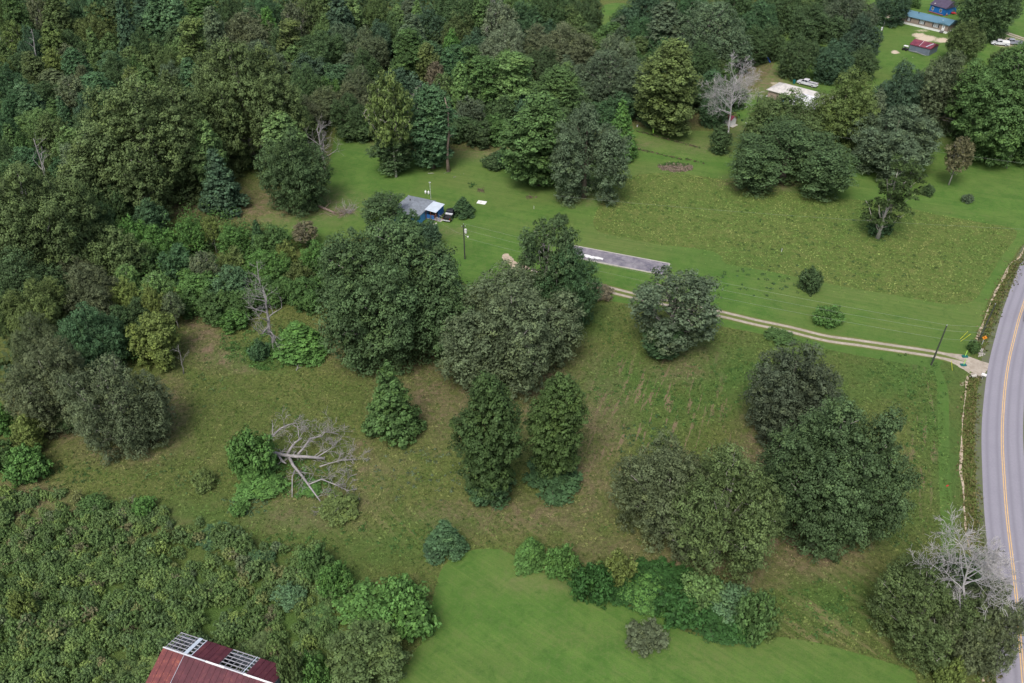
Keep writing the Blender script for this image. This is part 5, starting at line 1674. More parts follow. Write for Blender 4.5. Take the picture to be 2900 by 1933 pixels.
PAST = dpoly([(-60, 900), (150, 960), (240, 1040), (380, 1040), (400, 760), (480, 700), (520, 740), (760, 690), (770, 800), (1060, 850), (1090, 700), (1360, 690), (1500, 706), (1640, 745), (1850, 795), (2050, 830), (2150, 860),
              (2175, 1000), (2190, 1200), (2200, 1320), (2240, 1400), (2260, 1600), (2120, 1600), (2090, 1540), (1950, 1495), (1800, 1464), (1780, 1400), (1600, 1320), (1400, 1280), (1200, 1260), (1080, 1262), (1020, 1290), (1000, 1360),
              (985, 1440), (920, 1560), (760, 1560), (800, 1340), (640, 1255), (420, 1180), (150, 1130), (-60, 1140)])
PAST2 = dpoly([(380, 500), (480, 420), (545, 370), (600, 400), (610, 480), (700, 490), (600, 500), (620, 530), (740, 570), (740, 600), (600, 540), (400, 520)])
p = np.concatenate([rand_in(PAST, 4.4, 61), rand_in(PAST2, 3.0, 62)])
dirt = field(p[:, 0], p[:, 1], DIRT); lush = field(p[:, 0], p[:, 1], LUSH)
rs = np.random.RandomState(63)
keep = rs.rand(len(p)) > dirt * .5
p = p[keep]; dirt = dirt[keep]; lush = lush[keep]
t = val_noise(p, 6, 9)[:, None]; t3 = val_noise(p, 1.7, 10)[:, None]
c1 = np.array([.076, .120, .030]); c2 = np.array([.138, .156, .052]); c3 = np.array([.082, .142, .036]); c4 = np.array([.24, .18, .12])
cols = c1 + (c2 - c1) * np.clip((t3 - .3) * 1.8, 0, 1)
cols = cols + (c3 - cols) * np.clip(lush[:, None] * 1.2 * (t + .3), 0, 1)
cols = cols + (c4 - cols) * np.clip(dirt[:, None] * (.1 + .6 * t), 0, 1)
tufts('rough_grass', p, rs.uniform(.2, .42, len(p)), cols * 1.12, rs.uniform(.06, .2, len(p)), 64, 'rough olive pasture grass around the field trees')
p = rand_in(ROUGH_IN, 4.2, 65)
p = p + np.random.RandomState(67).normal(0, 1, p.shape) * np.where(np.random.RandomState(68).rand(len(p), 1) < .35, 2.2, .2)
lush = field(p[:, 0], p[:, 1], LUSH)
t = val_noise(p, 6, 9)[:, None]; t3 = val_noise(p, 1.7, 10)[:, None]
c1 = np.array([.092, .145, .036]); c2 = np.array([.150, .178, .056])
cols = c1 + (c2 - c1) * np.clip((t3 - .3) * 1.8, 0, 1)
cols = cols + (c3 - cols) * np.clip(lush[:, None] * 1.1 * (t + .3), 0, 1)
tufts('rough_grass', p, rs.uniform(.2, .42, len(p)), cols * 1.38, rs.uniform(.05, .18, len(p)), 66, 'unmown rough grass between the two mown strips')

# broad-leaved weeds in the fields
wp_, wc, wr = [], [], []
rs = np.random.RandomState(71)
for cx, cy, rx, ry, k, cname in [(600, 810, 90, 35, 90, 'lt'), (690, 790, 80, 40, 60, 'bt'), (690, 900, 60, 60, 7, 'bt'), (620, 1080, 90, 50, 60, 'bt'), (560, 1160, 60, 25, 40, 'lg'), (1460, 890, 110, 60, 60, 'bt'), (1600, 930, 110, 50, 60, 'bt'), (1480, 1010, 70, 60, 40, 'gn'),
                                (1700, 850, 120, 50, 50, 'bt'), (2080, 870, 110, 60, 60, 'bt'), (2120, 1010, 50, 130, 60, 'bt'), (1560, 480, 180, 50, 70, 'bt'), (1850, 540, 200, 50, 80, 'md'), (1760, 640, 120, 40, 50, 'gn'), (2060, 620, 160, 50, 60, 'md'),
                                (420, 1090, 100, 50, 26, 'lt'), (700, 1250, 110, 30, 40, 'bt'), (960, 1090, 110, 70, 50, 'pl'), (820, 1100, 60, 50, 10, 'bt'), (1900, 1400, 110, 70, 60, 'bt'), (2080, 1150, 50, 120, 40, 'lt'), (480, 890, 40, 60, 18, 'lt'),
                                (120, 1090, 110, 40, 40, 'md'), (900, 1230, 140, 40, 40, 'bt'), (1400, 780, 60, 60, 30, 'bt'), (2000, 520, 60, 40, 30, 'gn')]:
    for _ in range(k):
        a = rs.uniform(0, 6.28); d = rs.rand() ** .6
        g = G((cx + rx * d * math.cos(a)) * DS, (cy + ry * d * math.sin(a)) * DS)
        wp_.append((g[0], g[1])); wc.append(np.array(FC[cname]) * rs.uniform(.75, 1.15)); wr.append(rs.uniform(.2, .75) ** 1.2)
wp_ = np.array(wp_); wc = np.array(wc); wr = np.array(wr)
tag(scatter_leaves('weeds', wp_, wr, wr * .7, wc, 16, .2, 72), 'scattered broad-leaved weeds in the rough fields', 'weeds', kind='stuff')
# small darker herbs everywhere in the rough grass
p = np.concatenate([rand_in(PAST, .30, 76), rand_in(ROUGH_IN, .30, 77)]); n = len(p)
dn = val_noise(p, 7, 15); p = p[dn > .38]; n = len(p)
rs = np.random.RandomState(78)
cols = np.where(rs.rand(n, 1) < .6, np.array([.050, .100, .026]), np.array([.080, .135, .034])) * rs.uniform(.7, 1.25, (n, 1))
tag(scatter_leaves('weeds', p, rs.uniform(.12, .36, n), rs.uniform(.1, .3, n), cols, 7, .17, 79), 'small dark herbs scattered through the rough grass', 'weeds', kind='stuff')
# ditch weeds
rs = np.random.RandomState(73)
allc = np.concatenate([C1, C2])
bk = np.repeat(allc, 2, 0) + rs.normal(0, .45, (len(allc) * 2, 2))
tufts('bank_grass', bk, rs.uniform(.25, .5, len(bk)), np.where(rs.rand(len(bk), 1) < .5, np.array([.10, .14, .04]), np.array([.17, .15, .07])), rs.uniform(.1, .3, len(bk)), 75, 'grass tufts overhanging the sandy roadside bank')
pp = np.repeat(allc, 14, 0) + np.array([1.2, -.4]) + rs.normal(0, 1, (len(allc) * 14, 2)) * np.array([.6, .5])
cols = np.where(rs.rand(len(pp), 1) < .5, np.array([.13, .12, .05]), np.array([.09, .125, .035]))
tufts('ditch_grass', pp, rs.uniform(.2, .45, len(pp)), cols, rs.uniform(.1, .4, len(pp)), 74, 'rusty brown grass of the roadside ditch')

# ---------------------------------------------------------------- buildings
def hip_roof(mb, x0, x1, y0, y1, ze, zr, along='x', hips=(True, True)):
    """roof surfaces over a rectangle; ridge along x or y; thickness given by a second skin"""
    if along == 'x':
        m = (y0 + y1) / 2; w = (y1 - y0) / 2
        a = x0 + (w if hips[0] else 0); b = x1 - (w if hips[1] else 0)
        A, Bq = (a, m, zr), (b, m, zr)
        c = [(x0, y0, ze), (x1, y0, ze), (x1, y1, ze), (x0, y1, ze)]
        faces = [[c[0], c[1], Bq, A], [c[2], c[3], A, Bq]]
        faces.append([c[3], c[0], A]); faces.append([c[1], c[2], Bq])
    else:
        m = (x0 + x1) / 2; w = (x1 - x0) / 2
        a = y0 + (w if hips[0] else 0); b = y1 - (w if hips[1] else 0)
        A, Bq = (m, a, zr), (m, b, zr)
        c = [(x0, y0, ze), (x1, y0, ze), (x1, y1, ze), (x0, y1, ze)]
        faces = [[c[1], c[2], Bq, A], [c[3], c[0], A, Bq]]
        faces.append([c[0], c[1], A]); faces.append([c[2], c[3], Bq])
    for f in faces:
        k = len(mb.v)
        mb.add(f, [tuple(range(len(f)))])
    # fascia and underside
    d = .16
    lo = [(p[0], p[1], p[2] - d) for p in c]
    k = len(mb.v)
    mb.add(c + lo, [(0, 4, 5, 1), (1, 5, 6, 2), (2, 6, 7, 3), (3, 7, 4, 0), (7, 6, 5, 4)])
    return faces


def wall_box(name, parent, x0, x1, y0, y1, z0, z1, mat):
    return MB().box(((x0 + x1) / 2, (y0 + y1) / 2, (z0 + z1) / 2), (x1 - x0, y1 - y0, z1 - z0)).build(name, mat, parent)


def window(parent, x, z, w, h, y, mat_g='glass_pale', shutters=None, axis='y-', name='window'):
    """a window on a wall that looks along -y"""
    mb = MB()
    t = .07
    for (cx, cz, sx, sz) in ((x, z + h / 2, w + t, t), (x, z - h / 2, w + t, t), (x - w / 2, z, t, h), (x + w / 2, z, t, h), (x, z, t * .8, h - t)):
        mb.box((cx, y - .03, cz), (sx, .08, sz))
    f = mb.build(name, M['white_paint'], parent)
    MB().box((x, y - .012, z), (w - .02, .03, h - .02)).build('pane', M[mat_g], f)
    if shutters:
        for s in (-1, 1):
            MB().box((x + s * (w / 2 + .26), y - .025, z), (.38, .05, h + .1)).build('shutter', M[shutters], f)
    return f


# --- blue house with grey shingle roof
Hh = crop(1020, 520, 6.533)
TL, TR, NR = Hh(885, 215, 2.4), Hh(1390, 320, 2.4), Hh(1070, 640, 2.4)
ang = math.atan2(TR[1] - TL[1], TR[0] - TL[0]) - .0
ctr = TL + (NR - TR) / 2 + (TR - TL) / 2
bh = thing('blue_house', 'small blue house with a grey shingle hip roof and white tin porch roof', 'house', (ctr[0], ctr[1], 0), ang)
wx, wy = 3.65, 4.5
mb = MB(); hip_roof(mb, -wx, wx, -wy, wy, 2.5, 3.55, 'y')
rf = mb.build('roof', M['shingle'], bh)
MB().cyl((-1.3, 1.2, 3.35), .12, .5, 8).build('vent_pipe', M['black'], rf)
mb = MB()
for s in (-1, 1):
    mb.beam((0, s * (wy - wx), 3.565), (-wx, s * wy, 2.515), .22, .04); mb.beam((0, s * (wy - wx), 3.565), (wx, s * wy, 2.515), .22, .04)
mb.beam((0, -(wy - wx), 3.575), (0, wy - wx, 3.575), .22, .04)
mb.build('ridge_cap', M['shingle'], rf)
wall_box('wall', bh, -wx + .35, wx - .35, -wy + .35, wy - .35, 0, 2.34, M['sky_wall'])
for k in range(14):
    MB().box((wx - .335, -wy + .6 + k * .58, 1.18), (.04, .05, 2.2)).build('batten', M['sky_wall'], bh)
window(bh, -1.6, 1.35, .9, 1.1, -wy + .35)
window(bh, 1.3, 1.35, .9, 1.1, -wy + .35)
# porch on the right flank
pq = [Hh(1385, 340, 2.35), Hh(1540, 380, 2.35), Hh(1400, 540, 2.35), Hh(1225, 500, 2.35)]
ca, sa = math.cos(-ang), math.sin(-ang)
lp = [((p[0] - ctr[0]) * ca - (p[1] - ctr[1]) * sa, (p[0] - ctr[0]) * sa + (p[1] - ctr[1]) * ca) for p in pq]
px0 = wx - .30; px1 = max(lp[1][0], lp[2][0]); py1 = (lp[0][1] + lp[1][1]) / 2; py0 = (lp[2][1] + lp[3][1]) / 2
pr = MB(); nrib = 9
pr.slab([(px0, py0, 2.60), (px1, py0, 2.38), (px1, py1, 2.38), (px0, py1, 2.60)], .05)
prf = pr.build('porch_roof', M['tin_white'], bh)
for k in range(nrib + 1):
    y = py0 + (py1 - py0) * k / nrib
    MB().beam((px0, y, 2.615), (px1, y, 2.395), .05, .03).build('roof_rib', M['tin_white'], prf)
MB().box(((px0 + px1) / 2, (py0 + py1) / 2, .30), (px1 - px0 - .2, py1 - py0 - .3, .1)).build('porch_deck', M['wood_grey'], bh)
xl = px0 + .1; xr = px1 - .2; yb = py0 + .3; yt = py1 - .3
MB().box(((xl + xr) / 2 - .25, yb, .8), (xr - xl - .5, .08, 1.0)).build('porch_panel', M['blue_wall'], bh)
MB().box((xr, (yb + yt) / 2 + .5, 1.2), (.08, yt - yb - 1.0, 2.1)).build('porch_panel', M['blue_wall'], bh)
MB().box(((xl + xr) / 2, yt, 1.2), (xr - xl, .08, 2.1)).build('porch_panel', M['blue_wall'], bh)
for x in (xl + .1, (xl + xr) / 2, xr):
    MB().box((x, yb - .06, 1.2), (.12, .12, 2.3)).build('post', M['wood_brown'], bh)
MB().box((xl + .3, (yb + yt) / 2, 1.2), (.1, 1.0, 2.0)).build('door', M['wood_brown'], bh)
MB().box(((xl + xr) / 2 + .2, yb + .5, .75), (1.0, .6, .7)).build('porch_bench', M['wood_brown'], bh)
st = MB()
for k in range(3): st.box((xr + .2 + .28 * k, yb + .6, .30 - .1 * k), (.3, 1.2, .08))
st.build('steps', M['wood_grey'], bh)
for s in (0, 1.25):
    MB().beam((xr, yb + s, 1.1), (xr + .9, yb + s, .75), .07, .07).build('hand_rail', M['wood_grey'], bh)
g = Hh(1465, 672)
tag(MB().box((0, 0, .04), (1.5, 1.3, .08), R_(-20)).build('concrete_pad', M['concrete']), 'pale concrete pad at the foot of the blue house steps', 'pad').location = g
for k, (a, b) in enumerate(((1350, 765), (1375, 747), (1405, 730))):
    o = MB().cyl((0, 0, .03), .24, .06, 9).build('stepping_stone', M['concrete']); o.location = Hh(a, b)
    tag(o, ['round pale stepping stone beside the blue house, lowest of three', 'round pale stepping stone beside the blue house, middle of three', 'round pale stepping stone nearest the concrete pad'][k], 'stepping stone', 'stepping stones by the blue house')
# things round the blue house
o = MB().box((0, 0, .06), (2.2, 1.5, .12), R_(-18)).build('cover_slab', M['white_paint']); o.location = Hh(2250, 348); tag(o, 'flat white concrete slab in the lawn right of the small cedar', 'slab')
MB().cyl((-.2, 0, .14), .2, .06, 10).build('lid', M['concrete'], o)
for k, (a, b) in enumerate(((1212, 185), (1268, 195))):
    t = thing('gas_bottle', ['white gas bottle behind the blue house, left one', 'white gas bottle behind the blue house, right one'][k], 'gas bottle', Hh(a, b), 0, 'gas bottles behind the blue house')
    mb = MB(); mb.tube([(0, 0, .05), (0, 0, .15), (0, 0, .75), (0, 0, .9)], [.15, .24, .24, .1], 10); mb.build('tank', M['white_paint'], t, True)
    MB().cyl((0, 0, .96), .07, .14, 8).build('valve', M['metal_grey'], t)
t = thing('antenna_mast', 'thin grey mast standing behind the porch of the blue house', 'mast', Hh(1308, 275))
MB().cyl((0, 0, 2.2), .05, 4.4, 6).build('pole', M['metal_grey'], t); MB().box((0, 0, 4.4), (.5, .12, .12)).build('antenna', M['metal_grey'], t)

# --- pale-roofed house
K = crop(2130, 190, 7.84)
o0 = K(320, 490, 2.8)
ang = R_(-42)
wh = thing('pale_roofed_house', 'low brick house with a pale weathered hip roof behind the olive trees', 'house', (o0[0], o0[1], 0), ang)
Lh, Dh = 19.5, 8.2
mb = MB(); hip_roof(mb, 0, Lh, 0, Dh, 2.8, 4.5, 'x'); rf = mb.build('roof', M['pale_roof'], wh)
for k in range(1, 20):
    MB().beam((k * .95, .04, 2.83), (min(max(k * .95, 4.2), Lh - 4.2), Dh / 2 - .05, 4.52) if 4.2 < k * .95 < Lh - 4.2 else (k * .95, min(k * .95, Lh - k * .95), 2.83 + 1.7 * min(k * .95, Lh - k * .95) / 4.1), .05, .03).build('roof_seam', M['pale_roof'], rf)
mb = MB(); hip_roof(mb, 9.2, 18.2, -7.0, 4.0, 2.95, 4.75, 'y', (True, True)); rf2 = mb.build('wing_roof', M['bright_roof'], wh)
for k in range(1, 11):
    MB().beam((9.24, -7 + k, 2.98), (9.2 + min(4.4, k), -7 + k, 2.98 + 1.8 * min(4.4, k) / 4.5), .05, .03).build('roof_seam', M['bright_roof'], rf2)
wall_box('wall', wh, .5, 5.0, .5, Dh - .5, 0, 2.62, M['brick_pale'])
wall_box('wall', wh, 5.0, Lh - .5, 2.4, Dh - .5, 0, 2.62, M['brick_pale'])
wall_box('wing_wall', wh, 9.7, 17.7, -6.5, 2.39, 0, 2.75, M['brick_pale'])
for x in (5.4, 7.6): MB().box((x, .6, 1.3), (.14, .14, 2.6)).build('post', M['white_paint'], wh)
MB().box((6.9, .62, .45), (3.6, .06, .8)).build('porch_rail', M['blue_wall'], wh)
window(wh, 7.2, 1.4, 1.2, 1.2, 2.4, 'glass'); window(wh, 13.5, 1.4, 1.4, 1.2, -6.5, 'glass')
MB().box((.46, 1.2, 1.0), (.06, 1.2, 1.9)).build('door', M['blue_wall'], wh)

# --- teal-roofed mobile home
Mq = crop(2500, 0, 8.711)
o0 = Mq(262, 520)
ang = R_(-47.5)
mh = thing('mobile_home', 'long tan mobile home with a teal metal roof and white skirting', 'mobile home', (o0[0], o0[1], 0), ang)
L_, D_ = 20.6, 7.6
wall_box('skirting', mh, .03, L_ - .03, .03, D_ - .03, 0, .8, M['white_paint'])
wall_box('wall', mh, 0, L_, 0, D_, .8, 3.0, M['tan_siding'])
for k in range(11): MB().box((k * 2.0 + .2, -.012, 1.9), (.06, .03, 2.1)).build('siding_strip', M['tan_siding'], mh)
mb = MB(); hip_roof(mb, -.3, L_ + .3, -.4, D_ + .4, 3.05, 4.15, 'x', (False, False)); rf = mb.build('roof', M['teal_roof'], mh)
mb = MB(); mb.add([(16.3, -.45, 3.10), (20.85, -.45, 3.10), (18.6, -.45, 3.65), (18.6, 2.0, 3.70)], [(0, 2, 3), (1, 3, 2), (0, 1, 2)]); mb.build('gable', M['teal_roof'], rf)
for k in range(22):
    MB().beam((k * .95, -.38, 3.085), (k * .95, D_ / 2, 4.17), .05, .03).build('roof_rib', M['teal_roof'], rf)
MB().cyl((7.4, 3.0, 4.2), .16, .5, 8).build('vent_pipe', M['black'], rf)
MB().cyl((17.5, 1.3, 3.9), .1, .4, 8).build('vent_pipe', M['metal_grey'], rf)
for x, w in ((2.2, .8), (5.6, .8), (10.7, 1.5), (16.0, 1.6)): window(mh, x, 2.0, w, 1.25, 0, shutters='shutter')
d = MB().box((18.9, -.04, 1.85), (1.0, .08, 2.05)).build('door', M['white_paint'], mh); MB().box((18.9, -.09, 2.2), (.6, .03, .7)).build('pane', M['glass_pale'], d)
mb = MB()
for k in range(3): mb.box((18.9, -.35 - .28 * k, .65 - .22 * k), (1.3, .3, .1))
mb.build('steps', M['dark_inside'], mh)

# --- red-roofed grey shed
o0 = Mq(660, 1080, 2.4)
ang = R_(-46)
sh = thing('metal_shed', 'grey metal shed with a faded red ribbed roof below the mobile home', 'shed', (o0[0], o0[1], 0), ang)
Ls = 7.6
wall_box('wall', sh, .2, Ls - .2, .2, 6.6, 0, 2.3, M['grey_blue_wall'])
mb = MB(); hip_roof(mb, 0, Ls, 0, 6.8, 2.42, 3.5, 'x', (False, False)); rf = mb.build('roof', M['shed_red'], sh)
for k in range(10):
    MB().beam((.05 + k * .83, .03, 2.45), (.05 + k * .83, 3.4, 3.52), .09, .04).build('roof_rib', M['bright_roof'] if k in (4,) else M['shed_red'], rf)
MB().beam((5.6, .4, 2.66), (6.9, 2.9, 3.44), .35, .04).build('loose_sheet', M['tin_white'], rf)
t = thing('board_pile', 'pile of long pale boards leaning along the front of the red-roofed shed', 'boards', (sh.location[0], sh.location[1], 0), ang)
for k in range(6):
    MB().beam((.6 + k * .5, -.5 - .1 * k, .55 + .05 * k), (5.0 + k * .45, -1.0 - .12 * k, .35 + .05 * (k % 3)), .22, .05).build('board', M['weather_wood'], t)
t = thing('utility_cart', 'small white and black utility cart at the left end of the red-roofed shed', 'cart', Mq(545, 1235), R_(-46))
MB().box((0, 0, .62), (1.9, 1.15, .35), 0, .9).build('body', M['black'], t)
MB().box((.1, 0, 1.55), (1.5, 1.2, .08)).build('canopy', M['white_paint'], t)
for x in (-.6, .8):
    for y in (-.5, .5): MB().cyl((x * .9, y, 1.15), .03, .8, 5).build('canopy_post', M['metal_grey'], t)
for x in (-.65, .65):
    for y in (-.6, .6): MB().cyl((x, y, .28), .28, .2, 10, 'y').build('wheel', M['rubber'], t)

# --- bright blue house at the top edge
a = Mq(1160, 95, 2.8); b = Mq(1550, 205, 2.8)
ang = math.atan2(b[1] - a[1], b[0] - a[0])
b2 = thing('bright_blue_house', 'bright blue house with a dark purple roof at the top edge of the photo', 'house', (a[0], a[1], 0), ang)
Lb = (b - a).length + .3
wall_box('wall', b2, .3, Lb - .3, .3, 7.5, 0, 2.7, M['bright_blue'])
mb = MB(); hip_roof(mb, 0, Lb, 0, 7.8, 2.8, 5.0, 'x', (False, False)); rf = mb.build('roof', M['purple_roof'], b2)
mb = MB(); mb.add([(Lb - .29, .3, 2.7), (Lb - .29, 7.5, 2.7), (Lb - .29, 3.9, 4.85)], [(0, 1, 2)]); mb.build('gable', M['sky_wall'], b2)
MB().box((1.6, 1.0, 3.25), (.5, .4, .3)).build('roof_vent', M['white_paint'], rf)
window(b2, 1.6, 1.5, .9, 1.1, .3, 'glass'); window(b2, Lb - 2.2, 1.5, .9, 1.1, .3, 'glass')
MB().box((3.6, -.1, .25), (Lb - 1, 1.1, .12)).build('deck', M['wood_brown'], b2)
t = thing('junk_heap', 'brown jumble of timber and boxes in front of the bright blue house', 'junk', Mq(1450, 350), ang)
for k in range(7):
    MB().box((-2.6 + k * .8, (k % 2) * .5, .25 + .1 * (k % 3)), (.7, .6, .5 + .2 * (k % 3)), .3 * k).build('crate', M[['wood_brown', 'wood_grey', 'metal_grey'][k % 3]], t)
t = thing('trailer', 'small bright red flat trailer beside the bright blue house', 'trailer', Mq(1700, 340), ang)
MB().box((0, 0, .6), (2.6, 1.3, .3)).build('bed', M['red_plastic'], t)
MB().beam((1.3, 0, .5), (2.4, 0, .4), .12, .1).build('drawbar', M['red_plastic'], t)
for s in (-1, 1): MB().cyl((0, s * .75, .3), .3, .18, 10, 'y').build('wheel', M['rubber'], t)

# --- little white shed with the maroon roof
ang = math.atan2(2.05, 2.05)
ws = thing('garden_shed', 'little white garden shed with a maroon roof by the bare white tree', 'shed', G(2067, 359), ang)
wall_box('wall', ws, 0, 2.9, 0, 2.6, 0, 2.1, M['white_paint'])
mb = MB(); mb.add([(-.001, 0, 2.1), (2.9, 0, 2.1), (1.45, 0, 2.75)], [(0, 1, 2)]); mb.add([(0, 2.6, 2.1), (2.9, 2.6, 2.1), (1.45, 2.6, 2.75)], [(0, 2, 1)])
mb.build('gable', M['white_paint'], ws)
for s in (0, 1):
    MB().slab([(1.45, -.25, 2.83), (-.25 if s == 0 else 3.15, -.25, 2.05), (-.25 if s == 0 else 3.15, 2.85, 2.05), (1.45, 2.85, 2.83)], .06).build('roof_panel', M['maroon'], ws)
MB().box((1.45, -.03, .95), (.9, .05, 1.8)).build('door', M['white_paint'], ws)
MB().box((1.5, -.5, .05), (2.6, .8, .1)).build('threshold', M['concrete'], ws)

# --- red barn, part of its roof stripped to the rafters
Bq = crop(420, 1760, 5.8825)
r1 = Bq(250, 430, 5.2)
ang = R_(-18.3)
bn = thing('red_barn', 'old barn with a red metal roof stripped to the rafters in two places', 'barn', (r1[0], r1[1], 0), ang)
LB, HW, NW, zr, ze = 15.2, 3.0, 4.4, 5.2, 4.1
zn = zr - (zr - ze) * NW / HW
wall_box('wall', bn, .3, LB - .2, HW - .35, HW - .2, 0, ze - .25, M['grey_blue_wall'])
wall_box('wall', bn, .3, LB - .2, -NW + .2, -NW + .35, 0, zn - .2, M['grey_blue_wall'])
mb = MB()
mb.add([(LB - .25, HW - .36, 0), (LB - .25, -NW + .36, 0), (LB - .25, -NW + .36, zn - .2), (LB - .25, 0, zr - .3), (LB - .25, HW - .36, ze - .25)], [(0, 1, 2, 3, 4)]); mb.build('end_wall', M['grey_blue_wall'], bn)
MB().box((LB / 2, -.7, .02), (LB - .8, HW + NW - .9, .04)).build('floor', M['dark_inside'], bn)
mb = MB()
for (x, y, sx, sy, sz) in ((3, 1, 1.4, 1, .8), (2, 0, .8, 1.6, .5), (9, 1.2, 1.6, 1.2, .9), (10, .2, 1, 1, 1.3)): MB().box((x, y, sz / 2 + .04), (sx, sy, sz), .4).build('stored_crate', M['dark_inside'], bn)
for k in range(12):     # planks of the left end wall
    y = -NW + .5 + k * .6
    if y > HW - .3: break
    zz = zr - (zr - ze) / HW * abs(y) - .35
    MB().box((.28, y, zz / 2), (.05, .5, zz), 0).build('plank', M['weather_wood'], bn)


def zroof(v): return zr - (zr - ze) / HW * abs(v)


nr = 20
for k in range(nr + 1):
    u = .1 + (LB - .2) * k / nr
    MB().beam((u, .03, zr - .16), (u, HW - .02, ze - .16), .06, .14).build('rafter', M['weather_wood'], bn)
    if k % 2 == 0: MB().beam((u, -.03, zr - .16), (u, -NW + .05, zn - .16), .06, .14).build('rafter', M['weather_wood'], bn)
for j in range(6):
    v = .25 + j * (HW - .3) / 5
    MB().beam((.05, v, zroof(v) - .05), (LB - .05, v, zroof(v) - .05), .10, .06).build('purlin', M['weather_wood'], bn)
rb = np.random.RandomState(9)
for k in range(9):
    v = rb.uniform(.6, 2.5); u = rb.choice([rb.uniform(.5, 3.3), rb.uniform(8, 10)])
    MB().beam((u, v, 3.6 + rb.rand() * .5), (u + rb.uniform(-.9, .9), v + rb.uniform(-.8, .8), 2.6 + rb.rand()), .06, .06).build('brace', M['weather_wood'], bn)
pw = .76
for i in range(int(LB / pw)):
    u0 = i * pw; u1 = u0 + pw - .012
    lift = .012 * (i % 2)
    m_ = 'barn_rust' if i < 4 else 'barn_red'
    MB().slab([(u0, -.02, zr + lift), (u1, -.02, zr + lift), (u1, -NW, zn + lift), (u0, -NW, zn + lift)], .03).build('roof_panel', M[m_], bn)
    MB().beam((u1, -.03, zr + .04), (u1, -NW, zn + .04), .035, .03).build('panel_seam', M['barn_red'] if i != 3 else M['tin_white'], bn)
    if 3.9 <= u0 + .1 < 7.6 or u0 + .1 > 11.0:
        ext = .0 if u0 > 11 or (i % 2) else .03
        MB().slab([(u0, .02, zr + lift), (u1, .02, zr + lift), (u1, HW + ext, ze + lift), (u0, HW + ext, ze + lift)], .03).build('roof_panel', M['barn_red'], bn)
        MB().beam((u1, .03, zr + .04), (u1, HW, ze + .04), .03, .03).build('panel_seam', M['barn_red'], bn)
MB().slab([(2.75, .05, zr + .03), (3.25, .05, zr + .03), (3.25, HW + .05, ze + .03), (2.75, HW + .05, ze + .03)], .03).build('loose_sheet', M['tin_white'], bn)
for a_, b_, mt, w_ in ((0, 6.0, 'metal_grey', .16), (6.0, 8.6, 'white_paint', .22), (8.6, 11.2, 'metal_grey', .14), (11.2, LB, 'white_paint', .22)):
    MB().beam((a_, 0, zr + .07), (b_ - .02, 0, zr + .07), w_, .05).build('ridge_cap', M[mt], bn)
for u in (3.85, 11.0): MB().beam((u, .05, zr + .03), (u, HW, ze + .03), .1, .06).build('edge_trim', M['tin_white'], bn)
MB().beam((LB + .05, 1.9, ze + .35), (LB + .2, HW, ze - .1), .12, .05).build('edge_trim', M['tin_white'], bn)

# ---------------------------------------------------------------- concrete slab beside the drive
S = crop(1400, 480)
q = [S(640, 632), S(1460, 787), S(1420, 882)]
q.append(q[0] + (q[2] - q[1]))
cs = thing('concrete_slab', 'long weathered concrete slab of a vanished building on the mown lawn', 'slab', (q[0][0], q[0][1], 0), 0)
lq = [p - q[0] for p in q]
MB().prism([(p[0], p[1]) for p in reversed(lq)], 0, .16).build('slab', M['old_concrete'], cs)
for i in range(4):
    a, b = lq[i], lq[(i + 1) % 4]
    MB().beam((a[0], a[1], .1), (b[0], b[1], .1), .22, .22).build('rim', M['concrete'], cs)
sht = thing('plastic_sheet', 'crumpled white plastic sheet lying on the left part of the concrete slab', 'sheet', S(805, 735), R_(-20))
rsn = np.random.RandomState(4)
nxs, nys = 15, 5
V = np.array([(-2.7 + 5.4 * i / (nxs - 1), (-.55 + 1.1 * j / (nys - 1)) * (1 - .5 * abs(i / (nxs - 1) - .35)), .2 + rsn.uniform(0, .16)) for j in range(nys) for i in range(nxs)])
Fq = np.array([(j * nxs + i, j * nxs + i + 1, (j + 1) * nxs + i + 1, (j + 1) * nxs + i) for j in range(nys - 1) for i in range(nxs - 1)])
link(bpy.data.objects.new('sheet', np_mesh('sheet', V, Fq, M['white_paint'])), sht)
for k in range(3): MB().beam((-1.5 + k * .6, -.8 - .12 * k, .2), (3.2 + k * .3, -.95 - .1 * k, .2), .16, .06).build('board', M['wood_grey'], sht)

# ---------------------------------------------------------------- vehicles
def prof_body(mb, prof, w, w_top=None):
    """side outline (x,z) extruded across the width, slightly pinched towards the top"""
    k = len(prof); vs = []
    zmax = max(p[1] for p in prof); zmin = min(p[1] for p in prof)
    for s in (-1, 1):
        for x, z in prof:
            f = 1 - (1 - (w_top or 1)) * (z - zmin) / max(1e-6, zmax - zmin)
            vs.append((x, s * w / 2 * f, z))
    fs = [tuple(range(k - 1, -1, -1)), tuple(range(k, 2 * k))]
    for i in range(k):
        j = (i + 1) % k
        fs.append((i, j, k + j, k + i))
    return mb.add(vs, fs)


def bevel_obj(o, w=.04):
    m = o.modifiers.new('bevel', 'BEVEL'); m.width = w; m.segments = 2; m.limit_method = 'ANGLE'; m.angle_limit = R_(35)
    return o


def wheel(parent, x, y, r=.38):
    w = MB().cyl((x, y, r), r, .24, 16, 'y').build('wheel', M['rubber'], parent)
    MB().cyl((x, y + (.07 if y > 0 else -.07), r), r * .58, .12, 12, 'y').build('rim', M['rim'], w)


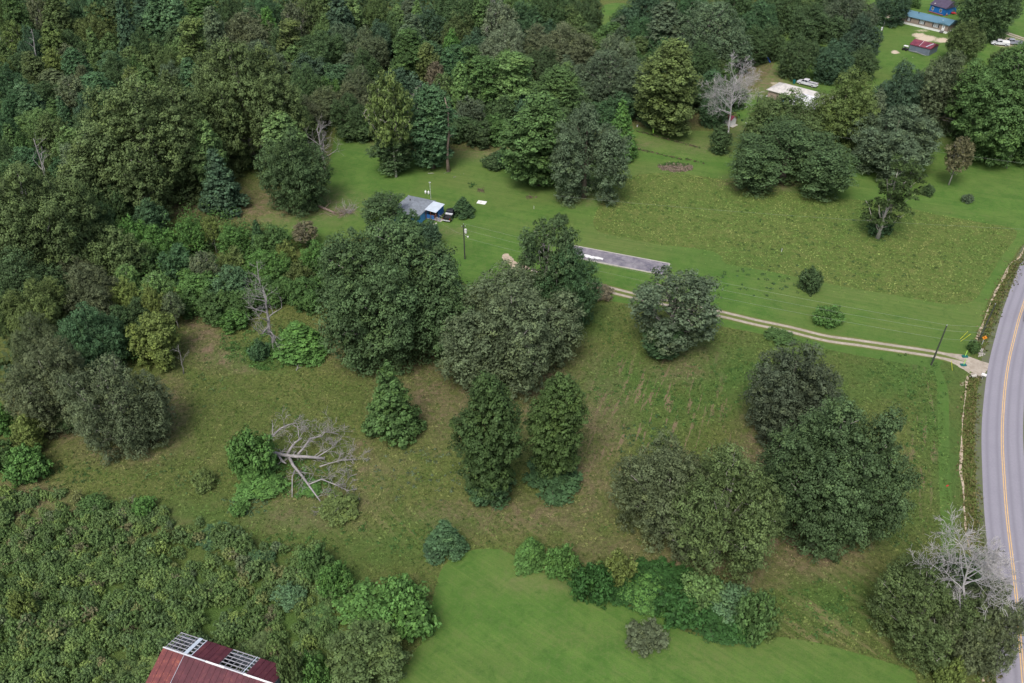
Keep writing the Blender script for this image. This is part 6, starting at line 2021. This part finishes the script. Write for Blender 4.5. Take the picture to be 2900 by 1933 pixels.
def pickup(label, loc, rz, pm, cap=False, toolbox=False, L=5.9):
    t = thing('pickup_truck', label, 'pickup truck', loc, rz)
    h = L / 2
    # lower body with the bed left open: front part as one outline, bed as walls
    mb = MB()
    prof_body(mb, [(-.35, .42), (h - .1, .42), (h, .62), (h - .02, 1.0), (h - .25, 1.16), (h - 1.35, 1.24), (-.35, 1.24)], 1.95, .95)
    bevel_obj(mb.build('body', M[pm], t), .07)
    mb = MB()
    mb.box((-h / 2 - .17, 0, .62), (h - .35, 1.9, .32)); mb.box((-h / 2 - .17, .9, 1.0), (h - .35, .13, .5)); mb.box((-h / 2 - .17, -.9, 1.0), (h - .35, .13, .5))
    mb.box((-h + .06, 0, 1.0), (.1, 1.68, .5)); mb.box((-.40, 0, 1.0), (.1, 1.68, .5))
    mb.build('bed', M[pm], t)
    MB().box((-h / 2 - .17, 0, .80), (h - .56, 1.66, .03)).build('bed_liner', M['bedliner'], t)
    mb = MB()
    prof_body(mb, [(-.42, 1.24), (h - 1.30, 1.24), (h - 1.85, 1.86), (h - 2.2, 1.93), (-.10, 1.93), (-.36, 1.84)], 1.84, .84)
    cab = bevel_obj(mb.build('cab', M[pm], t), .05)
    # glass
    def glass(nm, pts): MB().slab(pts, .02).build(nm, M['glass'], cab)
    glass('windscreen', [(h - 1.33, -.80, 1.30), (h - 1.33, .80, 1.30), (h - 1.84, .70, 1.84), (h - 1.84, -.70, 1.84)])
    glass('rear_window', [(-.44, -.66, 1.36), (-.44, .66, 1.36), (-.385, .60, 1.78), (-.385, -.60, 1.78)])
    for s in (-1, 1):
        for a_, b_ in ((-.25, .72), (.82, h - 1.62)):
            MB().add([(a_, s * .915, 1.30), (b_ + (.18 if b_ > 1 else 0), s * .915, 1.30), (b_ - (.12 if b_ > 1 else 0), s * .835, 1.78), (a_, s * .835, 1.78)], [(0, 1, 2, 3)]).build('side_window', M['glass'], cab)
        MB().box((h - .06, s * .74, .88), (.12, .34, .2)).build('headlight', M['lamp_clear'], t)
        MB().box((-h + .02, s * .88, .98), (.08, .14, .34)).build('tail_light', M['lamp_red'], t)
        MB().box((h - 1.55, s * 1.08, 1.34), (.12, .22, .18)).build('wing_mirror', M['black'], t)
    MB().box((h + .02, 0, .55), (.16, 1.86, .24)).build('bumper', M['metal_grey'], t)
    MB().box((-h - .06, 0, .55), (.14, 1.8, .2)).build('bumper', M['metal_grey'], t)
    MB().box((h + .0, 0, .88), (.06, 1.05, .26)).build('grille', M['black'], t)
    for x in (h - 1.0, -h + 1.15):
        for s in (-1, 1): wheel(t, x, s * .86, .40)
    if toolbox: bevel_obj(MB().box((-.62, 0, 1.22), (.42, 1.8, .32)).build('tool_box', M['metal_grey'], t), .03)
    if cap:
        mb = MB(); prof_body(mb, [(-h + .05, 1.26), (-.48, 1.26), (-.52, 1.72), (-h + .2, 1.66)], 1.9, .86); bevel_obj(mb.build('bed_cap', M['white_paint'], t), .04)
    return t


pickup('black pickup truck with a silver tool box parked beside the blue house', (-14.6, 173.3, 0), R_(74), 'paint_black', toolbox=True, L=5.3)
pickup('white crew-cab pickup truck parked behind the pale-roofed house', (93.8, 258.9, 0), R_(139), 'paint_white', L=6.3)
pickup('grey pickup truck in the top right corner, the rear one of two', (178.2, 299.0, 0), R_(166), 'paint_grey', L=6.4)
pickup('white pickup truck with a capped bed in front of the grey pickup', (173.4, 298.2, 0), R_(161), 'paint_white', cap=True, L=5.8)
# dark car entering at the right edge of the road
t = thing('dark_car', 'dark car on the road just entering at the right edge', 'car', G(2911, 900) + Vector((0.3, 0, .03)), R_(62))
mb = MB(); prof_body(mb, [(-2.2, .3), (2.2, .3), (2.3, .55), (2.15, .85), (1.1, 1.0), (-1.9, 1.02), (-2.25, .9)], 1.82, .92); bevel_obj(mb.build('body', M['paint_black'], t), .08)
mb = MB(); prof_body(mb, [(-1.8, 1.0), (1.0, 1.0), (.35, 1.45), (-1.2, 1.48)], 1.6, .8); cb_ = bevel_obj(mb.build('cabin', M['paint_black'], t), .05)
MB().slab([(1.02, -.62, 1.04), (1.02, .62, 1.04), (.42, .56, 1.44), (.42, -.56, 1.44)], .02).build('windscreen', M['glass'], cb_)
for x in (1.4, -1.4):
    for s in (-1, 1): wheel(t, x, s * .8, .32)
for s in (-1, 1):
    MB().box((2.22, s * .65, .66), (.1, .3, .14)).build('headlight', M['lamp_clear'], t)
    MB().box((-2.22, s * .7, .72), (.1, .3, .14)).build('tail_light', M['lamp_red'], t)

# ---------------------------------------------------------------- poles, wires, signs, small things
POLES = {}


def utility_pole(key, label, g, h, arm=0, transformer=None, lamp=False, r=.17, lean=0.0):
    t = thing('utility_pole', label, 'utility pole', (g[0], g[1], 0), 0, 'utility poles')
    MB().tube([(0, 0, 0), (lean * h, 0, h)], [r, r * .68], 9).build('pole', M['pole_wood'], t)
    MB().cyl((lean * h, 0, h + .06), .035, .3, 6).build('insulator', M['metal_grey'], t)
    if arm:
        MB().beam((-arm / 2, -.12, h - .5), (arm / 2, -.12, h - .5), .1, .12).build('crossarm', M['pole_wood'], t)
        for s in (-1, 1): MB().cyl((s * arm / 2 * .9, -.12, h - .35), .05, .2, 6).build('insulator', M['metal_grey'], t)
    if transformer:
        dx, dz = transformer
        o = MB().cyl((dx, -.05, h + dz), .26, .95, 12).build('transformer', M['white_paint'], t)
        MB().cyl((dx, -.05, h + dz + .55), .07, .18, 8).build('bushing', M['metal_grey'], o)
        MB().beam((0, 0, h + dz + .2), (dx, -.05, h + dz + .2), .08, .08).build('bracket', M['metal_grey'], t)
    if lamp:
        MB().beam((0, 0, h - 2.4), (.75, -.1, h - 2.9), .05, .05).build('lamp_arm', M['metal_grey'], t)
        MB().cyl((.85, -.1, h - 2.95), .17, .2, 10).build('lamp_head', M['white_paint'], t)
    POLES[key] = (g[0], g[1], h)
    return t


utility_pole('A', 'tall dark leaning utility pole beside the gravel drive near the road', (76.8, 118.0), 9.0)
utility_pole('one', 'utility pole with white transformer and lamp below the blue house', (-10.3, 154.7), 8.6, arm=.9, transformer=(.42, -1.6), lamp=True)
utility_pole('two', 'bare dark utility pole on the lawn left of the pale-roofed house', (70.9, 232.5), 7.6)
g_ = G(2114, 338, 8)
utility_pole('tr', 'utility pole with white transformer standing behind the broad dark tree', (g_[0], g_[1]), 8.0, transformer=(.05, -1.3))
utility_pole('road', 'dark utility pole at the ditch behind the orange arrow sign', (89.05, 125.7), 8.2, lean=.02)
utility_pole('tp', 'utility pole with white transformer on the lawn left of the red-roofed shed', (126.9, 290.3), 10.0, transformer=(-.4, -1.9))
g_ = G(2506, 48)
utility_pole('tq', 'utility pole at the left end of the mobile home', (g_[0], g_[1]), 6.5)
g_ = G(2831, 1551, 9)
utility_pole('br', 'dark utility pole rising out of the roadside oak at the bottom right', (g_[0], g_[1]), 9.0, arm=1.6)


def wire(label, a, b, sag, r=.014, group='overhead wires'):
    a = Vector(a); b = Vector(b)
    pts = []
    for i in range(17):
        t = i / 16
        p = a.lerp(b, t); p.z -= sag * 4 * t * (1 - t)
        pts.append(p - a)
    o = MB().tube(pts, [r] * 17, 4).build('overhead_wire', M['wire'])
    o.location = a
    tag(o, label, 'wire', group)


P_ = POLES
top = lambda k, dz=0, dx=0: (P_[k][0] + dx, P_[k][1], P_[k][2] + dz)
wire('top wire of the span from the transformer pole to the pole by the drive', top('one', .2), top('A', .15), 1.1)
wire('middle wire of the span from the transformer pole to the pole by the drive', top('one', -1.2), top('A', -1.1), 1.4)
wire('lowest wire of the span from the transformer pole to the pole by the drive', top('one', -3.2), top('A', -2.9), 1.3)
wire('top wire crossing the road from the pole by the drive', top('A', .15), (128, 117.5, 9.2), .9)
wire('middle wire crossing the road from the pole by the drive', top('A', -1.1), (128, 117.0, 8.2), .9)
wire('lowest wire crossing the road from the pole by the drive', top('A', -2.9), (128, 116.5, 6.4), .9)
wire('wire from the drop pole behind the broad dark tree across the right lawn', top('tr', -.4), (176, 170, 8.5), 1.6)
wire('wire above the far edge of the unmown field', (G(1570, 553, 5)[0], G(1570, 553, 5)[1], 5), (G(2930, 650, 7)[0], G(2930, 650, 7)[1], 7), .8, .011)
wire('wire from the drop pole to the pole on the pale-roofed house lawn', top('tr', .1), top('two', 0), .7)
wire('service wire from the transformer pole to the blue house', top('one', -2.6), (-18.5, 168.9, 2.8), .5, .012)
wire('wire between the two poles left of the mobile home', top('tp', .1), top('tq', 0), .8)

C6 = crop(2600, 860, 6.03)
for k, (a_, b_, lab) in enumerate(((C6(720, 600), C6(850, 470, 2.2), 'yellow guy-wire guard left of the orange arrow sign, upper one'), (C6(728, 638), C6(900, 515, 2.2), 'yellow guy-wire guard left of the orange arrow sign, lower one'),
                                   (C6(585, 1135), C6(570, 975, 2.2), 'yellow guy-wire guard below the gravel drive'))):
    o = MB().tube([(0, 0, 0), b_ - a_], [.05, .05], 6).build('guy_guard', M['yellow_plastic']); o.location = a_; tag(o, lab, 'guy guard')
for (a_, b_, lab) in (((795, 905), (820, 830), 'lime marker post on the upper edge of the gravel drive'), ((770, 1050), (800, 985), 'lime marker post on the lower edge of the gravel drive')):
    g_ = C6(*a_)
    t = thing('marker_post', lab, 'marker post', g_)
    MB().box((0, 0, .12), (1.0, .55, .24)).build('base', M['green_plastic'], t)
    MB().box((.02, 0, .85), (.10, .05, 1.3)).build('post', M['hi_vis'], t)
g_ = C6(1085, 700)
t = thing('road_sign', 'orange diamond road sign with a black bend arrow', 'road sign', g_, R_(-8))
MB().box((0, 0, 1.1), (.07, .05, 2.2)).build('post', M['metal_grey'], t)
s_ = .46
pl = MB().add([(0, -.05, 1.75 - s_), (s_, -.05, 1.75), (0, -.05, 1.75 + s_), (-s_, -.05, 1.75), (0, -.03, 1.75 - s_), (s_, -.03, 1.75), (0, -.03, 1.75 + s_), (-s_, -.03, 1.75)],
              [(0, 1, 2, 3), (7, 6, 5, 4), (0, 4, 5, 1), (1, 5, 6, 2), (2, 6, 7, 3), (3, 7, 4, 0)]).build('sign_plate', M['orange_sign'], t)
mb = MB(); y = -.056
mb.add([(.02, y, 1.47), (.10, y, 1.47), (.10, y, 1.72), (.02, y, 1.70)], [(0, 1, 2, 3)])
mb.add([(.10, y, 1.72), (-.02, y, 1.86), (-.08, y, 1.80), (.02, y, 1.70)], [(0, 1, 2, 3)])
mb.add([(.05, y, 1.93), (-.16, y, 1.97), (-.12, y, 1.74)], [(0, 1, 2)])
mb.build('arrow', M['black'], pl)
t = thing('mailbox', 'white mailbox at the edge of the road below the gravel drive', 'mailbox', C6(1090, 1290), R_(-35))
MB().box((0, 0, .5), (.1, .1, 1.0)).build('post', M['wood_grey'], t)
mb = MB(); prof_body(mb, [(-.42, .95), (.42, .95), (.42, 1.2), (.36, 1.32), (-.36, 1.32), (-.42, 1.2)], .42, .7); bevel_obj(mb.build('box', M['white_paint'], t), .03)
t = thing('culvert_pipe', 'dark culvert pipe mouth in the ditch beside the gravel drive', 'pipe', C6(940, 1245), R_(20))
MB().tube([(-.6, 0, .22), (.5, 0, .22)], [.28, .28], 12, cap=False).build('pipe', M['concrete'], t); MB().cyl((.30, 0, .22), .25, .04, 12, 'x').build('shade_disc', M['black'], t)  # black disc inside the pipe stands in for the shade of its bore
for k, (x, y, rr, lab) in enumerate(((2690, 1012, .25, 'grey stone heap'),)): pass
rst = np.random.RandomState(19)
mb = MB()
for k in range(46):
    p = C6(1080 + rst.normal(0, 26), 850 + rst.normal(0, 45)) - C6(1080, 850)
    mb.box((p[0], p[1], .08), (rst.uniform(.12, .35), rst.uniform(.12, .3), .18), rst.rand() * 3, .7)
o = mb.build('rubble', M['concrete']); o.location = C6(1080, 850); tag(o, 'pale rubble in the ditch above the drive mouth', 'rubble', kind='stuff')
o = MB().box((0, 0, .06), (.5, .22, .12), .5, .6).build('litter_bag', M['red_plastic']); o.location = G(2683, 1375); tag(o, 'reddish orange scrap lying in the grass by the road', 'litter')
g_ = G(1512, 591); o = MB().box((0, 0, .4), (.08, .08, .8)).build('marker_stake', M['white_paint']); o.location = g_; tag(o, 'white stake on the lawn above the flat-topped dark cedar', 'stake')
g_ = G(2213, 712); o = MB().box((0, 0, .4), (.08, .08, .8)).build('marker_stake', M['white_paint']); o.location = g_; tag(o, 'white stake in the unmown field', 'stake')
t = thing('trash_bin', 'teal wheeled bin in front of the white pickup truck', 'bin', G(2248, 236))
mb = MB(); mb.box((0, 0, .55), (.6, .7, .95), 0, 1.12); mb.build('body', M['green_plastic'], t); MB().box((0, 0, 1.07), (.72, .85, .08)).build('lid', M['green_plastic'], t)
for s in (-1, 1): MB().cyl((s * .28, .3, .12), .12, .06, 10, 'x').build('wheel', M['rubber'], t)
t = thing('swing_set', 'white swing frame with a blue slide under the dark trees', 'swing set', G(2151, 169), R_(-50))
for x in (0, 2.6):
    for s in (-1, 1): MB().beam((x, s * .9, 0), (x, 0, 2.3), .08, .08).build('leg', M['white_paint'], t)
MB().beam((-.2, 0, 2.32), (2.8, 0, 2.32), .1, .1).build('top_bar', M['white_paint'], t)
MB().slab([(2.8, -.25, 1.7), (2.8, .25, 1.7), (4.4, .25, .3), (4.4, -.25, .3)], .06).build('slide', M['blue_plastic'], t)
MB().box((1.1, 0, .55), (.5, .2, .05)).build('swing_seat', M['blue_plastic'], t)
for s in (-.22, .22): MB().beam((1.1 + s, 0, .57), (1.1 + s, 0, 2.3), .03, .03).build('swing_rope', M['metal_grey'], t)
t = thing('fire_ring', 'dark round fire ring behind the garden rows', 'fire ring', G(1815, 335))
mb = MB(); ring = [(1.3 * math.cos(a), 1.3 * math.sin(a), .3) for a in np.linspace(0, 2 * math.pi, 25)]; mb.tube(ring, [.26] * 25, 8, cap=False); mb.build('ring', M['rubber'], t, True)
MB().cyl((0, 0, .04), 1.1, .06, 20).build('ash_bed', M['dark_inside'], t)
A2c = crop(1400, 0)
for (p_, q_, lab, cat, mt) in (((1190, 1055), (.35, .35, .5), 'small white bucket at the left end of the garden', 'bucket', 'white_paint'), ((1322, 1108), (.4, .4, 1.3), 'green and white hand pump among the garden rows', 'pump', 'hi_vis'), ((335, 640), (.3, .3, .3), '', '', '')):
    if not lab: continue
    t = thing('bucket' if cat == 'bucket' else 'hand_pump', lab, cat, A2c(*p_))
    mb = MB(); mb.tube([(0, 0, 0), (0, 0, q_[2])], [q_[0] * .4, q_[0] * .55], 10); mb.build('body', M[mt], t)
    MB().beam((-.2, 0, q_[2] + .05), (.25, 0, q_[2] + .12), .05, .05).build('handle', M['metal_grey'], t)
o = MB().box((0, 0, .15), (.7, .5, .3), .3, .8).build('paint_tub', M['white_paint']); o.location = K(335, 645); tag(o, 'white tub at the left corner of the pale-roofed house', 'tub')
# garden rows and planting bed
rsg = np.random.RandomState(23)
for (a_, b_, lab) in (((1190, 1092), (1730, 1235), 'low brown garden row behind the mown garden strips'), ((1190, 1240), (1580, 1330), 'middle low garden row of dark plants'), ((1600, 1325), (1745, 1362), 'short garden row nearest the planting bed')):
    A_, B_ = A2c(*a_), A2c(*b_)
    n = int((B_ - A_).length * 5)
    pp = np.array([[A_[0] + (B_[0] - A_[0]) * t_, A_[1] + (B_[1] - A_[1]) * t_] for t_ in rsg.rand(n)]) + rsg.normal(0, .22, (n, 2))
    cols = np.where(rsg.rand(n, 1) < .55, np.array([.13, .105, .07]), np.array([.05, .09, .03]))
    tag(scatter_leaves('garden_row', pp, np.full(n, .3), np.full(n, .35), cols, 9, .2, 24), lab, 'garden row', kind='stuff')
c_ = A2c(1505, 1395)
n = 420
th = rsg.uniform(0, 6.28, n); rr_ = np.sqrt(rsg.rand(n))
pp = np.stack([c_[0] + 4.6 * rr_ * np.cos(th), c_[1] + 2.6 * rr_ * np.sin(th)], 1)
cols = np.where(((pp[:, 1] > c_[1] + .6)[:, None]) & (rsg.rand(n, 1) < .8), np.array([.06, .12, .035]), np.array([.24, .19, .15]))
tag(scatter_leaves('planting_bed', pp, np.full(n, .35), rsg.uniform(.3, .9, n), cols, 10, .22, 25), 'oval bed of brown stalks and green plants below the garden rows', 'planting bed', kind='stuff')
tag(MB().cyl((0, 0, .015), .35, .03, 14).build('stump', M['dead_wood']), 'pale stump top in the lawn above the blue house', 'stump').location = G(1230, 575)
# brown spots left by small cut shrubs
for (x, y, lab) in ((1103, 437, 'small dead weed clump on the lawn behind the small cedar'), (1218, 452, 'small brown stubble clump on the lawn left of the small shrub'), (1085, 425, 'dark leafy clump on the lawn above the white slab')):
    n = 26; g_ = G(x * DS, y * DS)
    pp = np.array([[g_[0], g_[1]]]) + rsg.normal(0, .6, (n, 2))
    tag(scatter_leaves('weed_clump', pp, np.full(n, .3), np.full(n, .3), np.tile(np.array([[.14, .11, .08]]) if 'dead' in lab or 'brown' in lab else np.array([[.04, .10, .03]]), (n, 1)), 8, .18, 26), lab, 'weeds', kind='stuff')
# sticks on the grass
for (x0, y0, x1, y1, lab) in ((1212, 491, 1268, 486, 'long broken stick at the foot of the tall bare snag'), (1284, 502, 1306, 494, 'short stick lying right of the bare snag foot'), (1123, 995, 1130, 1030, 'crooked grey stick at the lower edge of the huge dark oak'),
                              (839, 1050, 846, 1036, 'short pale stick by the weeds below the standing dead tree'), (888, 1008, 940, 995, 'fallen grey bough right of the young cedar')):
    A_, B_ = G(x0, y0), G(x1, y1)
    mb = MB(); bare(mb, (0, 0, .08), (B_ - A_), (B_ - A_).length, .08, 1, rsg, .5, 5, 4, 2, .02)
    o = mb.build('fallen_stick', M['dead_wood']); o.location = A_; tag(o, lab, 'stick')

# ---------------------------------------------------------------- labels of the trees
LAND = [((60, 60), 'in the woods at the top left corner'), ((300, 60), 'in the woods along the top edge at the left'), ((560, 60), 'in the woods along the top edge, left of the middle'), ((820, 50), 'in the woods at the top edge near the middle'),
        ((1080, 60), 'in the woods at the top centre'), ((1260, 60), 'in the woods left of the small top clearing'), ((1480, 60), 'in the woods right of the small top clearing'), ((1700, 60), 'in the woods beyond the bare white tree'),
        ((1930, 90), 'among the trees behind the white pickup'), ((2130, 60), 'beside the mobile home'), ((2280, 60), 'by the parked trucks at the top right'), ((60, 230), 'in the woods at the left edge above the huge olive oak'),
        ((60, 360), 'at the left edge just above the huge olive oak'), ((300, 190), 'in the woods above the huge domed oak'), ((430, 200), 'in the woods between the two big olive oaks'), ((640, 120), 'in the woods above the lumpy olive oak'),
        ((740, 240), 'at the woods edge right of the lumpy olive oak'), ((860, 150), 'in the woods above the golden white-branched tree'), ((1000, 150), 'in the woods above the tall bare snag'), ((1080, 300), 'at the woods edge by the tall bare snag'),
        ((1200, 190), 'in the woods behind the shaggy lawn tree'), ((1340, 200), 'in the woods behind the grey-green lawn tree'), ((1400, 120), 'in the woods below the small top clearing'), ((1530, 230), 'in the woods beside the tall golden cedar'),
        ((1650, 240), 'in the woods beside the bare white tree'), ((1850, 220), 'around the pale-roofed house'), ((2080, 250), 'among the trees above the dirt track'), ((2250, 250), 'above the small brownish tree at the right'),
        ((300, 470), 'at the dark edge below the huge domed oak'), ((230, 560), 'right of the huge olive oak at the left edge'), ((420, 540), 'in the upper left part of the bright young thicket'), ((560, 540), 'in the upper part of the bright young thicket'),
        ((690, 560), 'at the right end of the bright young thicket'), ((420, 660), 'in the lower left part of the bright young thicket'), ((560, 680), 'in the lower middle of the bright young thicket'), ((690, 660), 'in the lower right of the bright young thicket'),
        ((330, 760), 'among the yellow-green trees on the left'), ((80, 760), 'at the left edge around the feathery oaks'), ((120, 1000), 'at the left edge of the rough field')]
ORD = ['', 'second', 'third', 'fourth', 'fifth', 'sixth', 'seventh', 'eighth', 'ninth', 'tenth', 'eleventh', 'twelfth']
groups = {}
for t in TREES:
    o = t['o']
    o['category'] = 'bush' if t['kind'] == 'bush' else 'tree'
    if t['label'] and not t['group']:
        o['label'] = t['label']; continue
    px, py, _ = PX((t['X'], t['Y'], t['h'] * .6))
    px = float(px[0]) / DS; py = float(py[0]) / DS
    t['px'] = px
    if t['label']:
        lab = t['label']; o['group'] = t['group']
    else:
        place = min(LAND, key=lambda L: math.hypot(L[0][0] - px, L[0][1] - py))[1]
        col = CW.get(t['col'], 'green') if isinstance(t['col'], str) else 'green'
        shp = SHAPE[t['kind']][1].replace('very large ', '').replace(' with feathery sprays', '')
        lab = f'{col} {shp} {place}'
        o['group'] = 'trees of the woods' if 'wood' in place else ('young trees of the thicket' if 'thicket' in place else 'trees round the houses and fields')
    groups.setdefault(lab, []).append(t)
for lab, ts in groups.items():
    if len(ts) == 1:
        ts[0]['o']['label'] = lab; continue
    ts.sort(key=lambda t: t['px'])
    for i, t in enumerate(ts):
        pos = 'leftmost' if i == 0 else ('rightmost' if i == len(ts) - 1 else ORD[min(i, 11)] + ' from left')
        t['o']['label'] = f'{lab}, {pos}'
for t in TREES:
    l = t['o']['label']
    for a_, b_ in ((' with feathery sprays', ''), ('spreading oak', 'oak'), ('along the top edge at the left', 'at top left'), (' the ', ' '), ('olive-yellow', 'olive'), (' broad domed', ' domed'), (' small rounded', ' rounded'), (' tall narrow', ' narrow'), ('along top edge', 'at top'), (' white-branched', ''), (' shaggy ', ' '), ('open-crowned ', ''), ('upper left part of ', 'upper left of ')):
        if len(l.split()) > 16: l = l.replace(a_, b_)
    t['o']['label'] = l
print('unique labels', len(set(t['o']['label'] for t in TREES)), len(TREES))
